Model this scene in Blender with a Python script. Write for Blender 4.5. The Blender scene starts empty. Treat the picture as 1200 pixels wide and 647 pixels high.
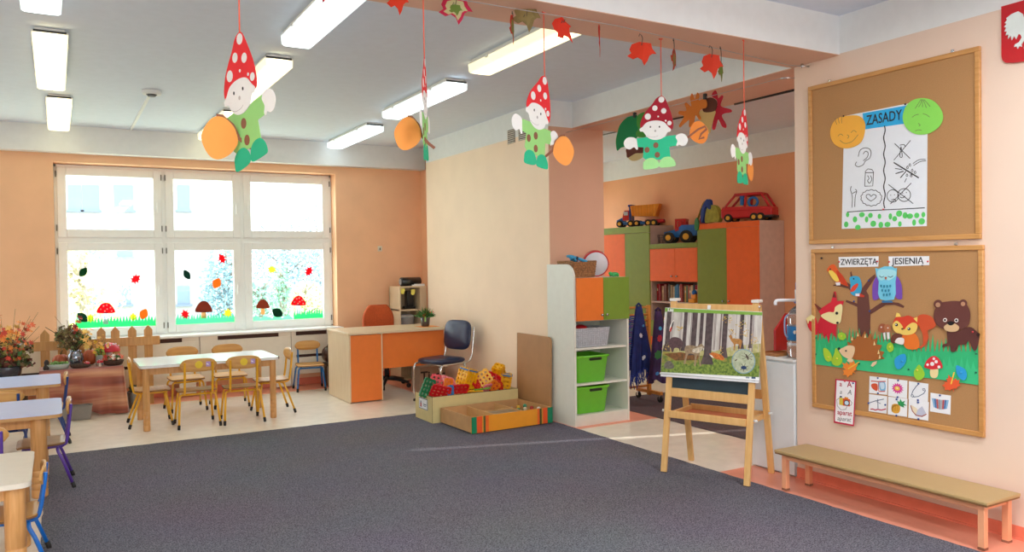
import bpy, bmesh, math, random
from mathutils import Vector, Matrix, Euler
random.seed(7)
PI = math.pi
COL = bpy.context.scene.collection
SC = bpy.context.scene

# ------------------------------------------------------------------ materials
def lin(h):
    h = h.lstrip('#')
    out = []
    for i in (0, 2, 4):
        c = int(h[i:i+2], 16) / 255
        out.append(c / 12.92 if c <= .04045 else ((c + .055) / 1.055) ** 2.4)
    return (*out, 1)

MATS = {}
def mat(name, hexcol, rough=.6, metal=0., var=.05, scale=14., bump=0., bscale=None, emit=0., emit_col=None,
        spec=.5, coat=0., trans=0., alpha=1., two=None, twoscale=6., stretch=None, sub=0.):
    """Principled material whose colour wanders a little with a noise texture (object space)."""
    if name in MATS: return MATS[name]
    m = bpy.data.materials.new(name); m.use_nodes = True
    nt = m.node_tree; N = nt.nodes; L = nt.links
    b = N['Principled BSDF']
    b.inputs['Roughness'].default_value = rough
    b.inputs['Metallic'].default_value = metal
    b.inputs['Specular IOR Level'].default_value = spec
    b.inputs['Coat Weight'].default_value = coat
    b.inputs['Transmission Weight'].default_value = trans
    b.inputs['Alpha'].default_value = alpha
    tc = N.new('ShaderNodeTexCoord'); mp = N.new('ShaderNodeMapping')
    L.new(tc.outputs['Object'], mp.inputs['Vector'])
    if stretch: mp.inputs['Scale'].default_value = stretch
    nz = N.new('ShaderNodeTexNoise'); nz.inputs['Scale'].default_value = scale; nz.inputs['Detail'].default_value = 4
    L.new(mp.outputs['Vector'], nz.inputs['Vector'])
    c = lin(hexcol)
    rp = N.new('ShaderNodeValToRGB')
    lo = tuple(max(0, x * (1 - var)) for x in c[:3]) + (1,)
    hi = tuple(min(1, x * (1 + var)) for x in c[:3]) + (1,)
    if two: lo, hi = c, lin(two)
    rp.color_ramp.elements[0].color = lo; rp.color_ramp.elements[0].position = .35
    rp.color_ramp.elements[1].color = hi; rp.color_ramp.elements[1].position = .65
    L.new(nz.outputs['Fac'], rp.inputs['Fac'])
    L.new(rp.outputs['Color'], b.inputs['Base Color'])
    if bump:
        n2 = N.new('ShaderNodeTexNoise'); n2.inputs['Scale'].default_value = bscale or scale * 4
        L.new(mp.outputs['Vector'], n2.inputs['Vector'])
        bp = N.new('ShaderNodeBump'); bp.inputs['Strength'].default_value = bump; bp.inputs['Distance'].default_value = .01
        L.new(n2.outputs['Fac'], bp.inputs['Height']); L.new(bp.outputs['Normal'], b.inputs['Normal'])
    if emit:
        b.inputs['Emission Color'].default_value = lin(emit_col or hexcol)
        b.inputs['Emission Strength'].default_value = emit
    MATS[name] = m
    return m

def wood(name, light, dark, rough=.42, axis='Z', scale=3.0, coat=.1):
    if name in MATS: return MATS[name]
    m = bpy.data.materials.new(name); m.use_nodes = True
    nt = m.node_tree; N = nt.nodes; L = nt.links
    b = N['Principled BSDF']; b.inputs['Roughness'].default_value = rough; b.inputs['Coat Weight'].default_value = coat
    tc = N.new('ShaderNodeTexCoord'); mp = N.new('ShaderNodeMapping')
    L.new(tc.outputs['Object'], mp.inputs['Vector'])
    s = {'X': (1.2, 16, 16), 'Y': (16, 1.2, 16), 'Z': (16, 16, 1.2)}[axis]
    mp.inputs['Scale'].default_value = s
    nz = N.new('ShaderNodeTexNoise'); nz.inputs['Scale'].default_value = scale; nz.inputs['Detail'].default_value = 5
    nz.inputs['Distortion'].default_value = .6
    L.new(mp.outputs['Vector'], nz.inputs['Vector'])
    rp = N.new('ShaderNodeValToRGB')
    rp.color_ramp.elements[0].color = lin(dark); rp.color_ramp.elements[0].position = .3
    rp.color_ramp.elements[1].color = lin(light); rp.color_ramp.elements[1].position = .68
    L.new(nz.outputs['Fac'], rp.inputs['Fac']); L.new(rp.outputs['Color'], b.inputs['Base Color'])
    MATS[name] = m
    return m

# ------------------------------------------------------------------ mesh builder
class B:
    def __init__(s, m=None):
        s.bm = bmesh.new(); s.mats = []; s.mi = 0
        if m: s.m(m)
    def m(s, mt):
        if mt not in s.mats: s.mats.append(mt)
        s.mi = s.mats.index(mt); return s
    def _f(s, vs, smooth=False):
        try: f = s.bm.faces.new(vs)
        except ValueError: return None
        f.material_index = s.mi; f.smooth = smooth; return f
    def box(s, a, b, bev=0., M=None, seg=2):
        x0, y0, z0 = (min(a[i], b[i]) for i in range(3)); x1, y1, z1 = (max(a[i], b[i]) for i in range(3))
        co = [(x0,y0,z0),(x1,y0,z0),(x1,y1,z0),(x0,y1,z0),(x0,y0,z1),(x1,y0,z1),(x1,y1,z1),(x0,y1,z1)]
        v = [s.bm.verts.new(M @ Vector(c) if M else c) for c in co]
        fs = [s._f([v[i] for i in q]) for q in ((3,2,1,0),(4,5,6,7),(0,1,5,4),(1,2,6,5),(2,3,7,6),(3,0,4,7))]
        if bev:
            es = list({e for f in fs for e in f.edges})
            r = bmesh.ops.bevel(s.bm, geom=es, offset=bev, segments=seg, affect='EDGES', profile=.5, clamp_overlap=True)
            for f in r['faces']: f.material_index = s.mi; f.smooth = True
        return s
    def tube(s, pts, r, n=8, closed=False, cap=True, smooth=True, flat=1.):
        P = [Vector(p) for p in pts]; k = len(P)
        R = r if isinstance(r, (list, tuple)) else [r] * k
        T = []
        for i in range(k):
            if closed: t = P[(i+1) % k] - P[i-1]
            else: t = P[min(i+1, k-1)] - P[max(i-1, 0)]
            T.append(t.normalized() if t.length > 1e-9 else Vector((0,0,1)))
        u = T[0].orthogonal().normalized()
        if abs(T[0].z) < .9: u = Vector((0,0,1)).cross(T[0]).normalized()
        rings = []
        for i in range(k):
            u = (u - T[i] * u.dot(T[i]))
            u = u.normalized() if u.length > 1e-6 else T[i].orthogonal().normalized()
            w = T[i].cross(u)
            rings.append([s.bm.verts.new(P[i] + (u * math.cos(2*PI*j/n) + w * math.sin(2*PI*j/n) * flat) * R[i]) for j in range(n)])
        for i in range(k if closed else k - 1):
            a, b = rings[i], rings[(i+1) % k]
            for j in range(n): s._f([a[j], a[(j+1) % n], b[(j+1) % n], b[j]], smooth)
        if cap and not closed:
            s._f(rings[0][::-1]); s._f(rings[-1])
        return s
    def cyl(s, a, b, r, r2=None, n=16): return s.tube([a, b], [r, r if r2 is None else r2], n)
    def lathe(s, prof, c=(0,0,0), n=20, M=None, sx=1., sy=1.):
        rings = []
        c = Vector(c)
        for r, z in prof:
            ring = []
            for j in range(n):
                p = Vector((r*sx*math.cos(2*PI*j/n), r*sy*math.sin(2*PI*j/n), z))
                if M: p = M @ p
                ring.append(s.bm.verts.new(p + c))
            rings.append(ring)
        for a, b in zip(rings, rings[1:]):
            for j in range(n): s._f([a[j], a[(j+1) % n], b[(j+1) % n], b[j]], True)
        s._f(rings[0][::-1]); s._f(rings[-1])
        return s
    def ball(s, c, r, n=12, M=None):
        rx, ry, rz = r if isinstance(r, (tuple, list)) else (r, r, r)
        k = max(4, n // 2)
        c = Vector(c)
        def P(th, ph):
            p = Vector((rx*math.sin(th)*math.cos(ph), ry*math.sin(th)*math.sin(ph), rz*math.cos(th)))
            return (M @ p if M else p) + c
        top = s.bm.verts.new(P(0, 0)); bot = s.bm.verts.new(P(PI, 0))
        rings = [[s.bm.verts.new(P(PI*i/k, 2*PI*j/n)) for j in range(n)] for i in range(1, k)]
        for j in range(n):
            s._f([top, rings[0][j], rings[0][(j+1) % n]], True)
            s._f([bot, rings[-1][(j+1) % n], rings[-1][j]], True)
        for a, b in zip(rings, rings[1:]):
            for j in range(n): s._f([a[j], b[j], b[(j+1) % n], a[(j+1) % n]], True)
        return s
    def face(s, pts, smooth=False):
        s._f([s.bm.verts.new(p) for p in pts], smooth); return s
    def grid(s, fn, nu, nv, smooth=True, closed_u=False):
        vs = [[s.bm.verts.new(fn(i/(nu - (0 if closed_u else 1)), j/(nv-1))) for j in range(nv)] for i in range(nu)]
        for i in range(nu if closed_u else nu - 1):
            for j in range(nv - 1):
                a, b = vs[i], vs[(i+1) % nu]
                s._f([a[j], b[j], b[j+1], a[j+1]], smooth)
        return s
    def cut(s, pts, y=0., t=.0012, bow=0.):
        """A sheet cut to an outline in the local x-z plane; its front (towards -y) lies at -y."""
        if len(pts) < 3: return s
        area = sum(a[0]*b[1]-b[0]*a[1] for a, b in zip(pts, pts[1:]+pts[:1]))
        if area < 0: pts = pts[::-1]
        yy = lambda p: bow * p[0] * p[0]
        f = [s.bm.verts.new((p[0], -y + yy(p), p[1])) for p in pts]
        k = [s.bm.verts.new((p[0], -y + t + yy(p), p[1])) for p in pts]
        s._f(f); s._f(k[::-1])
        n = len(pts)
        for i in range(n): s._f([f[i], k[i], k[(i+1) % n], f[(i+1) % n]])
        return s
    def stroke(s, pts, w, y=0., t=.0008):
        """A drawn line of width w in the local x-z plane."""
        if len(pts) < 2: return s
        L, R = [], []
        for i, p in enumerate(pts):
            a = pts[max(0, i-1)]; b = pts[min(len(pts)-1, i+1)]
            dx, dz = b[0]-a[0], b[1]-a[1]; l = math.hypot(dx, dz) or 1
            L.append((p[0]-dz/l*w/2, p[1]+dx/l*w/2)); R.append((p[0]+dz/l*w/2, p[1]-dx/l*w/2))
        for i in range(len(pts)-1):
            s.cut([L[i], L[i+1], R[i+1], R[i]], y, t)
        return s
    def text(s, string, x, z, size, y=0., t=.0008, align='CENTER', shear=0., rot=0., bold=0., sx=1., fit=0.):
        cu = bpy.data.curves.new('lettering', 'FONT'); cu.body = string; cu.size = size
        cu.align_x = align; cu.align_y = 'CENTER'; cu.extrude = t / 2; cu.shear = shear; cu.offset = bold; cu.resolution_u = 3
        ob = bpy.data.objects.new('lettering', cu); COL.objects.link(ob)
        dg = bpy.context.evaluated_depsgraph_get(); dg.update()
        me = bpy.data.meshes.new_from_object(ob.evaluated_get(dg))
        bpy.data.objects.remove(ob); bpy.data.curves.remove(cu)
        if fit:
            xs = [v.co.x for v in me.vertices]; sx = fit / max(1e-6, max(xs) - min(xs))
        c, sn = math.cos(rot), math.sin(rot)
        vs = []
        for v in me.vertices:
            X, Z = v.co.x * sx, v.co.y
            vs.append(s.bm.verts.new((x + X*c - Z*sn, -y - v.co.z + t/2, z + X*sn + Z*c)))
        for p in me.polygons: s._f([vs[i] for i in p.vertices])
        bpy.data.meshes.remove(me)
        return s
    def obj(s, name, parent=None, loc=None, rot=None):
        bmesh.ops.recalc_face_normals(s.bm, faces=s.bm.faces[:])
        me = bpy.data.meshes.new(name); s.bm.to_mesh(me); s.bm.free()
        for m_ in s.mats: me.materials.append(m_)
        o = bpy.data.objects.new(name, me); COL.objects.link(o)
        if parent: o.parent = parent
        if loc: o.location = loc
        if rot: o.rotation_euler = rot
        return o

def tag(o, label, cat, group=None, kind=None):
    if label: o['label'] = label
    if cat: o['category'] = cat
    if group: o['group'] = group
    if kind: o['kind'] = kind
    return o
def thing(name, label, cat, loc=(0,0,0), rz=0., group=None, M=None):
    o = bpy.data.objects.new(name, None); COL.objects.link(o)
    o.empty_display_size = .05
    if M is not None: o.matrix_world = M
    else: o.location = loc; o.rotation_euler = (0, 0, rz)
    return tag(o, label, cat, group)
def struct(o): o['kind'] = 'structure'; return o
def dup(root, loc, rz, label, group=None):
    r = root.copy(); COL.objects.link(r); r.location = loc; r.rotation_euler = (0, 0, rz)
    r['label'] = label
    if group: r['group'] = group
    for ch in list(root.children):
        c = ch.copy(); COL.objects.link(c); c.parent = r
        for g in list(ch.children):
            d = g.copy(); COL.objects.link(d); d.parent = c
    return r
R = math.radians

# ------------------------------------------------------------------ camera and survey
CAM_H, FPX, YAW, PITCH, ROLL = 1.5, 930., 29.9, -.95, .8
def _basis():
    y, p, r = R(YAW), R(PITCH), R(ROLL)
    fw = Vector((math.sin(y)*math.cos(p), math.cos(y)*math.cos(p), math.sin(p)))
    rt = Vector((math.cos(y), -math.sin(y), 0)); up = rt.cross(fw)
    return rt*math.cos(r) - up*math.sin(r), up*math.cos(r) + rt*math.sin(r), fw
RT, UP, FW = _basis()
cam = bpy.data.cameras.new('camera'); cam_o = bpy.data.objects.new('camera', cam); COL.objects.link(cam_o)
cam.sensor_width = 36; cam.lens = FPX / 1200 * 36; cam.clip_start = .05; cam.clip_end = 300
cam_o.matrix_world = Matrix.Translation((0, 0, CAM_H)) @ Matrix((RT, UP, -FW)).transposed().to_4x4()
SC.camera = cam_o
EYE = Vector((0, 0, CAM_H))
def sight(px, py): return FW + RT*(px-600)/FPX - UP*(py-323.5)/FPX

class Surf:
    """A flat working surface (wall, board, pane): the points seen on the photograph are measured on it."""
    def __init__(s, M): s.M = M; s.I = M.inverted()
    @classmethod
    def at(cls, loc, rz=0., tilt=0.): return cls(Matrix.Translation(loc) @ Matrix.Rotation(rz, 4, 'Z') @ Matrix.Rotation(tilt, 4, 'X'))
    def xz(s, px, py):
        o = s.I @ EYE; d = s.I.to_3x3() @ sight(px, py)
        t = -o.y / d.y
        q = o + d*t
        return (q.x, q.z)
    def pts(s, *pp): return [s.xz(*p) for p in pp]
    def item(s, name, label, cat, px, py, group=None, out=0.):
        x, z = s.xz(px, py)
        t = thing(name, label, cat, group=group, M=s.M @ Matrix.Translation((x, -out, z)))
        k = Surf(s.M @ Matrix.Translation((x, -out, z)))
        return t, k

# ------------------------------------------------------------------ outlines
def ell(cx, cz, rx, rz, n=24, a=0.):
    c, s_ = math.cos(a), math.sin(a); o = []
    for i in range(n):
        x, z = rx*math.cos(2*PI*i/n), rz*math.sin(2*PI*i/n)
        o.append((cx + x*c - z*s_, cz + x*s_ + z*c))
    return o
def blob(pts, k=5):
    """Smooth closed curve through points."""
    n = len(pts); o = []
    for i in range(n):
        p0, p1, p2, p3 = pts[i-1], pts[i], pts[(i+1) % n], pts[(i+2) % n]
        for j in range(k):
            t = j/k; t2, t3 = t*t, t*t*t
            o.append(tuple(.5*((2*p1[q]) + (-p0[q]+p2[q])*t + (2*p0[q]-5*p1[q]+4*p2[q]-p3[q])*t2 + (-p0[q]+3*p1[q]-3*p2[q]+p3[q])*t3) for q in (0, 1)))
    return o
def curve3(pts, k=5, closed=False):
    n = len(pts); o = []
    P = [Vector(p) for p in pts]
    rng = range(n if closed else n-1)
    for i in rng:
        p0 = P[i-1] if (closed or i > 0) else P[0]
        p1, p2 = P[i], P[(i+1) % n]
        p3 = P[(i+2) % n] if (closed or i+2 < n) else P[-1]
        for j in range(k):
            t = j/k; t2, t3 = t*t, t*t*t
            o.append(.5*((2*p1) + (-p0+p2)*t + (2*p0-5*p1+4*p2-p3)*t2 + (-p0+3*p1-3*p2+p3)*t3))
    if not closed: o.append(P[-1])
    return o
def xf(pts, cx=0, cz=0, s=1., a=0., sx=1.):
    c, q = math.cos(a), math.sin(a)
    return [(cx + s*(x*sx*c - z*q), cz + s*(x*sx*q + z*c)) for x, z in pts]
def rrect(x0, z0, x1, z1, r, n=5):
    o = []
    for cx, cz, a0 in ((x1-r, z1-r, 0), (x0+r, z1-r, 90), (x0+r, z0+r, 180), (x1-r, z0+r, 270)):
        for i in range(n+1):
            a = R(a0 + 90*i/n); o.append((cx + r*math.cos(a), cz + r*math.sin(a)))
    return o
MAPLE = [(0,-.5),(.03,-.28),(.2,-.36),(.26,-.27),(.46,-.25),(.38,-.12),(.5,.06),(.36,.06),(.3,.2),(.16,.1),(.18,.34),(.08,.3),(0,.5),
         (-.08,.3),(-.18,.34),(-.16,.1),(-.3,.2),(-.36,.06),(-.5,.06),(-.38,-.12),(-.46,-.25),(-.26,-.27),(-.2,-.36),(-.03,-.28)]
OAKISH = blob([(0,-.5),(.12,-.3),(.34,-.32),(.2,-.12),(.44,-.02),(.24,.1),(.36,.32),(.14,.26),(0,.5),(-.14,.26),(-.36,.32),(-.24,.1),(-.44,-.02),(-.2,-.12),(-.34,-.32),(-.12,-.3)], 3)
LEAF = blob([(0,-.5),(.2,-.3),(.3,0),(.2,.28),(0,.5),(-.2,.28),(-.3,0),(-.2,-.3)], 4)
def grass(x0, x1, zb, zt, n, seed=1, lean=.3, tooth=.55):
    rd = random.Random(seed); o = [(x0, zb)]
    w = (x1-x0)/n
    for i in range(n):
        xa = x0 + i*w
        hb = zb + (zt-zb)*(1-tooth)*rd.uniform(.7, 1)
        o.append((xa + w*.02, hb))
        o.append((xa + w*(.5 + rd.uniform(-lean, lean)), zb + (zt-zb)*rd.uniform(.72, 1)))
        o.append((xa + w*.96, hb*.5 + .5*(zb + (zt-zb)*(1-tooth)*rd.uniform(.7, 1))))
    o.append((x1, zb)); return o
# ------------------------------------------------------------------ the room
white_paint = mat('white_paint', '#e9ecec', .75, var=.015)
ceil_paint = mat('ceiling_paint', '#dbe5f3', .8, var=.015)
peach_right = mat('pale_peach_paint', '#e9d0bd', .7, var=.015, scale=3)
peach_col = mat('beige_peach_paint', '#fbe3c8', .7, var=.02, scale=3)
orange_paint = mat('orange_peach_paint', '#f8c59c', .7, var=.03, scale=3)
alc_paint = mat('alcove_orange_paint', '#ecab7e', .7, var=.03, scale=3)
soffit_paint = mat('shaded_peach_paint', '#e2b8a0', .7, var=.02, scale=3)  # peach of the beam undersides, with their shade put into the colour
pillar_shade_paint = mat('pillar_peach_shaded', '#dfb398', .7, var=.02, scale=3)
salmon = mat('salmon_vinyl', '#ef9d82', .35, var=.05, scale=5)
cream_vinyl = mat('cream_vinyl', '#f1e6d8', .26, var=.04, scale=9, bump=.05, bscale=40)
pvc = mat('white_pvc', '#f1f4f4', .35, var=.01)
def glass_mat():
    m = bpy.data.materials.new('window_glass'); m.use_nodes = True
    nt = m.node_tree; nt.nodes.clear()
    o = nt.nodes.new('ShaderNodeOutputMaterial'); mx = nt.nodes.new('ShaderNodeMixShader')
    t = nt.nodes.new('ShaderNodeBsdfTransparent'); g = nt.nodes.new('ShaderNodeBsdfGlossy'); g.inputs['Roughness'].default_value = .03
    t.inputs['Color'].default_value = (.97, .99, .98, 1)
    mx.inputs[0].default_value = .05
    nt.links.new(t.outputs[0], mx.inputs[1]); nt.links.new(g.outputs[0], mx.inputs[2]); nt.links.new(mx.outputs[0], o.inputs['Surface'])
    return m
glass = glass_mat()

XR, XC, XA, YW, YC, ZC, ZS = 4.38, 4.10, 7.5, 9.98, 6.40, 3.05, 2.80
def wall(name, boxes):
    b = B()
    for mt, p, q in boxes: b.m(mt).box(p, q)
    return struct(b.obj(name))
wall('floor', [(cream_vinyl, (-4, -3.2, -.1), (7.7, 10.6, 0))])
wall('ceiling', [(ceil_paint, (-4.2, -3.4, ZC), (7.7, 10.6, ZC+.15))])
def framed_wall(name, x0, x1, y0, y1, mt, wins, zmax=ZC):
    """A wall along x between y0 and y1 with window openings (xa, xb, za, zb)."""
    bx = []; x = x0
    for xa, xb, za, zb in wins:
        bx += [(mt, (x, y0, 0), (xa, y1, zmax)), (mt, (xa, y0, 0), (xb, y1, za)), (mt, (xa, y0, zb), (xb, y1, zmax))]; x = xb
    bx.append((mt, (x, y0, 0), (x1, y1, zmax)))
    return wall(name, bx)
W1 = (0.0, 3.14, .69, 2.675); W2 = (-3.7, -.58, .69, 2.675)
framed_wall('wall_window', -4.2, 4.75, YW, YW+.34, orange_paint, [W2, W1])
WB = [(-3.2, -.4, .85, 2.65), (.6, 3.6, .85, 2.65)]  # unseen back windows, added to let daylight in behind the viewer
framed_wall('wall_back', -4.2, 4.7, -3.45, -3.2, peach_right, WB)
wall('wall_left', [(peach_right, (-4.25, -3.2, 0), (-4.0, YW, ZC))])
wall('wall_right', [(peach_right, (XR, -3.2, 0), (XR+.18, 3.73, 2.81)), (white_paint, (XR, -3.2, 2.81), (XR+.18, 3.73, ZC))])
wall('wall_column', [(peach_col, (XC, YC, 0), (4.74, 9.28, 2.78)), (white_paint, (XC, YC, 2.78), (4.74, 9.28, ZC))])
# thin skin on the pillar's room face, its shade put into a darker peach
wall('column', [(pillar_shade_paint, (XC, YC-.006, 0), (4.74, YC, ZS)), (white_paint, (XC, YC-.006, ZS), (4.74, YC, ZC))])
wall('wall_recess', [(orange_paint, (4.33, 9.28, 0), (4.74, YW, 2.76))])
SLIT = (4.16, 4.29, .75, 2.3)
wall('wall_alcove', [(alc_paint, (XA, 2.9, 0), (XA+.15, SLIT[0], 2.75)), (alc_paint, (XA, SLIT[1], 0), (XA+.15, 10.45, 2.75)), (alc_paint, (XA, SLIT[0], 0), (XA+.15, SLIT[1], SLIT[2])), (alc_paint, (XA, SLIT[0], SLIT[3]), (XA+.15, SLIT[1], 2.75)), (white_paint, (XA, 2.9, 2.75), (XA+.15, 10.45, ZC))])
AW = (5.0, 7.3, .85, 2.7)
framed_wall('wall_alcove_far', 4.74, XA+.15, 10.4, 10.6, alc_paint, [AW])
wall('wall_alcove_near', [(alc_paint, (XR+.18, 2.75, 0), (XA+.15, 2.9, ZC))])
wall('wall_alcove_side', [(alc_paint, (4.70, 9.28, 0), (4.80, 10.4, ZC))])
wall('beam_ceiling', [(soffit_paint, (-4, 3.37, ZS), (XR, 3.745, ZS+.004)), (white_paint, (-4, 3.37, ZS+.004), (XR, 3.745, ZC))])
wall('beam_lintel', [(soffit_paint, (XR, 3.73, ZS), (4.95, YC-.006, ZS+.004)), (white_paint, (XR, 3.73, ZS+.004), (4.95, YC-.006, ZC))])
wall('beam_window', [(white_paint, (-4, 9.83, 2.765), (4.33, YW, ZC))])
# salmon borders of the floor and the coved skirting
wall('trim_1', [(salmon, (-4, 9.52, 0), (4.33, YW, .002)), (salmon, (4.0, -3.2, 0), (XR, 4.12, .002)), (salmon, (XR, 2.9, 0), (XA, 3.4, .002)),
                (salmon, (3.6, 5.86, 0), (5.0, YC-.006, .002)), (salmon, (4.74, YC, 0), (4.95, 10.4, .002)), (salmon, (3.6, YC, 0), (XC, 9.52, .002))])
def skirt(name, bx): 
    b = B(mat('salmon_skirting', '#ec8468', .4, var=.04))
    for p, q in bx: b.box(p, q, .002)
    return struct(b.obj(name))
skirt('baseboard_right', [((XR-.006, -3.2, 0), (XR, 3.73, .075)), ((XR-.012, -3.2, 0), (XR-.004, 3.73, .012))])
skirt('baseboard_column', [((XC-.006, YC, 0), (XC, 9.28, .075)), ((XC-.006, YC-.012, 0), (4.74, YC-.006, .075))])
skirt('baseboard_window', [((-4, YW-.006, 0), (4.33, YW, .09))])
skirt('baseboard_alcove', [((XA-.006, 2.9, 0), (XA, 10.4, .08))])

# --- carpets
def carpet_mat(name, a, b_, sc=150):
    m = bpy.data.materials.new(name); m.use_nodes = True
    nt = m.node_tree; N = nt.nodes; L = nt.links
    bs = N['Principled BSDF']; bs.inputs['Roughness'].default_value = .95; bs.inputs['Specular IOR Level'].default_value = .1
    tc = N.new('ShaderNodeTexCoord')
    n1 = N.new('ShaderNodeTexNoise'); n1.inputs['Scale'].default_value = sc; n1.inputs['Detail'].default_value = 2
    n2 = N.new('ShaderNodeTexNoise'); n2.inputs['Scale'].default_value = 1.1; n2.inputs['Detail'].default_value = 2
    for n in (n1, n2): L.new(tc.outputs['Object'], n.inputs['Vector'])
    rp = N.new('ShaderNodeValToRGB'); rp.color_ramp.elements[0].position = .36; rp.color_ramp.elements[1].position = .66
    rp.color_ramp.elements[0].color = lin(a); rp.color_ramp.elements[1].color = lin(b_)
    L.new(n1.outputs['Fac'], rp.inputs['Fac'])
    mx = N.new('ShaderNodeMix'); mx.data_type = 'RGBA'; mx.blend_type = 'MULTIPLY'; mx.inputs[0].default_value = .25
    L.new(rp.outputs['Color'], mx.inputs[6]); L.new(n2.outputs['Color'], mx.inputs[7]); L.new(mx.outputs[2], bs.inputs['Base Color'])
    bp = N.new('ShaderNodeBump'); bp.inputs['Strength'].default_value = .6; bp.inputs['Distance'].default_value = .006
    L.new(n1.outputs['Fac'], bp.inputs['Height']); L.new(bp.outputs['Normal'], bs.inputs['Normal'])
    return m
carpet_grey = carpet_mat('grey_carpet', '#4c4a54', '#8a8792')
carpet_dark = carpet_mat('dark_carpet', '#55494c', '#7a6d70')
def carpet(name, x0, y0, x1, y1, h, mt, label, cat):
    rd = random.Random(3); o = []
    cs = [(x0, y0), (x1, y0), (x1, y1), (x0, y1)]
    for (ax, ay), (bx_, by) in zip(cs, cs[1:] + cs[:1]):
        n = max(4, int(math.hypot(bx_-ax, by-ay) / .05))
        for i in range(n):
            j = 0 if i == 0 else rd.uniform(-.005, .005)
            t = i/n
            o.append((ax + (bx_-ax)*t + (j if ax == bx_ else 0), ay + (by-ay)*t + (j if ay == by else 0)))
    b = B(mt)
    lo = [b.bm.verts.new((x, y, .0022)) for x, y in o]; hi = [b.bm.verts.new((x, y, h)) for x, y in o]
    b._f(hi); b._f(lo[::-1])
    for i in range(len(o)): b._f([lo[i], lo[(i+1) % len(o)], hi[(i+1) % len(o)], hi[i]])
    return tag(b.obj(name), label, cat)
carpet('carpet', -.10, -3.0, 4.03, 7.37, .005, carpet_grey, 'large dark grey wall-to-wall style carpet covering the middle of the room floor', 'carpet')
carpet('carpet', 4.95, 3.5, 7.0, 6.95, .005, carpet_dark, 'dark brown-grey carpet on the alcove floor under the clothes rack', 'carpet')

# --- windows
def sash(name, x0, z0, x1, z1, y, parent, handle=None, fw=.09):
    b = B(pvc)
    yf, yb = y-.035, y+.03
    for p, q in (((x0, yf, z0), (x0+fw, yb, z1)), ((x1-fw, yf, z0), (x1, yb, z1)), ((x0+fw, yf, z0), (x1-fw, yb, z0+fw)), ((x0+fw, yf, z1-fw), (x1-fw, yb, z1))):
        b.box(p, q, .006)
    s = b.obj(name, parent)
    g = B(glass); g.box((x0+fw-.01, y, z0+fw-.01), (x1-fw+.01, y+.006, z1-fw+.01)); g.obj('pane', s)
    if handle:
        hx, hz = handle
        h = B(pvc); h.box((hx-.013, yf-.012, hz-.05), (hx+.013, yf, hz+.04), .004); h.box((hx-.009, yf-.04, hz-.1), (hx+.009, yf-.02, hz+.01), .004); h.cyl((hx, yf-.03, hz), (hx, yf, hz), .009, n=10)
        h.obj('handle', s)
    return s
def make_window(name, X, za, zb, y, cols, zt, handles=True):
    t = B(pvc)
    x0, x1 = X
    for p, q in (((x0, y-.03, za), (x0+.03, y+.05, zb)), ((x1-.03, y-.03, za), (x1, y+.05, zb)), ((x0, y-.03, za), (x1, y+.05, za+.035)), ((x0, y-.03, zb-.035), (x1, y+.05, zb)), ((x0, y-.025, zt-.035), (x1, y+.05, zt+.035))):
        t.box(p, q, .004)
    for c in cols[1:-1]: t.box((c-.022, y-.028, za), (c+.022, y+.05, zb), .004)
    f = struct(t.obj(name))
    for i, (a, c) in enumerate(zip(cols, cols[1:])):
        a_ = a + (.03 if i == 0 else .02); c_ = c - (.03 if i == len(cols)-2 else .02)
        hx = (c_-.045 if i < len(cols)-2 else a_+.045)
        sash('sash', a_, za+.03, c_, zt-.03, y-.01, f, (hx, (za+zt)/2) if handles else None)
        sash('sash', a_, zt+.03, c_, zb-.03, y-.01, f, (hx, (zb+zt)/2) if handles else None)
    return f
w1 = make_window('window_1', (0., 3.14), .70, 2.67, 10.21, [0, 1.12, 2.01, 3.14], 1.825)
# hinges on the sash edges
h = B(mat('dark_hinge', '#6e6e6a', .5))
for x in (.022, 1.098, 1.142, 3.116):
    for z in (.82, 1.70, 1.96, 2.56): h.box((x-.006, 10.158, z-.034), (x+.006, 10.18, z+.034), .003)
h.obj('hinge', w1)
make_window('window_2', (W2[0], W2[1]), .70, 2.67, 10.21, [W2[0], -2.65, -1.6, W2[1]], 1.825, False)
make_window('fill_window_3', (WB[0][0], WB[0][1]), .86, 2.64, -3.33, [WB[0][0], -1.8, WB[0][1]], 1.9, False)
make_window('fill_window_4', (WB[1][0], WB[1][1]), .86, 2.64, -3.33, [WB[1][0], 2.1, WB[1][1]], 1.9, False)
make_window('window_5', (AW[0], AW[1]), .86, 2.69, 10.5, [AW[0], 6.2, AW[1]], 1.9, False)
s_ = B(mat('white_sill', '#f2f4f4', .25, var=.01)); s_.box((-.25, 9.79, .69), (3.16, YW+.01, .717), .006); s_.box((0, YW, .69), (3.14, 10.18, .715), .003); s_.box((-4, 9.79, .69), (-.3, YW, .717), .006)
struct(s_.obj('trim_2'))

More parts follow.
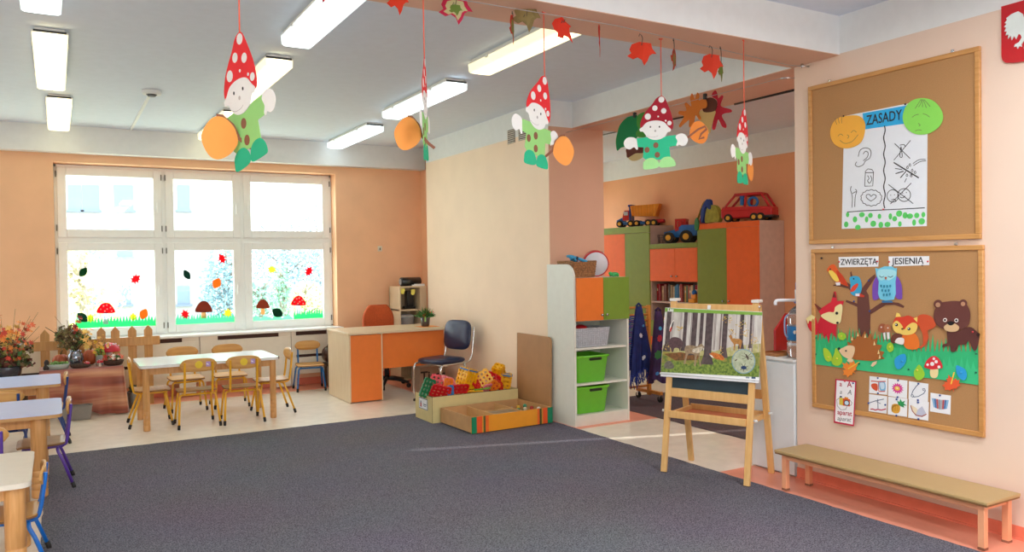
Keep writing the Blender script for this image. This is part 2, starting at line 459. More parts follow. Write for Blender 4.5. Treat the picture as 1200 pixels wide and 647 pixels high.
# --- radiator covers under the sill
panel_m = mat('cream_panel', '#e6dfd2', .45, var=.02)
slot_m = mat('dark_slot', '#4a2a20', .7)
for i, (x0, x1, sa, sb, lb) in enumerate([(-1.1, .18, -.9, .0, 'cream radiator cover panel behind the left end of the wooden picket fence'), (.18, 1.44, .62, 1.25, 'cream radiator cover panel right of the picket fence behind the white table'),
                                    (1.44, 2.50, 1.64, 2.35, 'cream radiator cover panel with a long dark slot behind the right of the white table'), (2.50, 3.14, 2.56, 2.95, 'narrow cream radiator cover panel behind the small blue chair')]):
    t = thing('radiator_cover', lb, 'radiator cover', ((x0+x1)/2, 9.87, 0), 0, 'radiator covers under the window')
    w = (x1-x0)/2 - .003; a, c = sa-(x0+x1)/2, sb-(x0+x1)/2
    b = B(panel_m)
    b.box((-w, -.04, .685), (w, 0, .688)); b.box((-w, -.04, .40), (w, -.02, .638), .002)
    b.box((-w, -.04, .638), (a, -.02, .685)); b.box((c, -.04, .638), (w, -.02, .685))
    b.obj('front_panel', t)
    b = B(panel_m); b.box((-w, -.05, .16), (w, -.02, .365), .002); b.box((-w, -.05, .365), (a, -.02, .40)); b.box((c, -.05, .365), (w, -.02, .40))
    b.box((c-.04, -.055, .02), (min(w, c+.14), -.02, .16), .002); b.box((-w, -.03, 0.003), (-w+.06, -.005, .16))
    b.obj('lower_panel', t)
    b = B(slot_m); b.box((-w, -.012, .3), (w, -.006, .69)); b.obj('slot', t)

# --- recess pipes
b = B(orange_paint)
for x, y, r in ((4.30, 9.50, .02), (4.30, 9.62, .012)):
    b.cyl((x, y, 0), (x, y, 2.76), r, n=10)
for z in (1.55, 2.1): b.box((4.28, 9.48, z), (4.33, 9.52, z+.02)); b.box((4.285, 9.60, z), (4.33, 9.64, z+.02))
tag(b.obj('heating_pipe'), 'peach painted heating pipes running up the recess beside the window wall', 'pipe')
so = thing('wall_socket', 'small cream switch on the orange wall right of the window', 'switch', M=Surf.at((0, YW, 0)).M)
x, z = Surf.at((0, YW, 0)).xz(445, 291.5)
B(mat('cream_plastic', '#e4dccb', .4)).box((x-.03, -.012, z-.035), (x+.03, 0, z+.035), .004).obj('plate', so)
B(mat('dark_screw', '#444444', .5)).box((x-.008, -.017, z-.02), (x+.006, -.012, z+.012), .002).obj('toggle', so)
# ventilation grilles
for k, px in enumerate((599.5, 612.5)):
    S = Surf.at((XC, 0, 0), -PI/2)
    x, z = S.xz(px, 160 - (4 if k else 0))
    t = thing('ventilation_grille', ('left' if k == 0 else 'right') + ' one of the two small slatted vents high on the beige wall', 'vent', group='wall vents', M=S.M @ Matrix.Translation((x, 0, z)))
    B(mat('vent_dark', '#6b625b', .6)).box((-.07, -.006, -.07), (.07, 0, .07)).obj('backing', t)
    b = B(mat('vent_white', '#d8d2c6', .5))
    for i in range(7): b.box((-.07, -.014, -.068 + i*.02), (.07, -.004, -.060 + i*.02))
    b.obj('slat', t)

# --- ceiling lights
housing_m = mat('light_housing', '#f0f0ea', .4, var=.01)
clip_m = mat('light_gap', '#2c2c2a', .6)
def diffuser(name, col, st):
    m = mat(name, '#f4f4ee', .35, var=.01, emit=st, emit_col=col)
    nt = m.node_tree; N = nt.nodes; L = nt.links        # brightest under the tubes, dimmer towards the long edges
    tc = N.new('ShaderNodeTexCoord'); sp = N.new('ShaderNodeSeparateXYZ'); ab = N.new('ShaderNodeMath'); ab.operation = 'ABSOLUTE'
    mr = N.new('ShaderNodeMapRange'); mr.interpolation_type = 'SMOOTHSTEP'
    mr.inputs['From Min'].default_value = .03; mr.inputs['From Max'].default_value = .104; mr.inputs['To Min'].default_value = st; mr.inputs['To Max'].default_value = st*.20
    L.new(tc.outputs['Object'], sp.inputs[0]); L.new(sp.outputs[0], ab.inputs[0]); L.new(ab.outputs[0], mr.inputs['Value']); L.new(mr.outputs[0], N['Principled BSDF'].inputs['Emission Strength'])
    return m
warm = diffuser('warm_diffuser', '#fff2b8', 4.0); cool = diffuser('cool_diffuser', '#e2f8ff', 4.0)
def ceiling_light(x, y0, y1, m, label):
    t = thing('ceiling_light', label, 'ceiling light', (x, (y0+y1)/2, ZC), 0, 'fluorescent ceiling lights')
    hl = (y1-y0)/2; w = .105
    b = B(housing_m); b.box((-w+.02, -hl+.02, -.022), (w-.02, hl-.02, 0)); b.box((-w, -hl, -.036), (w, hl, -.022), .002); b.obj('housing', t)
    b = B(m)
    prof = [(-w+.002, -.036), (-w+.006, -.088), (-w+.022, -.098), (w-.022, -.098), (w-.006, -.088), (w-.002, -.036)]
    ys = [(-hl+.002, 1.), (-hl+.012, 1.), (hl-.012, 1.), (hl-.002, 1.)]
    rings = [[b.bm.verts.new((px_*s, yy, pz)) for px_, pz in prof] for yy, s in ys]
    for a, c in zip(rings, rings[1:]):
        for j in range(len(prof)): b._f([a[j], a[(j+1) % len(prof)], c[(j+1) % len(prof)], c[j]])
    b._f(rings[0]); b._f(rings[-1][::-1])
    b.obj('diffuser', t)
    for q in (-1, 1): B(clip_m).box((-w+.012, q*hl-.004*q, -.032), (w-.012, q*(hl+.003), -.02)).obj('end_gap', t)
    for q in (-.6, .6):
        for sx in (-1, 1): B(housing_m).box((sx*w-.004, q*hl-.02, -.05), (sx*w+.004, q*hl+.02, -.024), .001).obj('clip', t)
    return t
for x, y0, y1, m, lb in [(-.04, 3.78, 5.25, cool, 'lit ceiling light cut by the top left corner, nearest in the left row'),
        (0., 5.9, 7.45, warm, 'lit warm white ceiling light in the middle of the left row'),
        (.06, 8.1, 9.6, warm, 'lit ceiling light nearest the window wall in the left row'),
        (1.42, 3.78, 5.3, cool, 'lit cool white ceiling light cut by the top edge in the middle row'),
        (1.45, 5.9, 7.45, warm, 'lit warm ceiling light seen behind the red hat of the leftmost gnome'),
        (1.54, 8.1, 9.65, warm, 'lit ceiling light nearest the window, behind the green body of the leftmost gnome'),
        (2.86, 3.9, 5.42, warm, 'lit warm ceiling light just behind the beam and the hanging leaves'),
        (2.94, 6.0, 7.48, cool, 'lit cool ceiling light crossed by the edge-on hanging gnome'),
        (3.05, 8.25, 9.68, cool, 'lit cool ceiling light furthest back on the right, by the beige wall')]:
    ceiling_light(x, y0, y1, m, lb)
t = thing('motion_detector', 'small white round detector with a cable duct on the ceiling above the window', 'detector', (.76, 7.6, ZC))
B(white_paint).lathe([(.075, -.035), (.08, -.02), (.08, 0)], n=20).obj('base', t)
B(mat('detector_dark', '#55565a', .4)).lathe([(.03, -.052), (.045, -.035), (.045, -.034)], n=16).obj('lens', t)
B(white_paint).box((-.012, .075, -.016), (.012, 2.22, 0)).obj('cable_duct', t)

# --- unseen fill lights added behind the viewer and in the alcove, and the daylight
def area(name, loc, rot, sx, sy, watts, col=(1, 1, 1), portal=False):
    l = bpy.data.lights.new(name, 'AREA'); l.shape = 'RECTANGLE'; l.size = sx; l.size_y = sy; l.energy = watts; l.color = col
    if portal: l.cycles.is_portal = True
    o = bpy.data.objects.new(name, l); COL.objects.link(o); o.location = loc; o.rotation_euler = rot
    return o
for x in (-1.0, 1.4, 3.3):
    for y in (-1.4, 1.2):
        area('near_bay_fill', (x, y, ZC-.1), (0, 0, 0), .25, 1.5, 40, (.95, .98, 1))
area('alcove_fill', (5.7, 4.6, ZC-.06), (0, 0, 0), .25, 1.2, 26, (1, .96, .9))  # unseen light added to brighten the wardrobe fronts
def portal(x0, x1, z0, z1, y, s):   # s = +1: the light enters towards -y
    area('daylight_portal', ((x0+x1)/2, y, (z0+z1)/2), (-PI/2*s, 0, 0), x1-x0, z1-z0, 1, portal=True)
for w_ in (W1, W2): portal(*w_, 10.36, 1)
portal(*AW, 10.62, 1)
for w_ in WB: portal(*w_, -3.47, -1)
wd = bpy.data.worlds.new('sky'); SC.world = wd; wd.use_nodes = True
bg = wd.node_tree.nodes['Background']; bg.inputs['Color'].default_value = (.87, .95, 1, 1); bg.inputs['Strength'].default_value = 5.6
SC.view_settings.view_transform = 'Standard'; SC.view_settings.look = 'None'; SC.view_settings.gamma = 1
SC.view_settings.use_curve_mapping = False; SC.view_settings.exposure = .18
SC.cycles.use_denoising = True
SC.cycles.max_bounces = 10; SC.cycles.diffuse_bounces = 6; SC.cycles.transparent_max_bounces = 12
SC.cycles.sample_clamp_indirect = 6; SC.cycles.caustics_reflective = False; SC.cycles.caustics_refractive = False

# low sun that reaches the alcove floor through a slit added to shape its bright streak
sn = bpy.data.lights.new('sun', 'SUN'); sn.energy = 4.0; sn.angle = R(.5); sn.color = (1, .96, .88)
so_ = bpy.data.objects.new('sun', sn); COL.objects.link(so_); so_.rotation_euler = Vector((-.95, .315, -.42)).to_track_quat('-Z', 'Y').to_euler()
b = B(pvc); b.box((XA-.01, SLIT[0]-.04, SLIT[2]-.04), (XA, SLIT[0], SLIT[3]+.04)).box((XA-.01, SLIT[1], SLIT[2]-.04), (XA, SLIT[1]+.04, SLIT[3]+.04)); struct(b.obj('sun_slit_frame'))
# --- outside; glare and haze are put into the pale greenery colours
F = Surf.at((0, 45, 0))
fac_m = mat('white_facade', '#a09e9d', .9, var=.02, scale=1); fwin = mat('facade_window', '#74869c', .5, var=.02, spec=.1); fledge = mat('facade_ledge', '#6d7d94', .8)
bd = thing('apartment_building', 'pale apartment house seen through the left window panes', 'building', (0, 45, -5))
xe = F.xz(252, 330)[0]
B(fac_m).box((-14, 0, 0), (xe, 9, 16)).obj('facade', bd)
for x0, x1, y0, y1 in [(80, 95, 217, 246), (97, 116, 217, 246), (134, 156, 217, 246), (96, 115, 268, 301), (137, 155, 268, 301), (140, 153, 334, 357), (98, 116, 334, 357), (208, 222, 217, 246), (208, 222, 334, 357)]:
    a = F.xz(x0, y1); c = F.xz(x1, y0)
    w = B(fwin).box((a[0], -.03, a[1]+5), (c[0], .1, c[1]+5)).obj('window', bd)
    B(fledge).box((a[0]-.1, -.16, a[1]+4.9), (c[0]+.1, 0, a[1]+5)).obj('ledge', w)
B(mat('pale_ground', '#d5ddc6', .9, var=.1, scale=1)).box((-60, 12, -5.2), (80, 120, -5)).obj('ground')['kind'] = 'structure'
def leaves(b, c, rad, n, size, rd, mats, flat=1.):
    for i in range(n):
        while True:
            p = Vector((rd.uniform(-1, 1), rd.uniform(-1, 1), rd.uniform(-1, 1)))
            if p.length <= 1: break
        p = p * (.55 + .45*p.length)
        q = Vector(c) + Vector((p.x*rad[0], p.y*rad[1], p.z*rad[2]))
        e = Euler((rd.uniform(-1.2, 1.2), rd.uniform(-1.2, 1.2), rd.uniform(0, 6.3))).to_matrix()
        s = size * rd.uniform(.6, 1.3)
        b.m(mats[i % len(mats)])
        b.face([q + e @ Vector(v) for v in ((-.5*s, 0, 0), (0, -.3*s, .06*s), (.5*s, 0, 0), (0, .3*s, .06*s))])
def tree(name, label, px, py, Y, rad, cols, n, size, seed, z0=-5, trunk='#8c8478'):
    q = Surf.at((0, Y, 0)).xz(px, py)
    rd = random.Random(seed)
    t = thing(name, label, 'tree', (q[0], Y, z0), 0, 'trees outside the window')
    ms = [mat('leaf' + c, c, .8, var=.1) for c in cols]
    b = B(mat('pale_bark', trunk, .9, var=.15))
    top = q[1]-z0
    b.tube([(0, 0, 0), (.1, 0, top*.5), (0, 0, top+rad[2]*.6)], [.22, .16, .05], 8)
    for i in range(9):
        a = rd.uniform(0, 6.3); h = top - rad[2]*.7 + rd.uniform(0, 1.2)*rad[2]
        b.tube([(0, 0, h), (rad[0]*.7*math.cos(a), rad[1]*.7*math.sin(a), h + rad[2]*.5)], [.07, .02], 5)
    b.obj('trunk', t)
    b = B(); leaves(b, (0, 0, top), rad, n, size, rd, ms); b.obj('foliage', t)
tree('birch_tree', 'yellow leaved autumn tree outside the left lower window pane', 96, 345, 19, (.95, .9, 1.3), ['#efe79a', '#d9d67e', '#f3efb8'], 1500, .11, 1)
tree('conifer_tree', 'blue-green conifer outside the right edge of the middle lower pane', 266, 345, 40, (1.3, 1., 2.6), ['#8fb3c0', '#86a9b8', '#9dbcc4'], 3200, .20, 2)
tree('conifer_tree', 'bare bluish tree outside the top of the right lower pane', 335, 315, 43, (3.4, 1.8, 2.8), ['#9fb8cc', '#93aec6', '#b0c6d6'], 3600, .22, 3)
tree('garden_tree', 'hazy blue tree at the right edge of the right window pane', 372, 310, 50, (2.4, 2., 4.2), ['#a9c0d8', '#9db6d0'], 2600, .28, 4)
tree('garden_bush', 'pale yellow bush outside the right lower pane above the red mushroom', 357, 357, 37, (1.5, 1.0, 1.1), ['#e4e0a4', '#d8d894', '#ecead0'], 1800, .16, 5)
tree('garden_bush', 'pale green bush outside the left part of the right lower pane', 305, 352, 33.4, (1.1, .9, 1.0), ['#9fc2b4', '#aacabc', '#8fb4a8'], 1600, .16, 6)
tree('garden_tree', 'small green cone tree outside the middle of the right pane', 331, 345, 31.6, (.4, .4, 1.3), ['#86b49a', '#94c0a6'], 900, .13, 7)
B(mat('pale_hedge', '#cfdcc4', .9, var=.2, scale=4)).box((4.2, 28.4, -5), (16, 29.2, -.35), .15).obj('garden_hedge')
tag(bpy.data.objects['garden_hedge'], 'pale clipped hedge outside below the trees behind the right panes', 'hedge')
S = Surf.at((0, 28, 0)); a = S.xz(70, 323); c = S.xz(400, 287)
tag(B(mat('cable_grey', '#7d858c', .7)).tube([(a[0], 28, a[1]), ((a[0]+c[0])/2, 28, (a[1]+c[1])/2-.06), (c[0], 28, c[1])], .014, 5).obj('overhead_cable'), 'thin overhead cable crossing outside the lower window panes', 'cable')
# ------------------------------------------------------------------ furniture helpers
def slab(b, pts, z0, z1, M=None):
    """Flat board with an outline in the x-y plane."""
    area = sum(a[0]*c[1]-c[0]*a[1] for a, c in zip(pts, pts[1:]+pts[:1]))
    if area < 0: pts = pts[::-1]
    T = (lambda p: M @ Vector(p)) if M else (lambda p: p)
    lo = [b.bm.verts.new(T((x, y, z0))) for x, y in pts]; hi = [b.bm.verts.new(T((x, y, z1))) for x, y in pts]
    b._f(hi); b._f(lo[::-1])
    n = len(pts)
    for i in range(n): b._f([lo[i], lo[(i+1) % n], hi[(i+1) % n], hi[i]])
    return b
beech = wood('beech_veneer', '#e4cfb0', '#dac3a0', axis='X')
beech_v = wood('beech_upright', '#e2cdae', '#d7c09e', axis='Z')
ply = wood('birch_plywood', '#d8a660', '#c68f4a', axis='X', scale=2.2)
legwood = wood('pine_leg', '#d9a468', '#c08a4e', axis='Z')
edge_dark = mat('plywood_edge', '#8a6238', .6, var=.1)
rubber = mat('black_rubber', '#1d1d1f', .6)
steel = mat('chrome_tube', '#d4d6d8', .18, metal=1.)
lam_white = mat('white_laminate', '#dfe3e6', .22, var=.015, coat=.3)
lam_cream = mat('cream_laminate', '#d9d2c2', .3, var=.02)
table_edge = mat('table_edge_band', '#c79a62', .45, var=.06)

# ------------------------------------------------------------------ children's chairs
def kid_chair(name, label, paint, loc, rz, group, sz=.34, top=.65, wd=.34, stickers=None, seat_mt=None):
    t = thing(name, label, 'chair', loc, rz, group)
    k = sz/.34
    # seat, a thin plywood sheet dished towards the middle
    b = B(seat_mt or ply)
    hw, hd = wd/2, .16*k
    def top_s(u, v, dz=0):
        x = (u-.5)*2; y = (v-.5)*2
        sq = 1 - .06*abs(y)**6; sq2 = 1 - .06*abs(x)**6
        return (x*hw*sq, y*hd*sq2, sz + .008*abs(y)**3 + dz - (.012 if y < -.9 else 0))
    n = 9
    A = [[b.bm.verts.new(top_s(i/(n-1), j/(n-1))) for j in range(n)] for i in range(n)]
    C_ = [[b.bm.verts.new(top_s(i/(n-1), j/(n-1), -.011)) for j in range(n)] for i in range(n)]
    for i in range(n-1):
        for j in range(n-1):
            b._f([A[i][j], A[i+1][j], A[i+1][j+1], A[i][j+1]], True); b._f([C_[i][j+1], C_[i+1][j+1], C_[i+1][j], C_[i][j]], True)
    b.m(edge_dark)
    for i in range(n-1):
        b._f([A[i][0], C_[i][0], C_[i+1][0], A[i+1][0]]); b._f([A[i+1][n-1], C_[i+1][n-1], C_[i][n-1], A[i][n-1]])
        b._f([A[0][i+1], C_[0][i+1], C_[0][i], A[0][i]]); b._f([A[n-1][i], C_[n-1][i], C_[n-1][i+1], A[n-1][i+1]])
    b.obj('seat', t)
    # backrest: bowed plate with rounded ends
    bh = .062*k; zc = top - bh; bw = wd*.475
    yb = lambda x: .185*k + .012 - .9*x*x
    b = B(ply); m = 15
    fr, bk = [], []
    for i in range(m):
        s_ = -1 + 2*i/(m-1); e = bh*max(.02, (1-abs(s_)**3.2))**(1/2.4)
        x = s_*bw
        fr.append([b.bm.verts.new((x, yb(x) - .005, zc + q*e)) for q in (-1, -.5, 0, .5, 1)])
        bk.append([b.bm.verts.new((x, yb(x) + .005, zc + q*e)) for q in (-1, -.5, 0, .5, 1)])
    for i in range(m-1):
        for j in range(4):
            b._f([fr[i][j], fr[i+1][j], fr[i+1][j+1], fr[i][j+1]], True); b._f([bk[i][j+1], bk[i+1][j+1], bk[i+1][j], bk[i][j]], True)
        b._f([fr[i][4], fr[i+1][4], bk[i+1][4], bk[i][4]]); b._f([bk[i][0], bk[i+1][0], fr[i+1][0], fr[i][0]])
    for i in (0, m-1):
        for j in range(4): b._f([fr[i][j], fr[i][j+1], bk[i][j+1], bk[i][j]])
    bo = b.obj('backrest', t)
    if stickers:
        for sx, c, kind in stickers:
            sb = B(c)
            y = -(yb(sx) + .0068)      # on the rear face
            pts = ell(0, 0, .034, .034, 20) if kind == 'dot' else rrect(-.025, -.023, .025, .023, .004, 2)
            P_ = [sb.bm.verts.new((sx + p[0], -y + (0 if True else 0), zc + .004 + p[1])) for p in pts]
            Q_ = [sb.bm.verts.new((sx + p[0], -y - .0014, zc + .004 + p[1])) for p in pts]
            sb._f(P_); sb._f(Q_[::-1])
            for i in range(len(pts)): sb._f([P_[i], P_[(i+1) % len(pts)], Q_[(i+1) % len(pts)], Q_[i]])
            if kind != 'dot':
                sb.m(mat('sticker_white', '#f3eef4', .5)); q = -y + .0004
                sb.face([(sx-.012, q, zc-.006), (sx+.010, q, zc+.002), (sx+.012, q, zc+.012), (sx-.004, q, zc+.008)])
            sb.obj('sticker', bo)
    # frame
    r = .0105
    px = wd*.36
    for s_ in (-1, 1):
        pts = [(s_*px, -hd*.75, sz-.024), (s_*px, .10*k, sz-.024), (s_*px, .145*k, sz-.016), (s_*px, .168*k, sz+.02), (s_*px, yb(px)+.010, zc-bh*.4), (s_*px, yb(px)+.014, zc+bh*.45)]
        B(paint).tube(curve3(pts, 4), r, 10).obj('back_post', t)
    for nm, y0, y1, w0 in (('front', -.115*k, -.165*k, wd*.44), ('rear', .105*k, .20*k, wd*.47)):
        B(paint).tube([(-w0+.03, y0, sz-.034), (w0-.03, y0, sz-.034)], r, 10).obj('crossbar', t)
        for s_ in (-1, 1):
            x0 = s_*(w0-.032); x1 = s_*w0; xf_ = s_*(w0+.022)
            pts = [(x0, y0, sz-.034), (s_*(w0-.010), y0, sz-.038), (x1, y0+(y1-y0)*.05, sz-.056), (x1+(xf_-x1)*.3, y0+(y1-y0)*.35, sz*.62), (xf_, y1, .03)]
            l = B(paint).tube(curve3(pts[:3], 3)[:-1] + [Vector(p) for p in pts[2:]], r, 10).obj('leg', t)
            d = Vector((xf_-x1, y1-y0, -(sz-.086))).normalized()
            p = Vector((xf_, y1, .03))
            B(rubber).tube([p - d*.012, p + d*.012, (p.x + d.x*.02, p.y + d.y*.02, .0005)], [.0135, .0135, .0125], 10).obj('rubber_foot', l)
    return t
yel = mat('yellow_enamel', '#e3a91f', .3, coat=.2, var=.03)
blu = mat('blue_enamel', '#1b6fb8', .3, coat=.2, var=.03)
dbl = mat('navy_enamel', '#1c3f86', .3, coat=.2, var=.03)
brb = mat('bright_blue_enamel', '#1670cf', .3, coat=.2, var=.03)
pur = mat('purple_enamel', '#5b3a9e', .3, coat=.2, var=.03)
dot_y = mat('sticker_yellow', '#e7c92c', .5); dot_p = mat('sticker_lilac', '#b89ad6', .5)
st = [(-.0, dot_y, 'dot'), (-.078, dot_p, 'sq')]
seatgrey = mat('seat_sheen_grey', '#b9a284', .3, var=.12, scale=8)  # grey-white sheen of the seat, put into its base colour
G = 'yellow framed chairs around the white table'
c0 = kid_chair('kid_chair', 'yellow framed child chair with its back to us, left one at the white table', yel, (1.14, 8.06, 0), R(180), G, stickers=st)
dup(c0, (1.55, 8.03, 0), R(177), 'yellow framed child chair with its back to us, right one at the white table', G)
c1 = kid_chair('kid_chair', 'yellow framed child chair at the left short end of the white table', yel, (.78, 8.34, 0), R(88), G)
dup(c1, (1.90, 8.33, 0), R(-92), 'yellow framed child chair at the right short end of the white table', G)
dup(c1, (1.17, 8.97, 0), R(3), 'yellow framed child chair on the window side of the white table, left one', G)
dup(c1, (1.61, 8.95, 0), R(-3), 'yellow framed child chair on the window side of the white table, right one', G)
kid_chair('kid_chair', 'small blue framed wooden chair by the radiator cover, left of the orange desk', blu, (2.64, 9.53, 0), R(-8), 'small wooden chairs', sz=.31, top=.58, wd=.32)
GL = 'chairs at the left edge tables'
kid_chair('kid_chair', 'bright blue framed chair at the nearest cream table, bottom left corner', brb, (-.225, 4.75, 0), R(-90), GL, sz=.27, top=.505, wd=.32)
kid_chair('kid_chair', 'purple framed chair with grey seat tucked under the end of the middle left table', pur, (-.108, 6.38, 0), R(-90), GL, sz=.31, top=.60, seat_mt=seatgrey)
kid_chair('kid_chair', 'dark blue framed chair at the end of the furthest left table', dbl, (-.11, 7.98, 0), R(-90), GL, sz=.31, top=.60)
cb = kid_chair('kid_chair', 'wooden chair back with pink bear sticker behind the middle left table', dbl, (-.385, 7.20, 0), R(180), GL, sz=.31, top=.60)
pk = mat('pink_sticker', '#f0b6cf', .5)
bo = [o for o in cb.children if o.name.startswith('backrest')][0]
S = B(pk); zc = .60 - .056
for e in (ell(0, 0, .02, .016, 16), ell(-.014, .016, .007, .009, 10), ell(.014, .016, .007, .009, 10)):
    S.bm.verts.ensure_lookup_table()
    a = [S.bm.verts.new((.02+x, .183, zc+z)) for x, z in e]; c = [S.bm.verts.new((.02+x, .186, zc+z)) for x, z in e]
    S._f(a); S._f(c[::-1])
    for i in range(len(a)): S._f([a[i], a[(i+1) % len(a)], c[(i+1) % len(a)], c[i]])
S.obj('bear_sticker', bo)
kid_chair('kid_chair', 'wooden chair with purple posts cut by the left edge, in front of the middle table', pur, (-.42, 5.70, 0), R(180), GL, sz=.31, top=.585)

# ------------------------------------------------------------------ children's tables
def kid_table(label, x0, x1, y0, y1, h, top_mt, group, lr=.032, edge=None, rot=0., wood_mt=None, inset=.025):
    cx, cy = (x0+x1)/2, (y0+y1)/2
    t = thing('kid_table', label, 'table', (cx, cy, 0), rot, group)
    hw, hd = (x1-x0)/2, (y1-y0)/2
    b = B(top_mt); slab(b, rrect(-hw, -hd, hw, hd, .05, 6), h-.004, h)
    b.m(edge or table_edge); slab(b, rrect(-hw+.001, -hd+.001, hw-.001, hd-.001, .05, 6), h-.026, h-.004); b.obj('tabletop', t)
    w = wood_mt or legwood
    ix, iy = hw-lr-inset, hd-lr-.03
    for s_ in (-1, 1):
        B(w).box((-ix, s_*iy-.009, h-.09), (ix, s_*iy+.009, h-.026), .002).obj('apron', t)
        B(w).box((s_*ix-.009, -iy, h-.09), (s_*ix+.009, iy, h-.026), .002).obj('apron', t)
    for sx in (-1, 1):
        for sy in (-1, 1):
            prof = [(lr*.95, 0.0), (lr, .01)]
            for q in range(4):
                z = .05 + q*.042
                prof += [(lr, z), (lr*.93, z+.003), (lr*.93, z+.006), (lr, z+.009)]
            prof += [(lr, h-.03), (lr*.98, h-.026)]
            B(w).lathe(prof, (sx*ix, sy*iy, 0), 16).obj('leg', t)
    return t
kid_table('white topped low table with four wooden legs and six yellow chairs', .645, 1.90, 7.93, 8.69, .605, lam_white, 'children tables', .03, mat('white_edge', '#e8eaea', .4))
lam_blue = mat('white_grey_laminate', '#bccaf0', .35, var=.015, spec=.3)
kid_table('pale topped child table furthest back at the left edge', -1.15, .02, 7.58, 8.34, .55, lam_blue, 'tables along the left edge', .045, inset=.09)
kid_table('pale topped child table with thick wooden legs, middle of the left edge', -1.15, .02, 6.0, 6.76, .55, lam_blue, 'tables along the left edge', .048, inset=.09)
kid_table('cream topped child table nearest the viewer at the bottom left corner', -1.3, -.12, 4.36, 5.12, .50, lam_cream, 'tables along the left edge', .045, mat('pale_edge', '#e3ddcf', .4))

# ------------------------------------------------------------------ teacher's desk
orange_lam = mat('orange_laminate', '#ee7f35', .38, var=.02)
t = thing('desk', 'beech desk with orange front panels standing left of the navy chair', 'desk', (2.73, 8.30, 0))
W_, D_, H_ = 1.18, .77, .765
b = B(beech); b.box((-.012, -.012, H_-.025), (W_, D_, H_), .004); b.obj('desktop', t)
b = B(beech_v); b.box((0, 0, 0.004), (.020, D_-.01, H_-.025), .001); b.box((.36, 0, .004), (.382, D_-.01, H_-.025), .001); b.box((.02, .012, .06), (.36, D_-.01, .075)); b.box((.02, D_-.03, .004), (.36, D_-.012, H_-.025)); b.obj('pedestal', t)
B(orange_lam).box((.018, -.004, .012), (.366, .014, H_-.03), .001).obj('pedestal_front', t)
b = B(orange_lam); b.box((.388, .05, .345), (W_-.03, .066, H_-.025), .001); b.obj('modesty_panel', t)
B(beech_v).box((W_-.03, .56, .004), (W_-.01, D_-.02, H_-.025), .001).obj('side_panel', t)

# office chair behind the desk
t = thing('office_chair', 'orange upholstered swivel chair behind the desk', 'chair', (3.50, 9.20, 0), R(8))
of = mat('orange_fabric', '#c4572a', .9, var=.08, scale=60, bump=.3)
bp_ = mat('black_plastic', '#18181a', .45)
b = B(of)
def back_fn(u, v, y0):
    z = .60 + .40*v; s_ = (u-.5)*2
    hw = .205*(1 - .45*max(0, v-.55)**2/.2)*(1 - .25*max(0, .2-v)/.2)
    return (s_*hw, y0 + .03*s_*s_*-1 + .02*(v-.5)**2, z)
n = 11
fa = lambda u, v: back_fn(u, v, .20)
fb = lambda u, v: back_fn(u, v, .26)
A = [[b.bm.verts.new(Vector(fa(i/(n-1), j/(n-1))) + Vector((0, -.012*math.sin(PI*i/(n-1))*math.sin(PI*j/(n-1)), 0))) for j in range(n)] for i in range(n)]
C_ = [[b.bm.verts.new(fb(i/(n-1), j/(n-1))) for j in range(n)] for i in range(n)]
for i in range(n-1):
    for j in range(n-1): b._f([A[i][j], A[i+1][j], A[i+1][j+1], A[i][j+1]], True); b._f([C_[i][j+1], C_[i+1][j+1], C_[i+1][j], C_[i][j]], True)
    b._f([A[i][0], C_[i][0], C_[i+1][0], A[i+1][0]], True); b._f([A[i+1][n-1], C_[i+1][n-1], C_[i][n-1], A[i][n-1]], True)
    b._f([A[0][i+1], C_[0][i+1], C_[0][i], A[0][i]], True); b._f([A[n-1][i], C_[n-1][i], C_[n-1][i+1], A[n-1][i+1]], True)
b.obj('backrest', t)
b = B(of); slab(b, rrect(-.21, -.20, .21, .20, .08), .43, .49); b.obj('seat', t)
B(bp_).tube([(0, .12, .42), (0, .26, .44), (0, .28, .58), (0, .262, .72)], .018, 8).obj('back_bracket', t)
B(bp_).lathe([(.03, .10), (.028, .26), (.018, .27), (.018, .43)], n=14).obj('gas_column', t)
for i in range(5):
    a = 2*PI*i/5 + .3; c, s_ = math.cos(a), math.sin(a)
    l = B(bp_).tube([(0, 0, .11), (c*.12, s_*.12, .10), (c*.29, s_*.29, .065)], [.026, .022, .016], 8).obj('base_leg', t)
    B(bp_).tube([(c*.29 - s_*.012, s_*.29 + c*.012, .028), (c*.29 + s_*.012, s_*.29 - c*.012, .028)], .027, 12).tube([(c*.29, s_*.29, .07), (c*.29, s_*.29, .03)], .008, 6).obj('caster', l)

# ------------------------------------------------------------------ open shelf in the recess, with what stands on it
t = thing('bookshelf', 'beech open shelf standing in the recess behind the desk', 'shelf', (3.94, 9.45, 0))
b = B(beech_v)
b.box((-.16, 0, 0), (-.142, .36, 1.20)); b.box((.125, 0, 0), (.215, .36, 1.20)); b.box((-.16, .345, 0), (.215, .36, 1.20)); b.obj('carcass', t)
for z in (.02, .45, .905, 1.20):
    B(beech).box((-.16, -.002, z), (.215 if z > 1.1 else .125, .345, z+.018), .001).obj('shelf_board', t)
bd_m = mat('black_device', '#17181a', .3, coat=.3); gry = mat('grey_plastic', '#9aa0a4', .4)
t = thing('speaker', 'black cylinder shaped speaker lying on top of the recess shelf', 'speaker', (3.94, 9.56, 1.275))
B(bd_m).tube([(-.10, 0, 0), (-.09, 0, 0), (.17, 0, 0)], [.048, .057, .057], 20).obj('body', t)
B(gry).tube([(-.103, 0, 0), (-.1, 0, 0)], .038, 20).obj('cone', t)
tag(B(mat('paper_white', '#eef0f0', .7)).box((3.97, 9.47, 1.2185), (4.14, 9.50, 1.236), .001).box((4.0, 9.47, 1.2365), (4.14, 9.50, 1.246), .001).obj('paper_stack'), 'small stack of white papers beside the black speaker on the recess shelf', 'papers')
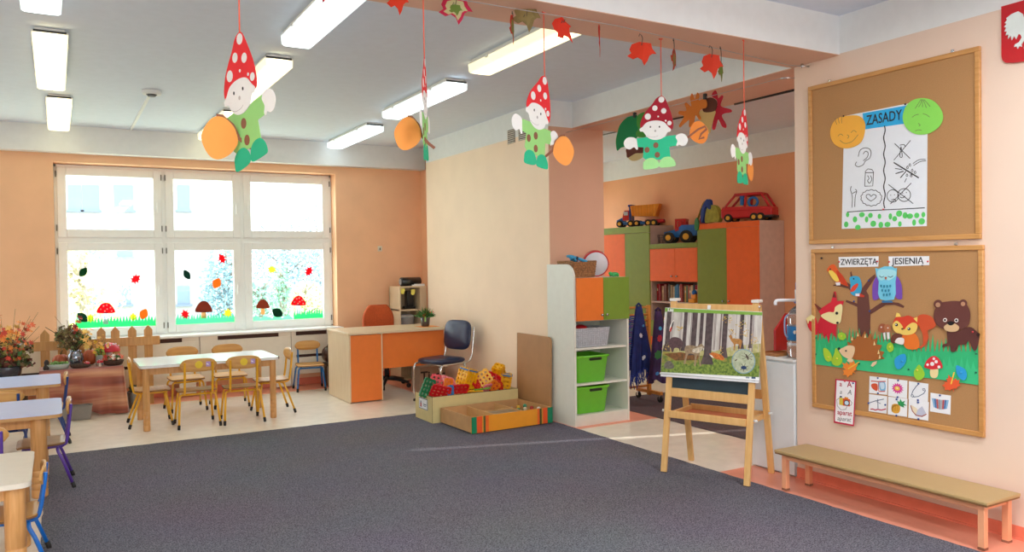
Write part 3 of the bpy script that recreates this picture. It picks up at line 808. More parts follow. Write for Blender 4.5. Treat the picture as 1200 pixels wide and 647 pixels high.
t = thing('projector', 'tall black device standing in the upper compartment of the recess shelf', 'device', (3.97, 9.62, .924))
B(bd_m).box((-.035, -.05, .03), (.06, .05, .23), .008).obj('body', t); B(bd_m).box((-.06, -.06, 0), (.075, .06, .03), .006).obj('foot', t)
t = thing('storage_box', 'grey lidded plastic box in the lower compartment of the recess shelf', 'box', (3.93, 9.6, .469))
B(gry).lathe([(.085, 0), (.1, .33), (.102, .345)], n=20, sy=.8).obj('tub', t); B(mat('clear_lid', '#c9cfd2', .25)).lathe([(.106, .346), (.106, .37), (.06, .385)], n=20, sy=.8).obj('lid', t)
yn = mat('sticky_note', '#e9e06a', .6)
for k, (px, py) in enumerate(((472, 341), (484, 342))):
    s_ = Surf.at((0, 9.447, 0)); x, z = s_.xz(px, py)
    tag(B(yn).cut(xf([(-.025, .03), (.03, .03), (.022, -.03), (-.005, -.045), (-.028, -.03)], s=1), 0, .001).obj('sticky_note', loc=(x, 9.447, z)), ('left' if k == 0 else 'right') + ' yellow sticky note on the top edge of the recess shelf', 'note', 'yellow sticky notes')
# plant on the desk
t = thing('potted_plant', 'small green plant in a dark glass pot on the desk', 'plant', (3.76, 8.60, .7665))
B(mat('dark_glass_pot', '#3b2c2a', .15, coat=.6)).lathe([(.045, 0), (.05, .02), (.058, .115), (.055, .118), (.05, .11)], n=18).obj('pot', t)
g1, g2, g3 = mat('leaf_green', '#3f7a2e', .6, var=.2), mat('leaf_mid', '#568f3c', .6, var=.2), mat('leaf_deep', '#2c5a26', .6, var=.2)
rd = random.Random(5)
b = B()
for i in range(90):
    a = rd.uniform(0, 6.28); el = rd.uniform(.2, 1.3); l = rd.uniform(.07, .17)
    d = Vector((math.cos(a)*math.cos(el), math.sin(a)*math.cos(el), math.sin(el)))
    p = Vector((rd.uniform(-.03, .03), rd.uniform(-.03, .03), .10)); q = p + d*l
    u = d.orthogonal().normalized()*.011
    b.m([g1, g2, g3][i % 3]); b.face([p, p + d*l*.6 + u, q, p + d*l*.6 - u])
b.obj('foliage', t)
b = B(mat('red_berry', '#d9553a', .5))
for i in range(8): b.ball((rd.uniform(-.08, .1), rd.uniform(-.08, 0), rd.uniform(.10, .2)), .009, 8)
b.obj('berry', t); B(mat('light_green_tag', '#9fd06a', .5)).box((-.035, -.066, .06), (-.02, -.06, .12)).obj('plant_tag', t)
tag(B(mat('orange_paper', '#ef9a4e', .7)).box((3.66, 8.46, .7652), (3.89, 8.70, .7662)).obj('paper_mat'), 'orange paper mat under the plant on the desk', 'mat')
# carton under the desk
t = thing('carton', 'brown cardboard carton with dark lettering on the floor behind the navy chair', 'carton', (3.80, 8.62, 0), R(4))
b = B(mat('cardboard', '#a58d77', .8, var=.06)); b.box((-.17, -.11, 0.002), (.17, .11, .30), .003); b.obj('box', t)
b = B(mat('carton_print', '#2a2522', .7)); b.text('Tiger', .0, .19, .15, .1105, bold=.004); b.obj('lettering', t)

# ------------------------------------------------------------------ navy chair
t = thing('side_chair', 'navy upholstered chair with chrome tube legs against the beige wall', 'chair', (3.66, 7.93, 0), R(-72))
navy = mat('navy_vinyl', '#1e2a4c', .35, var=.06, coat=.15)
b = B(navy)
def pad(b, cx, cy, cz, hx, hy, hz, M=None, e=4):
    def f(u, v):
        a = 2*PI*u; w = -PI/2 + PI*v
        sg = lambda c, p: math.copysign(abs(c)**p, c)
        p = Vector((hx*sg(math.cos(w), 2/e)*sg(math.cos(a), 2/e), hy*sg(math.cos(w), 2/e)*sg(math.sin(a), 2/e), hz*sg(math.sin(w), .8)))
        if M: p = M @ p
        return p + Vector((cx, cy, cz))
    b.grid(f, 32, 13, True, True); return b
pad(b, 0, -.01, .445, .215, .22, .036); b.obj('seat_pad', t)
b = B(navy); pad(b, 0, .238, .705, .21, .165, .026, Matrix.Rotation(R(82), 3, 'X')); b.obj('backrest', t)
for s_ in (-1, 1):
    x = s_*.215
    pts = [(x, -.22, .012), (x, -.225, .3), (x, -.215, .385), (x, -.17, .415), (x, 0, .415), (x, .17, .42), (x, .235, .46), (x, .262, .58), (x, .29, .80)]
    B(steel).tube(curve3(pts, 4), .0115, 10).obj('side_frame', t)
    B(steel).tube([(x, .13, .415), (x, .19, .2), (x, .235, .012)], .0115, 10).obj('rear_leg', t)
    for y in (-.22, .235): B(rubber).lathe([(.015, .001), (.015, .022), (.0125, .024)], (x, y, 0), 10).obj('foot_cap', t)
for y in (-.12, .12): B(steel).tube([(-.215, y, .405), (.215, y, .405)], .009, 8).obj('crossbar', t)

# ------------------------------------------------------------------ toy box, drawer and board in the corner
pale_ply = mat('pale_painted_board', '#d9c98f', .5, var=.03); cut_edge = mat('mdf_edge', '#6d5236', .7)
mdf = mat('bare_mdf', '#c79a68', .6, var=.05); mdf_in = mat('bare_mdf_inside', '#d3a873', .6, var=.05)
t = thing('toy_box', 'pale long open wooden box full of interlocking blocks under the navy chair', 'toy box', (3.03, 6.80, 0.0055))
L_, D2, H2 = .93, .40, .245
b = B(pale_ply)
b.box((0, 0, 0), (L_, .016, H2)); b.box((0, D2-.016, 0), (L_, D2, H2)); b.box((0, .016, 0), (.016, D2-.016, H2)); b.box((L_-.016, .016, 0), (L_, D2-.016, H2)); b.box((.016, .016, .01), (L_-.016, D2-.016, .02))
b.m(cut_edge)
for p, q in (((0, 0, H2), (L_, .016, H2+.0015)), ((0, D2-.016, H2), (L_, D2, H2+.0015)), ((0, .016, H2), (.016, D2-.016, H2+.0015))): b.box(p, q)
b.box((-.001, -.001, 0), (.002, .002, H2)); b.obj('box_body', t)
lb = B(mat('label_white', '#e9ecf2', .5)).box((-.003, .11, .11), (0, .30, .205)).m(mat('label_frame', '#7d88a6', .5))
for p, q in (((-.0036, .105, .105), (0, .305, .112)), ((-.0036, .105, .203), (0, .305, .21)), ((-.0036, .105, .105), (0, .112, .21)), ((-.0036, .298, .105), (0, .305, .21))): lb.box(p, q)
lb.m(mat('label_red', '#a83c46', .5)).box((-.004, .245, .125), (0, .275, .16)); lb.m(mat('label_ink', '#33415f', .5)).box((-.004, .25, .16), (0, .27, .18)).box((-.004, .13, .15), (0, .20, .158)).box((-.004, .14, .135), (0, .20, .141)).box((-.004, .238, .122), (0, .282, .128))
lb.obj('label', t)
# drawer box
t = thing('drawer_box', 'low open divided box with striped orange front on the carpet before the toy box', 'drawer box', (3.12, 6.165, .0055), R(2.0))
b = B(mdf); L3, D3, H3 = .855, .60, .148
b.box((0, .014, .012), (.014, D3, H3)); b.box((L3-.014, .014, .012), (L3, D3, H3)); b.box((.014, D3-.014, .012), (L3-.014, D3, H3)); b.obj('side', t)
B(mdf_in).box((.014, .014, .014), (L3-.014, D3-.014, .022)).obj('bottom', t)
b = B(mdf_in); b.box((.27, .014, .022), (.282, D3-.014, H3-.012)); b.obj('divider', t)
b = B(mdf_in); b.box((.57, .014, .022), (.582, D3-.014, H3-.012)); b.obj('divider', t)
b = B(mdf_in); b.box((.282, .30, .022), (.57, .312, H3-.02)); b.obj('divider', t)
b = B(mat('front_amber', '#eb9a28', .4, var=.02)); b.box((-.002, 0, .006), (L3+.002, .014, H3+.002), .001)
for x0, x1, c in ((0, .05, '#12845a'), (.05, .105, '#ee5a25'), (.105, .118, '#e7a53a'), (.118, .14, '#4f5a2e'), (.14, .168, '#ee6a25'), (.69, .712, '#ee6a25'), (.712, .735, '#4f5a2e'), (.735, .748, '#e7a53a'), (.748, .80, '#ee5a25'), (.80, L3, '#12845a')):
    b.m(mat('stripe' + c, c, .4)).box((x0-.0022, -.0012, .007), (x1+.0022, .002, H3+.0025))
b.obj('front', t)
for i in range(4): B(rubber).lathe([(.014, -.0), (.014, .012)], (.05 + (i % 2)*(L3-.1), .06 + (i//2)*.48, 0), 10).obj('caster', t)
M = Matrix.Translation((3.12, 6.165, .0055)) @ Matrix.Rotation(R(2.0), 4, 'Z')
pl = wood('grey_plank', '#a08c74', '#86745e', axis='X')
for k in range(3):
    tag(B(pl).box((-.13, -.03, 0), (.13, .03, .105), .002).obj('wooden_plank', loc=M @ Vector((.425, .07 + .075*k, .0230)), rot=(0, 0, R(2))), ['front', 'middle', 'rear'][k] + ' one of the three grey wooden planks in the middle of the striped box', 'plank', 'wooden planks in the striped box')
rd = random.Random(11)
for k in range(9):
    c = ['#d9d6cf', '#c33b2e', '#e8e4da', '#2f8f63', '#d8c9a8', '#b5372c', '#cfd5d8', '#e0b23a', '#3a8d6a'][k]
    x = .62 + (k % 3)*.075; y = .10 + (k//3)*.12
    b = B(mat('toy' + c, c, .4)); h = rd.uniform(.10, .135)
    b.lathe([(.026, 0), (.028, .01), (.018, .025), (.022, h*.55), (.012, h*.68)], n=12).ball((0, 0, h*.8), .02, 10)
    tag(b.obj('toy_figure', loc=M @ Vector((x, y, .0225))), 'small coloured peg figure in the right compartment of the striped box', 'toy figure', 'peg figures in the striped box')
tag(B(mat('teal_plastic', '#6fb3a8', .35)).lathe([(.045, 0), (.05, .04), (.046, .042), (.04, .01)], n=16).obj('toy_cup', loc=M @ Vector((.12, .10, .0225))), 'pale teal plastic cup in the left compartment of the striped box', 'cup')
t = thing('wooden_board', 'brown fibreboard panel with rounded corner leaning on the beige wall behind the striped box', 'board', (4.012, 6.59, .0055), R(-90))
b = B(mat('fibreboard', '#b18458', .55, var=.05, scale=6)); slab(b, [(-.31, 0), (.31, 0)] + [(.31-.05+.05*math.cos(a), .79-.05+.05*math.sin(a)) for a in [R(i*15) for i in range(7)]] + [(-.31, .79)], -.009, .009, Matrix.Rotation(PI/2, 4, 'X') @ Matrix.Identity(4)); b.obj('panel', t)
for o in t.children: o.rotation_euler = (R(-1), 0, 0)
b = B(cut_edge); b.box((-.31, -.0095, .0), (-.306, .0095, .79)); o = b.obj('edge', t); o.rotation_euler = (R(-1), 0, 0)

# interlocking waffle blocks
def waffle(b, nx, nz, p=.041, t=.014, M=None):
    M = M or Matrix.Identity(4)
    w, h = nx*p, nz*p
    for i in range(nx+1): b.box((-w/2 + i*p - .0105, -t/2, -h/2-.006), (-w/2 + i*p + .0105, t/2, h/2+.006), M=M)
    for j in range(nz+1): b.box((-w/2-.006, -t/2+.0004, -h/2 + j*p - .0105), (w/2+.006, t/2-.0004, -h/2 + j*p + .0105), M=M)
    for i in range(nx):
        for s_ in (-1, 1): b.box((-w/2 + (i+.5)*p - .007, -t/2+.001, s_*(h/2+.004)-.012), (-w/2 + (i+.5)*p + .007, t/2-.001, s_*(h/2+.004)+.012), M=M)
    for j in range(nz):
        for s_ in (-1, 1): b.box((s_*(w/2+.004)-.012, -t/2+.001, -h/2 + (j+.5)*p - .007), (s_*(w/2+.004)+.012, t/2-.001, -h/2 + (j+.5)*p + .007), M=M)
bc = {k: mat('block_' + k, v, .35, coat=.2, var=.03) for k, v in dict(yellow='#f6b70a', red='#d81424', green='#157a4c', orange='#ef7d22', blue='#2f7fc4', pink='#e87d8e', lime='#6db83c').items()}
def block(name, c, px, py, Y, nx, nz, e, label, cube=False, c2=None):
    x, z = Surf.at((0, Y, 0)).xz(px, py)
    b = B(bc[c]); w, h = nx*.041, nz*.041
    if cube:
        for s_ in (-1, 1):
            waffle(b, nx, nz, M=Matrix.Translation((0, s_*w/2, 0))); waffle(b, nx, nz, M=Matrix.Translation((s_*w/2, 0, 0)) @ Matrix.Rotation(PI/2, 4, 'Z'))
        b.m(bc[c2 or c]); waffle(b, nx, nx, M=Matrix.Translation((0, 0, h/2)) @ Matrix.Rotation(PI/2, 4, 'X'))
        b.m(bc[c]); waffle(b, nx, nx, M=Matrix.Translation((0, 0, -h/2)) @ Matrix.Rotation(PI/2, 4, 'X'))
    else: waffle(b, nx, nz)
    tag(b.obj(name, loc=(x, Y, z), rot=tuple(R(a) for a in e)), label, 'toy block', 'interlocking blocks in the toy box')
GB = 'interlocking blocks in the toy box'
for a in [('green', 501, 455, 6.93, 3, 4, (10, 20, 20), 'dark green waffle block standing at the left end of the toy box'),
          ('red', 513, 448, 7.05, 3, 3, (-15, 10, -30), 'red waffle block behind the green one at the toy box left end'),
          ('red', 516, 459, 6.87, 4, 3, (35, 15, -10), 'red waffle block lying right of the dark green block'),
          ('orange', 525, 455, 6.92, 2, 4, (-5, 12, 15), 'narrow orange yellow waffle block left of the tall yellow cube'),
          ('pink', 526, 446, 7.0, 3, 2, (-50, 20, 10), 'pink waffle plate leaning at the left of the tall yellow cube'),
          ('red', 538, 456, 6.90, 4, 2, (30, 0, -15), 'red waffle block below the tall yellow cube'),
          ('red', 548, 455, 7.02, 4, 3, (60, 10, 20), 'red waffle block lying in the middle of the toy box'),
          ('red', 560, 450, 6.97, 3, 3, (-30, -20, 40), 'red waffle block between the two yellow cubes'),
          ('red', 575, 447, 7.0, 3, 4, (20, 30, -20), 'red waffle block under the right yellow cube'),
          ('lime', 563, 457, 6.88, 4, 2, (70, 0, 8), 'lime green waffle plate lying flat at the middle front of the toy box'),
          ('yellow', 557, 459, 6.86, 3, 1, (70, 5, -5), 'small yellow strip block at the front edge of the toy box'),
          ('pink', 570, 455, 6.86, 2, 2, (40, 0, 20), 'small pink red block right of the lime green plate'),
          ('red', 585, 449, 6.93, 3, 3, (-20, 30, 30), 'red waffle block left of the rightmost yellow plate'),
          ('yellow', 565, 444, 6.99, 4, 3, (-20, -28, -12), 'tilted yellow waffle plate between the tall cube and the top cube'),
          ('orange', 579, 452, 6.87, 2, 2, (30, 45, 0), 'small orange block at the right front of the toy box'),
          ('blue', 528, 458, 6.86, 1, 2, (0, 0, 0), 'tiny blue block beside the narrow orange block')]:
    c, px, py, Y, nx, nz, e, lb = a
    block('waffle_block', c, px, py, Y, nx, nz, e, lb)
block('waffle_block', 'yellow', 547, 443, 6.99, 3, 4, (8, 14, 18), 'tall yellow waffle cube with a blue top standing in the toy box', True, 'blue')
block('waffle_block', 'yellow', 584, 434, 7.02, 2, 2, (15, -25, 30), 'yellow waffle cube on top of the pile, highest on the right', True)
block('waffle_block', 'yellow', 593, 446, 6.99, 2, 3, (5, 10, -30), 'rightmost yellow waffle cube with a blue side in the toy box', True, 'blue')
# ------------------------------------------------------------------ white toy shelf by the pillar
grn = mat('green_laminate', '#77993a', .4, var=.02); shelf_w = mat('white_shelf_board', '#e2e5dc', .4, var=.015)
knob_m = mat('metal_knob', '#b9bcbf', .25, metal=1.)
t = thing('storage_shelf', 'white storage shelf with orange and green doors standing at the pillar', 'shelf', (4.05, 5.93, 0))
b = B(shelf_w)
side = [(0, 0), (.445, 0), (.445, 1.48)] + [(.13 - .13*math.sin(R(a)), 1.48 - .13 + .13*math.cos(R(a))) for a in range(0, 91, 15)]
lo = [b.bm.verts.new((0, y, z)) for y, z in side]; hi = [b.bm.verts.new((.02, y, z)) for y, z in side]
b._f(lo[::-1]); b._f(hi)
for i in range(len(side)): b._f([lo[i], lo[(i+1) % len(side)], hi[(i+1) % len(side)], hi[i]])
b.obj('side_panel', t)
B(shelf_w).box((.60, .0, 0), (.62, .445, 1.355), .001).obj('side_panel', t)
B(shelf_w).box((.02, .43, 0), (.60, .445, 1.355)).obj('back_panel', t)
for z, y0 in ((.085, .004), (.37, .01), (.695, .01), (.955, .02), (1.337, .004)):
    B(shelf_w).box((.02, y0, z), (.60, .43, z+.018), .001).obj('shelf_board', t)
B(shelf_w).box((.02, .006, 0), (.60, .024, .085)).obj('plinth', t)
for x0, x1, m_, kx in ((.022, .318, orange_lam, .292), (.322, .618, grn, .348)):
    d = B(m_).box((x0, -.016, .962), (x1, .002, 1.355), .0015).obj('door', t)
    B(knob_m).lathe([(.006, 0), (.006, .012), (.012, .016), (.011, .024), (.004, .027)], (kx, -.016, 1.01), 12, Matrix.Rotation(PI/2, 3, 'X')).obj('knob', d)
lime = mat('lime_plastic', '#6fd02c', .35, coat=.2, var=.02); handle_dark = mat('dark_handle_recess', '#22301c', .5)
for z, lb in ((.3885, 'upper one of the two lime green plastic bins in the white shelf'), (.1035, 'lower one of the two lime green plastic bins in the white shelf')):
    t = thing('plastic_bin', lb, 'bin', (4.275, 6.12, z), 0, 'green bins in the white shelf')
    b = B(lime)
    def ring(z_, wx, wy, r=.03): return [b.bm.verts.new((x, y, z_)) for x, y in rrect(-wx, -wy, wx, wy, r, 4)]
    rr = [ring(.001, .155, .13), ring(.005, .16, .135), ring(.225, .185, .155), ring(.232, .197, .166), ring(.248, .197, .166), ring(.248, .187, .156), ring(.23, .18, .15), ring(.01, .155, .13)]
    for a, c in zip(rr, rr[1:]):
        for j in range(len(a)): b._f([a[j], a[(j+1) % len(a)], c[(j+1) % len(a)], c[j]], True)
    b._f(rr[0][::-1]); b._f(rr[-1]); b.obj('tub', t)
    b = B(handle_dark); slab(b, rrect(-.07, -.013, .07, .013, .01, 4), 0, .003, Matrix.Translation((.03, -.158, .215)) @ Matrix.Rotation(PI/2 + .1, 4, 'X')); b.obj('hand_grip', t)
    B(lime).box((-.19, -.168, .243), (-.11, -.156, .252), .003).obj('rim_notch', t)
# grey woven basket and red toy
weave_g = mat('grey_woven_plastic', '#c9ced6', .5, var=.12, scale=70, bump=.5)
t = thing('storage_basket', 'light grey woven plastic basket on the open compartment of the white shelf', 'basket', (4.29, 6.11, .7145))
b = B(weave_g)
hx0, hy0, hx1, hy1 = .175, .13, .195, .15
NR = 9
rings = []
for i in range(NR*2+1):
    f = i/(NR*2); k = 0.004 if i % 2 else 0
    rings.append([b.bm.verts.new((x*(1+k/.2), y*(1+k/.15), .001 + .175*f)) for x, y in rrect(-(hx0+(hx1-hx0)*f), -(hy0+(hy1-hy0)*f), hx0+(hx1-hx0)*f, hy0+(hy1-hy0)*f, .03, 3)])
inn = [b.bm.verts.new((x, y, .176)) for x, y in rrect(-hx1+.008, -hy1+.008, hx1-.008, hy1-.008, .03, 3)]
bot = [b.bm.verts.new((x, y, .01)) for x, y in rrect(-hx0+.008, -hy0+.008, hx0-.008, hy0-.008, .03, 3)]
seq = rings + [inn, bot]
for a, c in zip(seq, seq[1:]):
    for j in range(len(a)): b._f([a[j], a[(j+1) % len(a)], c[(j+1) % len(a)], c[j]])
b._f(seq[0][::-1]); b._f(seq[-1])
b.obj('tub', t)
b = B(mat('basket_rib', '#b3b8c2', .5))
for i in range(17):
    x = -.165 + i*.0206
    b.tube([(x*.97, -.134, .008), (x*1.06, -.1545, .172)], .0022, 4)
b.obj('rib', t)
red_p = mat('red_plastic', '#c8222c', .35, coat=.2)
tag(B(red_p).lathe([(.07, 0), (.085, .03), (.06, .10), (.02, .115)], n=18).obj('toy_bowl', loc=(4.235, 6.10, .80)), 'red plastic toy bowl lying inside the grey woven basket', 'toy bowl')
tag(B(gry).box((-.05, -.02, 0), (.05, .02, .10), .006).obj('toy_block', loc=(4.37, 6.13, .79), rot=(0, .1, .1)), 'grey toy block sticking out of the grey woven basket', 'toy block')
# on top of the white shelf
wick = mat('brown_wicker', '#96683f', .7, var=.35, scale=60, bump=.8, bscale=120)
t = thing('wicker_basket', 'brown wicker basket with raised corners on top of the white shelf', 'basket', (4.225, 6.13, 1.3562))
b = B(wick)
def wr(f, z, k=0): return [b.bm.verts.new((x*(1+k), y*(1+k), z(x, f) if callable(z) else z)) for x, y in rrect(-.125-.015*f, -.12-.015*f, .125+.015*f, .12+.015*f, .02, 3)]
seq = []
for i in range(15):
    f = i/14; seq.append(wr(f, (lambda x, f: .001 + f*(.12 + .035*(abs(x)/.14)**3)), .02*(i % 2)))
seq.append(wr(.9, (lambda x, f: .115 + .035*(abs(x)/.14)**3), -.06)); seq.append(wr(0, .008, -.06))
for a, c in zip(seq, seq[1:]):
    for j in range(len(a)): b._f([a[j], a[(j+1) % len(a)], c[(j+1) % len(a)], c[j]])
b._f(seq[0][::-1]); b._f(seq[-1]); b.obj('basket_body', t)
lb_ = mat('light_blue_plastic', '#35a6d8', .35, coat=.2)
for k, (x, y, z, e, l, lb) in enumerate([(4.19, 6.10, 1.50, (.1, .35, .5), .11, 'light blue toy stick lying across the wicker basket rim'), (4.23, 6.14, 1.525, (.0, .3, -.3), .10, 'upper light blue toy stick on the wicker basket'), (4.13, 6.06, 1.53, (.3, .2, 1.0), .07, 'short blue toy stick at the left corner of the wicker basket')]):
    b = B(lb_); b.tube([(-l, 0, 0), (-l*.6, 0, .01), (l*.6, 0, .01), (l, 0, 0)], [.012, .016, .014, .02], 10); b.m(mat('dark_band', '#263a52', .5)); b.tube([(-.01, 0, .01), (.01, 0, .01)], .0175, 10)
    tag(b.obj('toy_stick', loc=(x, y, z), rot=e), lb, 'toy', 'blue toys in the wicker basket')
t = thing('drum', 'small hand drum with red rim and white skin standing on the white shelf', 'drum', (4.47, 6.17, 1.363), R(-30))
M = Matrix.Translation((0, 0, .122)) @ Matrix.Rotation(PI/2 + R(8), 4, 'X')
b = B(red_p); b.lathe([(.112, -.05), (.122, -.05), (.122, .05), (.112, .05), (.108, .04), (.108, -.04)], n=32, M=M); b.obj('rim', t)
B(mat('drum_skin', '#dfdfea', .5)).lathe([(.001, .035), (.110, .035), (.1125, .046), (.110, .052), (.001, .053)], n=32, M=M).obj('skin', t)
for i in range(6):
    a = i*PI/3; B(steel).tube([M @ Vector((.125*math.cos(a), .125*math.sin(a), -.03)), M @ Vector((.125*math.cos(a), .125*math.sin(a), .035))], .004, 6).obj('tension_rod', t)
gl_ = mat('green_plastic', '#2fae5c', .35, coat=.2)
t = thing('toy_animal', 'small green plastic toy at the right end of the white shelf top', 'toy', (4.60, 6.05, 1.356))
b = B(gl_); b.ball((0, 0, .022), (.05, .03, .022), 14).ball((-.045, 0, .03), (.022, .018, .018), 10); b.obj('body', t)
for x in (-.03, .03):
    for y in (-.02, .02): B(gl_).cyl((x, y, 0), (x, y, .02), .01, n=8).obj('leg', t)

# ------------------------------------------------------------------ clothes rack with costumes
rackw = wood('orange_pine', '#d99b4a', '#c98638', axis='Z')
t = thing('clothes_rack', 'low orange wooden clothes rack on wheels behind the white shelf', 'clothes rack', (5.36, 6.62, 0.009))
for x in (-.46, .12):
    B(rackw).box((x-.018, -.02, .06), (x+.018, .02, 1.02), .004).obj('post', t)
    B(rackw).box((x-.02, -.2, .08), (x+.02, .2, .115), .004).obj('foot_rail', t)
    for y in (-.18, .18):
        w = B(rubber).tube([(x-.012, y, .036), (x+.012, y, .036)], .034, 16).obj('wheel', t)
        B(steel).box((x-.018, y-.012, .03), (x+.018, y+.012, .085), .003).obj('fork', w)
for z in (.16, .62, .68, .74, .80, .86, .92, 1.0):
    B(rackw).tube([(-.46, 0, z), (.12, 0, z)], .012, 10).obj('rail', t)
B(rackw).tube([(.02, -.0, 1.0), (.02, -.10, 1.0)], .009, 8).obj('peg', t)
def garment(name, label, cat, loc, rz, w0, w1, h, d, m_, seed, folds=9, deco=None, fringe=None, arms=True):
    rd = random.Random(seed)
    t = thing(name, label, cat, loc, rz, 'costumes on the clothes rack')
    b = B(m_); ph = [rd.uniform(0, 6.3) for _ in range(3)]
    def f(u, v):
        a = 2*PI*u; s_ = v**.75
        w = w0 + (w1-w0)*s_
        k = 1 + (.22*math.sin(folds*a + ph[0] + 2*v) + .1*math.sin(2*folds*a + ph[1]))*v
        return (w*math.cos(a)*k + .03*v*math.sin(ph[2]), d*(.4+.6*s_)*math.sin(a)*k, -h*v - .03*v*math.sin(3*a + ph[1]) - .02*(1-math.cos(a))*v)
    b.grid(f, 72, 22, True, True); b.obj('cloth', t)
    B(m_).tube([f(0, 0), (0, 0, .03), f(.5, 0)], .012, 6).obj('loop', t)
    if fringe:
        b = B(fringe)
        for i in range(64):
            u = i/64; p = Vector(f(u, 1)); 
            b.tube([p + Vector((0, 0, .02)), p + Vector((rd.uniform(-.01, .01), rd.uniform(-.01, .01), -.05)), p + Vector((rd.uniform(-.02, .02), rd.uniform(-.01, .01), -.10 - rd.uniform(0, .03)))], .0035, 4)
        for i in range(26):
            v = .15 + .8*i/26
            for u in (.5, .46):
                p = Vector(f(u, v)); b.tube([p, p + Vector((-.035, 0, .0)), p + Vector((-.06 - rd.uniform(0, .02), rd.uniform(-.01, .01), -.015))], .0035, 4)
        b.obj('fringe', t)
    if deco:
        for u, v, r, c in deco:
            p = Vector(f(u, v)); q = Vector(f(u+.01, v)) - p; w = Vector(f(u, v+.02)) - p
            n_ = q.cross(w).normalized()
            if n_.dot(Vector((0, -1, 0))) < 0: n_ = -n_
            q.normalize(); w = n_.cross(q)
            bb = B(mat('patch' + c, c, .7))
            ring = [p + n_*.012 + (q*math.cos(2*PI*i/14) + w*1.3*math.sin(2*PI*i/14))*r*(1 if i % 2 else .75) for i in range(14)]
            A = [bb.bm.verts.new(x) for x in ring]; C_ = [bb.bm.verts.new(x - n_*.006) for x in ring]
            bb._f(A); bb._f(C_[::-1])
            for i in range(14): bb._f([A[i], A[(i+1) % 14], C_[(i+1) % 14], C_[i]])
            bb.obj('patch', t)
navy_c = mat('navy_cloth', '#182a6e', .75, var=.25, scale=12); purple_c = mat('purple_cloth', '#3a2350', .8, var=.3, scale=9)
garment('fringed_costume', 'navy blue costume with blue fringe hanging on the clothes rack', 'costume', (5.245, 6.49, 1.03), R(-10), .03, .115, .66, .075, navy_c, 3, 7, deco=[(.70, .45, .02, '#d8d8e8'), (.74, .82, .018, '#e8e8ee'), (.76, .8, .016, '#e8e8ee'), (.80, .3, .012, '#4aa0d8')], fringe=mat('blue_fringe', '#2340a8', .7))
garment('patched_costume', 'dark purple costume with red, green and orange patches hanging on the clothes rack', 'costume', (5.31, 6.26, .99), R(-25), .03, .105, .68, .075, purple_c, 8, 6, deco=[(.72, .38, .03, '#a8283a'), (.68, .62, .04, '#2d6b38'), (.80, .55, .035, '#b02a3c'), (.84, .70, .05, '#b5502a'), (.66, .9, .018, '#3f7fc0'), (.76, .24, .018, '#3aa0d0'), (.74, .86, .02, '#8a1f3a')])

# ------------------------------------------------------------------ wardrobe wall in the alcove
XW = 7.08; SW = Surf.at((XW, 0, 0), -PI/2)
carc = mat('wardrobe_grey_wood', '#c4afa2', .6, var=.05); wor = mat('wardrobe_orange', '#ee6a26', .62, var=.03); wgr = mat('wardrobe_green', '#7f9136', .62, var=.03)
inner = mat('wardrobe_inner', '#c3b2a8', .6)
yl = lambda px, py: -SW.xz(px, py)[0]
zl = lambda px, py: SW.xz(px, py)[1]
ya, yb_, yc, yd = yl(706, 266), yl(762, 266), yl(818, 262), yl(890, 262)
z1, z2, z3 = zl(735, 266), zl(790, 285), zl(860, 260)
def cab(label, y0, y1, h):
    # local frame: x runs towards -y of the room, the front faces -x of the room
    t = thing('wardrobe', label, 'wardrobe', (XW, y0, 0), -PI/2, 'alcove wardrobe units')
    return t, (y0-y1)
def front(t, m_, x0, x1, za, zb, knob=None, name='door'):
    d = B(m_).box((x0+.002, -.018, za+.002), (x1-.002, 0, zb-.002), .0015).obj(name, t)
    if knob: B(knob_m).lathe([(.007, 0), (.007, .014), (.013, .018), (.011, .028), (.003, .03)], (knob[0], -.018, knob[1]), 12, Matrix.Rotation(PI/2, 3, 'X')).obj('knob', d)
    return d
# left tall unit
t, w = cab('tall wardrobe with orange and green doors at the left of the alcove', ya, yb_, z1)
B(carc).box((0, 0, 0), (w, .41, z1), .002).obj('carcass', t)
zt = zl(735, 274)
front(t, wgr, 0, w, zt, z1, name='top_panel')
xm = ya - yl(733.5, 300)
front(t, wor, 0, xm, .08, zt); d = front(t, wgr, xm, w, .08, zt)
zk = zl(737, 348); B(knob_m).box((xm+.03, -.045, zk-.008), (xm+.12, -.035, zk+.008), .003).box((xm+.03, -.04, zk-.008), (xm+.045, -.018, zk+.008)).obj('handle', d)
# middle unit with open shelves
t, w = cab('lower middle wardrobe unit with book shelf and orange double doors in the alcove', yb_, yc, z2)
za, zb_, zc_, zd, ze, zf = zl(790, 291), zl(790, 330), zl(790, 354), zl(790, 377), zl(775, 395), .35
b = B(carc); b.box((0, .0, 0), (.022, .41, z2)); b.box((w-.022, 0, 0), (w, .41, z2)); b.box((.022, .40, 0), (w-.022, .41, z2)); b.box((.022, 0, z2-.02), (w-.022, .41, z2)); b.box((.022, .01, zb_-.0), (w-.022, .40, zb_+.02)); b.box((.022, .01, zd-.02), (w-.022, .40, zd)); b.box((.022, .03, 0), (w-.022, .40, .08)); b.obj('carcass', t)
B(carc).box((.022, .002, zc_-.022), (w-.022, .40, zc_), .001).obj('shelf_board', t)
front(t, wgr, 0, w, za, z2, name='top_panel')
xm = yb_ - yl(792, 310)
front(t, wor, .004, xm, zb_, za, (xm-.05, zb_+.07)); front(t, wor, xm, w-.004, zb_, za, (xm+.05, zb_+.07))
front(t, wgr, .004, w/2, ze, zd, (w/4, (zd+ze)/2), 'drawer'); front(t, wgr, w/2, w-.004, ze, zd, (w*.75, (zd+ze)/2), 'drawer')
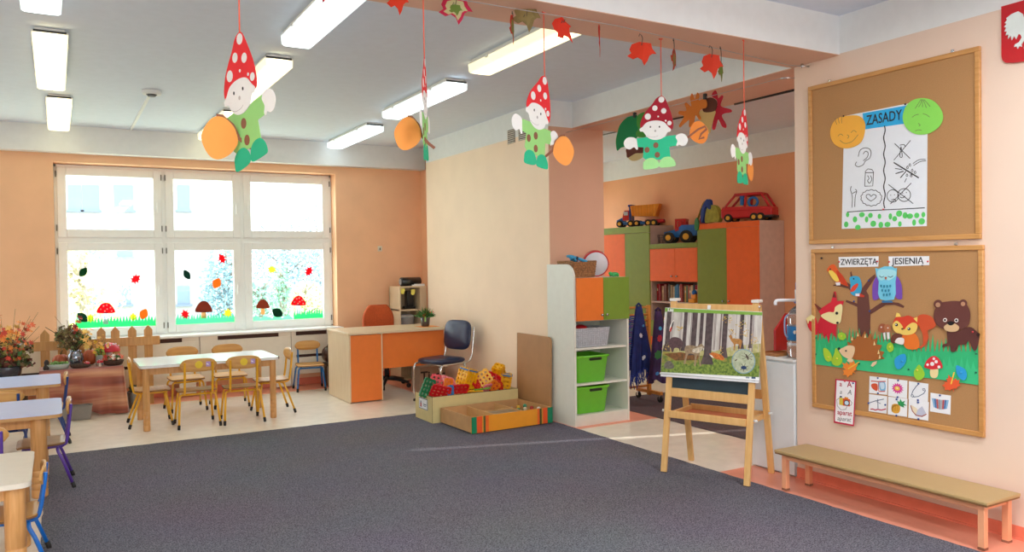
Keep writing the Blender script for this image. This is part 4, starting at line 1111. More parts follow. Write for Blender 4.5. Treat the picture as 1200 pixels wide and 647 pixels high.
front(t, wor, .004, w/2, zf, ze, (w/4, (ze+zf)/2), 'drawer'); front(t, wor, w/2, w-.004, zf, ze, (w*.75, (ze+zf)/2), 'drawer')
front(t, wgr, .004, w-.004, .08, zf, name='drawer')
# right tall unit
t, w = cab('tall wardrobe with a green and an orange door at the right of the alcove', yc, yd, z3)
B(carc).box((0, 0, 0), (w, .41, z3), .002).obj('carcass', t)
zt = zl(853, 267)
xm = yc - yl(852.5, 300)
B(wor).box((0, -.018, zt), (w*.5-.004, 0, z3-.002), .001).obj('top_panel', t); B(wor).box((w*.5+.004, -.018, zt), (w, 0, z3-.002), .001).obj('top_panel', t)
front(t, wgr, 0, xm, .08, zt, (xm-.05, zl(849, 353))); front(t, wor, xm, w, .08, zt, (xm+.05, zl(856, 353)))
# books
rd = random.Random(21)
bcol = ['#a51f2c', '#b52a34', '#8f1c28', '#c8b79a', '#8a6b4a', '#7d4a3a', '#b9a58c', '#5b5a55', '#a08a6a', '#d8cfbd', '#2f7fa8', '#2a6c9a', '#c9bfae', '#9a3a33', '#7f6a58', '#c8a24a', '#4f6b4a', '#a84a3a', '#8b8478', '#d0b890', '#54606e']
yy = yb_ - .045; k = 0
while yy > yc + .08 and k < 24:
    th = rd.uniform(.022, .05); hh = rd.uniform(.20, min(.29, zb_-zc_-.03)); 
    c = bcol[k % len(bcol)]; tilt = 0
    b = B(mat('book' + c, c, .6, var=.12, scale=30)); 
    b.box((0, -th/2, 0), (.19, -th/2+.003, hh)); b.box((0, th/2-.003, 0), (.19, th/2, hh)); b.box((-.002, -th/2, 0), (.003, th/2, hh))
    b.m(mat('book_pages', '#ddd6c6', .8)).box((.003, -th/2+.003, .004), (.186, th/2-.003, hh-.004))
    if k % 3 == 0: b.m(mat('book_band', '#d8cda8', .6)).box((-.0028, -th/2+.001, hh*.6), (-.0015, th/2-.001, hh*.75))
    names = {'#a51f2c': 'crimson', '#b52a34': 'red'}
    tag(b.obj('book', loc=(XW+.05+rd.uniform(0, .03), yy-th/2, zc_+.0005)), ['thick crimson book first from the left', 'red book second from the left', 'dark red book third from the left', 'cream book fourth from the left', 'tan brown book fifth from the left', 'rust brown book sixth from the left', 'beige book seventh from the left', 'grey book eighth from the left', 'khaki book ninth from the left', 'off white book tenth from the left', 'bright blue book eleventh from the left', 'blue book twelfth from the left', 'pale book thirteenth from the left', 'brick red book fourteenth from the left', 'brown book fifteenth from the left', 'mustard book sixteenth from the left', 'green book seventeenth from the left', 'orange red book eighteenth from the left', 'grey brown book nineteenth from the left', 'sand book twentieth from the left', 'slate book twenty first from the left', 'crimson book twenty second from the left', 'red book twenty third from the left', 'dark red book last on the right'][k] + ' on the alcove shelf', 'book', 'books on the alcove shelf')
    yy -= th + rd.uniform(.0005, .004); k += 1

# toys on the wardrobes
tyre = mat('black_tyre', '#191717', .6); hub = mat('yellow_hub', '#e8b23c', .4); tblue = mat('toy_blue', '#1f6fc0', .35, coat=.2); tred = mat('toy_red', '#c22026', .35, coat=.2); torange = mat('toy_amber', '#f0a030', .4); tdark = mat('toy_navy', '#243a8c', .35, coat=.2)
def wheel(par, x, y, r, w=.05):
    o = B(tyre).tube([(x, y-w/2, r), (x, y-w/2+.006, r), (x, y+w/2-.006, r), (x, y+w/2, r)], [r*.88, r, r, r*.88], 18).obj('wheel', par)
    B(hub).tube([(x, y-w/2-.004, r), (x, y+w/2+.004, r)], r*.5, 14).obj('hub', o)
def loft(b, secs):
    rings = [[b.bm.verts.new(p) for p in s_] for s_ in secs]
    for a, c in zip(rings, rings[1:]):
        for j in range(len(a)): b._f([a[j], a[(j+1) % len(a)], c[(j+1) % len(a)], c[j]])
    b._f(rings[0][::-1]); b._f(rings[-1]); return b
# dump truck: local +x is its rear
t = thing('toy_truck', 'big toy dump truck with orange tipper and blue cab on the left wardrobe', 'toy truck', (7.30, 8.97, z1+.001), math.atan2(-.5, .33))
b = B(tblue); b.box((-.33, -.075, .035), (.10, .075, .075), .006); loft(b, [[(-.335, -.07, .06), (-.335, .07, .06), (-.335, .07, .10), (-.335, -.07, .10)], [(-.235, -.075, .06), (-.235, .075, .06), (-.235, .075, .145), (-.235, -.075, .145)]]); b.obj('chassis', t)
b = B(tred); loft(b, [[(-.245, -.075, .10), (-.15, -.075, .10), (-.15, .075, .10), (-.245, .075, .10)], [(-.24, -.075, .165), (-.15, -.075, .165), (-.15, .075, .165), (-.24, .075, .165)], [(-.215, -.068, .24), (-.15, -.068, .24), (-.15, .068, .24), (-.215, .068, .24)]]); cbn = b.obj('cab', t)
wn = B(mat('toy_window', '#c8d4dc', .2)); wn.box((-.222, -.0775, .17), (-.165, -.073, .222)); wn.box((-.222, .073, .17), (-.165, .0775, .222)); wn.box((-.238, -.055, .172), (-.22, .055, .22)); wn.obj('cab_window', cbn)
b = B(tdark); b.box((-.145, -.08, .08), (-.115, .08, .31), .004); b.box((-.16, -.085, .29), (-.10, .085, .32), .006); b.obj('stack', t)
b = B(torange)
loft(b, [[(-.10, -.085, .155), (.24, -.085, .14), (.24, .085, .14), (-.10, .085, .155)], [(-.12, -.105, .30), (.31, -.105, .315), (.31, .105, .315), (-.12, .105, .30)], [(-.11, -.095, .30), (.30, -.095, .315), (.30, .095, .315), (-.11, .095, .30)], [(-.09, -.075, .17), (.23, -.075, .155), (.23, .075, .155), (-.09, .075, .17)]])
for i in range(9):
    x = -.09 + i*.042
    for s_ in (-1, 1): b.tube([(x, s_*.087, .155), (x+.008, s_*.107, .305)], .007, 5)
b.obj('tipper', t)
b = B(tred); b.box((.08, -.06, .05), (.36, .06, .10), .008); b.obj('rear_frame', t)
for x in (-.285, -.12, -.03, .14, .22):
    for y in (-.075, .075): wheel(t, x, y, .048 if x < .1 else .05)
# tractor
t = thing('toy_tractor', 'blue toy tractor with red cab and black tyres on the middle wardrobe', 'toy tractor', (7.28, 8.08, z2+.001), math.atan2(-.75, .45))
b = B(tblue); loft(b, [[(-.23, -.05, .09), (-.23, .05, .09), (-.23, .05, .15), (-.23, -.05, .15)], [(-.05, -.06, .08), (-.05, .06, .08), (-.05, .06, .19), (-.05, -.06, .19)], [(.02, -.085, .09), (.02, .085, .09), (.02, .085, .24), (.02, -.085, .24)], [(.22, -.10, .10), (.22, .10, .10), (.22, .10, .24), (.22, -.10, .24)], [(.25, -.08, .12), (.25, .08, .12), (.25, .08, .21), (.25, -.08, .21)]]); b.obj('body', t)
b = B(tred)
for x in (-.06, .06):
    for y in (-.06, .06): b.box((x-.012, y-.012, .16), (x+.012, y+.012, .30))
b.box((-.075, -.075, .295), (.075, .075, .325), .006); b.box((-.07, -.07, .17), (.07, .07, .21)); b.box((-.02, -.068, .2), (.02, -.06, .3)); b.box((-.06, .05, .2), (.06, .06, .3)); b.obj('cab', t)
for x, r in ((-.15, .075), (.09, .085)):
    for y in (-.10, .10): wheel(t, x, y, r, .06)
t = thing('wire_basket', 'small grey wire basket left of the toy tractor', 'basket', (7.22, 8.40, z2+.001))
wm = mat('grey_wire', '#77767a', .4, metal=.6)
b = B(wm)
for i in range(8):
    a = i*PI/4; b.tube([(.05*math.cos(a), .05*math.sin(a), .004), (.07*math.cos(a), .07*math.sin(a), .12)], .003, 5)
b.obj('upright_wire', t)['kind'] = 'stuff'
for r, z in ((.05, .004), (.057, .045), (.064, .085), (.07, .12)): B(wm).tube([(r*math.cos(i*PI/8), r*math.sin(i*PI/8), z) for i in range(16)], .003, 5, True).obj('hoop', t)
# red toy car
t = thing('toy_car', 'big red open toy car with black wheels on the right wardrobe', 'toy car', (7.29, 6.92, z3+.001), math.atan2(-.85, .35))
b = B(tred); b.box((-.30, -.115, .045), (.34, .115, .15), .02)
loft(b, [[(-.30, -.11, .14), (.34, -.11, .14), (.34, .11, .14), (-.30, .11, .14)], [(-.27, -.11, .19), (.33, -.11, .17), (.33, .11, .17), (-.27, .11, .19)]]); b.obj('body', t)
b = B(tred)
for y in (-.1, .1):
    for pts in ([(-.26, y, .17), (-.12, y, .32)], [(-.12, y, .32), (.20, y, .33)], [(.20, y, .33), (.30, y, .17)], [(.0, y, .17), (.02, y, .325)]): b.tube(pts, .015, 8)
b.box((-.13, -.115, .315), (.21, .115, .345), .01); b.obj('roof_frame', t)
B(tblue).tube([(.1 + .055*math.cos(i*PI/8), -.09, .23 + .055*math.sin(i*PI/8)) for i in range(16)], .016, 8, True).obj('steering_wheel', t)
b = B(tblue); b.ball((-.04, -.08, .30), .03, 10).box((-.06, -.1, .2), (-.02, -.06, .28), .006); b.obj('driver_figure', t)
b = B(mat('toy_bumper', '#2a1c1c', .5)); b.box((.20, -.12, .04), (.35, .12, .07), .006); b.obj('bumper', t)
for x in (-.20, .12, .20):
    for y in (-.11, .11): wheel(t, x, y, .05, .05)
# costume pile draped over the wardrobe edge beside the car
t = thing('costume_pile', 'blue, yellow green and red cloth costume pieces draped left of the toy car', 'costume pile', (7.14, 7.45, z3+.022), -PI/2)
def flap(name, c, pts, th, y0, rz_=0):
    b = B(mat('cloth' + c, c, .75, var=.2, scale=20)); b.cut(blob(pts, 4), y0, th, .6); b.obj(name, t)
flap('red_cone', '#a3232b', [(-.27, 0), (-.2, .1), (-.08, .26), (-.02, .27), (-.06, .12), (-.1, 0.0)], .05, -.06)
flap('yellow_trim', '#b59c3a', [(-.28, .0), (-.26, .02), (-.1, .25), (-.06, .265), (-.12, .22), (-.25, .02)], .03, -.01)
flap('blue_sash', '#23408e', [(-.12, .02), (-.12, .14), (-.06, .24), (0, .29), (.05, .26), (.04, .16), (-.02, .2), (-.06, .1), (-.09, 0)], .05, .01)
flap('green_tail', '#2f7a44', [(-.14, -.07), (-.13, .02), (-.09, .06), (-.06, .0), (-.07, -.08), (-.1, -.1)], .02, .105)
flap('yellow_green_fan', '#a9a845', [(-.06, .0), (-.05, .12), (.0, .2), (.08, .21), (.14, .17), (.17, .08), (.16, 0), (.06, .0)], .06, -.01)
# toys on the open shelf under the books
def place(px, py): return yl(px, py), zl(px, py)
y_, z_ = place(811, 352)
b = B(torange); b.box((-.06, -.05, 0), (.06, .05, .05), .008).box((-.02, -.04, .05), (.05, .04, .11), .008).m(tblue).ball((.0, 0, .13), .035, 10)
tag(b.obj('toy_digger', loc=(XW-.0+.06, y_+.02, zc_+.001+.0)), 'small orange and blue toy at the right end of the book shelf', 'toy')
y_, z_ = place(779, 372)
b = B(torange); b.box((-.07, -.06, 0), (.07, .06, .05), .01).m(tblue).lathe([(.05, .05), (.06, .1), (.03, .17), (.01, .18)], n=14)
tag(b.obj('toy_boat', loc=(XW+.10, y_, zd+.001)), 'orange and blue toy on the open shelf below the books', 'toy')

# ------------------------------------------------------------------ easel
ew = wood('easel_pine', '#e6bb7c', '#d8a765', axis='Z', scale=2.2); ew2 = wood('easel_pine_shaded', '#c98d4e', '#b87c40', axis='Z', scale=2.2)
ERZ = R(-68.9); EO = Vector((3.81, 4.035, 0)); TILT = R(-9.4)
t = thing('easel', 'wooden children easel with black board standing on the carpet edge', 'easel', EO, ERZ)
def leg(b, p0, p1, w, d):
    p0, p1 = Vector(p0), Vector(p1); z = (p1-p0)
    b.box((-w/2, -d/2, 0), (w/2, d/2, z.length), .003, M=Matrix.Translation(p0) @ Matrix(((1, 0, 0, 0), (0, z.normalized().z, z.normalized().y, 0), (0, -z.normalized().y, z.normalized().z, 0), (0, 0, 0, 1))))
    return b
H = 1.21; YT = .20
for s_ in (-1, 1):
    leg(B(ew), (s_*.305, 0, .008), (s_*.305, YT-.018, H), .042, .024).obj('leg', t)
    leg(B(ew), (s_*.305, .43, .0025), (s_*.305, YT+.016, H-.02), .042, .024).obj('leg', t)
    b = B(steel); b.tube([(s_*.31, YT-.02, H-.03), (s_*.335, YT-.02, H-.03)], .008, 10); b.obj('hinge_bolt', t)
    B(mat('white_cap', '#e6e6e2', .4)).box((s_*.305-.026, YT-.04, H-.002), (s_*.305+.026, YT+.035, H+.018), .003).obj('top_cap', t)
fy = lambda z: (YT-.018)*(z/H)
B(ew).box((-.284, fy(1.17)-.010, 1.14), (.284, fy(1.17)+.010, 1.19), .003).obj('top_rail', t)
B(ew).box((-.284, fy(1.17)+.045, 1.14), (.284, fy(1.17)+.063, 1.19), .003).obj('top_rail', t)
MB_ = Matrix.Rotation(TILT, 4, 'X')
B(mat('blackboard', '#1f3640', .5, var=.06)).box((-.284, -.004, .60), (.284, .004, 1.16), M=MB_).obj('blackboard', t)
B(ew).box((-.284, fy(.57)-.012, .535), (.284, fy(.57)+.012, .595), .003).obj('cross_rail', t)
B(ew2).box((-.284, .31, .535), (.284, .33, .60), .003).obj('cross_rail', t)
# tray between the legs
zt = .41
for y in (.045, .385): B(ew).box((-.284, y-.01, zt-.02), (.284, y+.01, zt+.03), .003).obj('tray_rail', t)
for s_ in (-1, 1): B(ew).box((s_*.275-.009, .055, zt-.02), (s_*.275+.009, .375, zt+.02), .002).obj('tray_rail', t)
B(mat('tray_board', '#c4683c', .5)).box((-.266, .055, zt-.015), (.266, .375, zt-.008)).obj('tray_board', t)
for x, y, z in ((-.335, .07, .43), (.34, .07, .43), (.34, .33, .44)):
    b = B(mat('wing_nut', '#dcdcd8', .35)); b.tube([(x-.012, y, z), (x+.012, y, z)], .009, 10); b.box((x-.004, y-.022, z-.005), (x+.004, y+.022, z+.005), .002); b.obj('wing_nut', t)

# the poster hanging over the easel
SP = Surf(Matrix.Translation(EO) @ Matrix.Rotation(ERZ, 4, 'Z') @ Matrix.Translation((0, -.038, 0)) @ Matrix.Rotation(TILT, 4, 'X'))
t, K = SP.item('poster', 'large forest animals poster hanging on the easel', 'poster', 833, 405)
P = K.pts
outline = P((779.5, 360.5), (893.5, 365.5), (889, 449), (774, 441))
def printed(name, hexc, **k): return mat('print_' + name, hexc, .38, var=k.pop('var', .08), **k)
b = B(mat('poster_white', '#eceef0', .3, var=.01)); b.cut(outline, 0, .0012)
pic = P((780, 365), (893, 369.5), (889.5, 442), (774.5, 436))
def inpic(u, v):    # u,v in 0..1 across the picture, v downwards
    a, c, d, e = pic
    x = (a[0]*(1-u)+c[0]*u)*(1-v) + (e[0]*(1-u)+d[0]*u)*v
    z = (a[1]*(1-u)+c[1]*u)*(1-v) + (e[1]*(1-u)+d[1]*u)*v
    return (x, z)
Q = lambda *uv: [inpic(*p) for p in uv]
b.m(mat('print_mist', '#d9d6d0', .38, two='#bdb6b0', scale=30, stretch=(1, 1, .2))).cut(Q((.0, 0), (1, 0), (1, .70), (0, .70)), .0006, .0006)
b.m(mat('print_header', '#7fae45', .38)).cut(P((779.5, 361.0), (893.4, 366), (893.2, 370), (779.4, 365.5)), .0006, .0006)
b.m(mat('print_floor_leaves', '#5f7a38', .4, two='#a89a4a', scale=34)).cut(Q((0, .62), (.15, .58), (.3, .66), (.5, .68), (.65, .60), (.8, .55), (1, .50), (1, 1), (0, 1)), .0009, .0009)
b.m(mat('print_brush', '#4c6a2c', .4, two='#8fa548', scale=60)).cut(Q((0, .86), (.12, .80), (.3, .86), (.42, .80), (.55, .74), (.7, .80), (.85, .78), (1, .82), (1, 1), (0, 1)), .0012, .0012)
b.m(mat('print_leaf_red', '#8f5a30', .4, two='#5b4426', scale=50)).cut(Q((.02, .70), (.2, .66), (.4, .70), (.38, .78), (.15, .80)), .0011, .0011)
tr = mat('print_trunk', '#54474a', .4, var=.35, scale=30); tr2 = mat('print_trunk_far', '#94898c', .4, var=.2, scale=30)
rd = random.Random(4)
for i in range(30):
    u = rd.uniform(.02, .98); w = rd.uniform(.003, .010); b.m((tr2, mat('print_mid_trunk', '#776866', .4, var=.2), tr2, None)[i % 4] or mat('print_birch', '#c4bdb9', .4, var=.1)).cut(Q((u, .0), (u+w, .0), (u+w*1.1, .6), (u-w*.1, .6)), .0010 + i*1e-6, .001)
for u, w, v1 in ((.02, .05, .66), (.21, .035, .64), (.30, .055, .70), (.385, .035, .62), (.445, .075, .84), (.62, .05, .72), (.795, .035, .56), (.89, .02, .54)):
    b.m(tr).cut(Q((u, 0), (u+w, 0), (u+w, v1*.8), (u+w*1.4, v1), (u-w*.4, v1), (u, v1*.8)), .0014, .001)
b.m(mat('print_autumn', '#c99a45', .4, two='#d9bb70', scale=70))
for i in range(150):
    cu, cv, cr_ = ((.74, .32, .07), (.82, .16, .07), (.87, .30, .05), (.93, .42, .05), (.66, .10, .05), (.17, .26, .04), (.08, .58, .06), (.60, .60, .06))[i % 8]
    a, q_ = rd.uniform(0, 6.3), math.sqrt(rd.random())
    u, v, a2, s2 = cu + cr_*q_*math.cos(a), cv + cr_*1.2*q_*math.sin(a), rd.uniform(0, 3.1), rd.uniform(.006, .013)
    if i % 5 == 0: b.m(mat('print_olive', '#8f9a4a', .4))
    else: b.m(mat('print_autumn', '#c99a45'))
    b.cut([inpic(u + s2*x, v + s2*1.35*z) for x, z in xf([(-1, 0), (0, -.5), (1, 0), (0, .5)], a=a2)], .0016 + i*1e-6, .001)
b.m(mat('print_far_green', '#a9a86a', .4, two='#c9c08a', scale=50)).cut(Q((0, .56), (.2, .52), (.35, .60), (.55, .62), (.75, .52), (1, .46), (1, .60), (.6, .72), (.2, .68), (0, .66)), .00095, .0006)
def beast(pts, c, y=.0018, k=4): b.m(mat('fur' + c, c, .45, var=.25, scale=60)).cut(blob([inpic(*p) for p in pts], k), y, .0008)
beast([(.06, .50), (.09, .43), (.15, .42), (.20, .46), (.22, .54), (.20, .58), (.19, .65), (.175, .60), (.13, .60), (.12, .66), (.10, .66), (.09, .60), (.07, .57)], '#5a4248')   # boar
beast([(.25, .56), (.30, .54), (.37, .55), (.40, .52), (.415, .50), (.43, .53), (.445, .56), (.42, .60), (.40, .64), (.415, .80), (.43, .86), (.41, .86), (.395, .72), (.375, .70), (.37, .86), (.35, .86), (.35, .70), (.29, .68), (.27, .74), (.26, .84), (.24, .84), (.255, .70), (.24, .62)], '#9a8468')   # wolf
beast([(.41, .56), (.43, .56), (.42, .61), (.39, .66), (.33, .65), (.33, .60)], '#cfc3ae', .0022)
beast([(.50, .67), (.52, .65), (.53, .64), (.57, .65), (.63, .68), (.655, .73), (.64, .76), (.60, .75), (.57, .74), (.53, .70)], '#c9702f')   # fox
beast([(.505, .68), (.53, .69), (.55, .73), (.53, .72)], '#efe6da', .0022)
beast([(.69, .36), (.71, .34), (.72, .36), (.73, .40), (.79, .40), (.82, .43), (.815, .50), (.805, .58), (.795, .50), (.76, .49), (.755, .58), (.745, .58), (.74, .49), (.715, .44)], '#b07a3e')   # deer
beast([(.065, .22), (.085, .16), (.10, .14), (.095, .22), (.08, .30), (.06, .32)], '#e8e4de', .0021); beast([(.07, .27), (.085, .25), (.078, .33), (.062, .32)], '#c43a30', .0024); beast([(.085, .2), (.10, .16), (.09, .28), (.075, .30)], '#26262a', .0023)   # woodpecker
beast([(.03, .88), (.06, .82), (.10, .82), (.135, .88), (.13, .93), (.05, .94)], '#6b6660')   # hedgehog
b.m(mat('print_antler', '#6a4a2c', .5)).stroke(Q((.705, .345), (.695, .28), (.68, .25)), .003, .002); b.stroke(Q((.71, .345), (.72, .28), (.735, .25)), .003, .002)
ci = inpic(.845, .76); b.m(mat('print_ring', '#7fa3b4', .4)).cut(ell(ci[0], ci[1], .083, .083, 36), .0024, .0008); b.m(mat('print_lens', '#c3cbb0', .4, two='#a3ae90', scale=40)).cut(ell(ci[0], ci[1], .077, .077, 36), .0026, .0008)
b.m(mat('print_beetle', '#1f3c66', .3)).cut(ell(ci[0]+.005, ci[1]-.042, .020, .012, 16), .0028, .0008)
b.m(mat('print_insect', '#4a3a30', .5)).cut(ell(ci[0]+.025, ci[1]+.03, .006, .022, 12, .5), .0028, .0008); b.cut(ell(ci[0]-.052, ci[1]+.005, .004, .010, 12, -.9), .0028, .0008)
for a in (-.5, .2, .9, 2.2, 2.9, 3.6): b.stroke([(ci[0]+.025, ci[1]+.03), (ci[0]+.025+.04*math.cos(a), ci[1]+.03+.035*math.sin(a))], .003, .003)
for a in (.4, 1.3, 2.1, 3.9, 4.7, 5.6): b.stroke([(ci[0]+.005, ci[1]-.04), (ci[0]+.005+.035*math.cos(a), ci[1]-.04+.028*math.sin(a))], .003, .0027)
b.m(mat('poster_white', '#eceef0')).text('Las', *K.xz(786, 363.2), .036, .0016, bold=.0012)
lx = K.xz(876, 443.5); b.m(mat('print_logo', '#8d98a8', .5)).cut(rrect(lx[0]-.013, lx[1]-.012, lx[0]+.013, lx[1]+.012, .004, 3), .0008, .0008)
b.m(mat('poster_white', '#eceef0')).cut(P((870, 439.2), (890, 441.5), (889.5, 448), (869.5, 446)), .0006, .0006)
b.m(mat('print_logo', '#8d98a8', .5)).cut(rrect(lx[0]-.013, lx[1]-.012, lx[0]+.013, lx[1]+.012, .004, 3), .0010, .0008)
lx = K.xz(883, 444); b.m(mat('print_logo_dark', '#3d5577', .5)).cut(rrect(lx[0]-.014, lx[1]-.014, lx[0]+.014, lx[1]+.014, .003, 3), .0010, .0008)
b.obj('sheet', t)
bl = B(mat('poster_white', '#eceef0')); bl.tube([Vector((p[0], -.002, p[1])) for p in P((773.5, 437.5), (889, 445.5))], .006, 8); bl.obj('hanging_bar', t)
x, z = K.xz(831, 361); B(mat('white_clip', '#f0f0f0', .4)).box((x-.012, -.006, z-.012), (x+.012, .004, z+.02), .003).obj('clip', t)

# ------------------------------------------------------------------ white cabinet with the water bottle
t = thing('cabinet', 'low white cabinet at the end of the right wall behind the easel', 'cabinet', (4.385, 3.742, 0))
cw = mat('cool_white_board', '#dfe5e8', .4, var=.01)
b = B(cw); b.box((0.0, 0, .006), (.50, .385, .79), .002); b.obj('carcass', t)
B(cw).box((-.016, .003, .012), (0, .382, .775), .002).obj('door', t)
B(mat('cabinet_top', '#dfe3e4', .35)).box((-.02, -.004, .79), (.50, .39, .808), .003).obj('worktop', t)
b = B(wood('tray_wood', '#b77a44', '#a3683a', axis='X')); b.box((4.41, 3.93, .8085), (4.62, 4.11, .816), .002)
for p, q in (((4.41, 3.93, .816), (4.62, 3.936, .828)), ((4.41, 4.104, .816), (4.62, 4.11, .828)), ((4.41, 3.936, .816), (4.416, 4.104, .828)), ((4.614, 3.936, .816), (4.62, 4.104, .828))): b.box(p, q)
tag(b.obj('wooden_tray'), 'small brown wooden tray on the white cabinet beside the water bottle', 'tray')
wat = mat('clear_water_bottle', '#d8e6f0', .1, trans=.85, var=.03); lab = mat('bottle_label', '#2a7fc4', .35, var=.1); pw = mat('pump_white', '#e4e7ee', .35); pb = mat('pump_blue', '#7b8fd8', .35)
t = thing('water_bottle', 'large clear water bottle with white and blue hand pump on the white cabinet', 'water bottle', (4.54, 3.835, .8085))
prof = [(.078, 0), (.088, .01), (.088, .10), (.083, .108), (.088, .116), (.088, .225), (.083, .235), (.088, .245), (.086, .285), (.07, .325), (.04, .352), (.026, .362), (.026, .385)]
B(wat).lathe(prof, n=28).obj('bottle', t)
l = B(lab).lathe([(.0886, .122), (.0892, .124), (.0892, .218), (.0886, .22)], n=28).obj('label', t)
b = B(mat('label_print_white', '#f2f2f4', .4))
for i in range(5): 
    a = R(198 + i*16); b.ball((.0885*math.cos(a), .0885*math.sin(a), .18 + .008*math.sin(i*2)), (.011, .011, .014), 8)
b.m(mat('label_print_red', '#b82a3a', .4))
for i in range(4):
    a = R(206 + i*16); b.ball((.0895*math.cos(a), .0895*math.sin(a), .183), (.006, .006, .006), 8)
b.obj('label_print', l)
B(pb).lathe([(.034, .378), (.040, .384), (.040, .404), (.034, .410)], n=20).obj('pump_collar', t)
B(pw).lathe([(.032, .410), (.033, .47), (.031, .475)], n=20).obj('pump_body', t)
B(pb).lathe([(.028, .475), (.028, .52), (.024, .53)], n=20).obj('pump_button', t)
b = B(pw); b.tube(curve3([(-.02, .0, .40), (-.10, .03, .402), (-.16, .05, .402), (-.178, .056, .395), (-.180, .057, .37)], 4), [.011]*17, 10); b.obj('spout', t)
b = B(mat('handle_blue', '#8ea6cc', .3)); b.tube(curve3([(-.08, .03, .30), (-.105, .04, .27), (-.105, .04, .17), (-.088, .03, .14)], 4), .006, 8); b.obj('bottle_handle', t)
tag(loft(B(tred), [[(0, 0, 0), (.14, 0, 0), (.14, .02, 0), (0, .02, 0)], [(0, 0, .15), (.14, 0, .15), (.14, .02, .15), (0, .02, .15)], [(.12, 0, .27), (.14, 0, .27), (.14, .02, .27), (.12, .02, .27)]]).obj('dustpan', loc=(4.56, 4.07, .8285)), 'red plastic board standing behind the water bottle', 'dustpan')

# ------------------------------------------------------------------ bench
bt = mat('bench_top', '#b79a6a', .4, var=.03, scale=5); bl_ = mat('bench_salmon', '#f0a980', .4, var=.04)
t = thing('bench', 'long low child bench with tan top along the right wall', 'bench', (4.175, 2.93, 0))
b = B(bt); b.box((-.155, -.68, .248), (.155, .68, .264), .003); b.m(edge_dark).box((-.152, -.677, .238), (.152, .677, .248), .002); b.obj('seat_top', t)
for x in (-.105, .115):
    for y in (-.63, .63):
        l = B(bl_).box((x-.017, y-.017, .007 if x < 0 else .003), (x+.017, y+.017, .238), .002).obj('leg', t)
        B(mat('rusty_foot', '#8a5a44', .7, var=.3)).box((x-.018, y-.018, .0055 if x < 0 else .0022), (x+.018, y+.018, .018 if x < 0 else .014), .001).obj('foot', l)
for x in (-.112, .122): B(bl_).box((x-.008, -.613, .205), (x+.008, .613, .238), .002).obj('apron', t)
for y in (-.63, .63): B(bl_).box((-.088, y-.008, .205), (.098, y+.008, .238), .002).obj('apron', t)
# ------------------------------------------------------------------ paper decorations
def paper(hexc, tr=.25, name=None, var=.03):
    nm = 'paper' + hexc + ('t%d' % int(tr*100))
    if nm in MATS: return MATS[nm]
    m = bpy.data.materials.new(nm); m.use_nodes = True
    nt = m.node_tree; N = nt.nodes; L = nt.links
    b = N['Principled BSDF']; b.inputs['Roughness'].default_value = .65; b.inputs['Specular IOR Level'].default_value = .3
    tc = N.new('ShaderNodeTexCoord'); nz = N.new('ShaderNodeTexNoise'); nz.inputs['Scale'].default_value = 25
    L.new(tc.outputs['Object'], nz.inputs['Vector'])
    c = lin(hexc); rp = N.new('ShaderNodeValToRGB')
    rp.color_ramp.elements[0].color = tuple(x*(1-var) for x in c[:3]) + (1,); rp.color_ramp.elements[1].color = tuple(min(1, x*(1+var)) for x in c[:3]) + (1,)
    L.new(nz.outputs['Fac'], rp.inputs['Fac']); L.new(rp.outputs['Color'], b.inputs['Base Color'])
    if tr:
        t = N.new('ShaderNodeBsdfTranslucent'); mx = N.new('ShaderNodeMixShader'); mx.inputs[0].default_value = tr
        L.new(rp.outputs['Color'], t.inputs['Color'])
        L.new(b.outputs[0], mx.inputs[1]); L.new(t.outputs[0], mx.inputs[2]); L.new(mx.outputs[0], N['Material Output'].inputs['Surface'])
    MATS[nm] = m
    return m
ribbon = mat('orange_ribbon', '#ee6a4e', .6)
W_P = '#f6f6f4'
def at_plane(axis, val, px, py):
    d = sight(px, py); t = (val - EYE[axis]) / d[axis]; return EYE + d*t

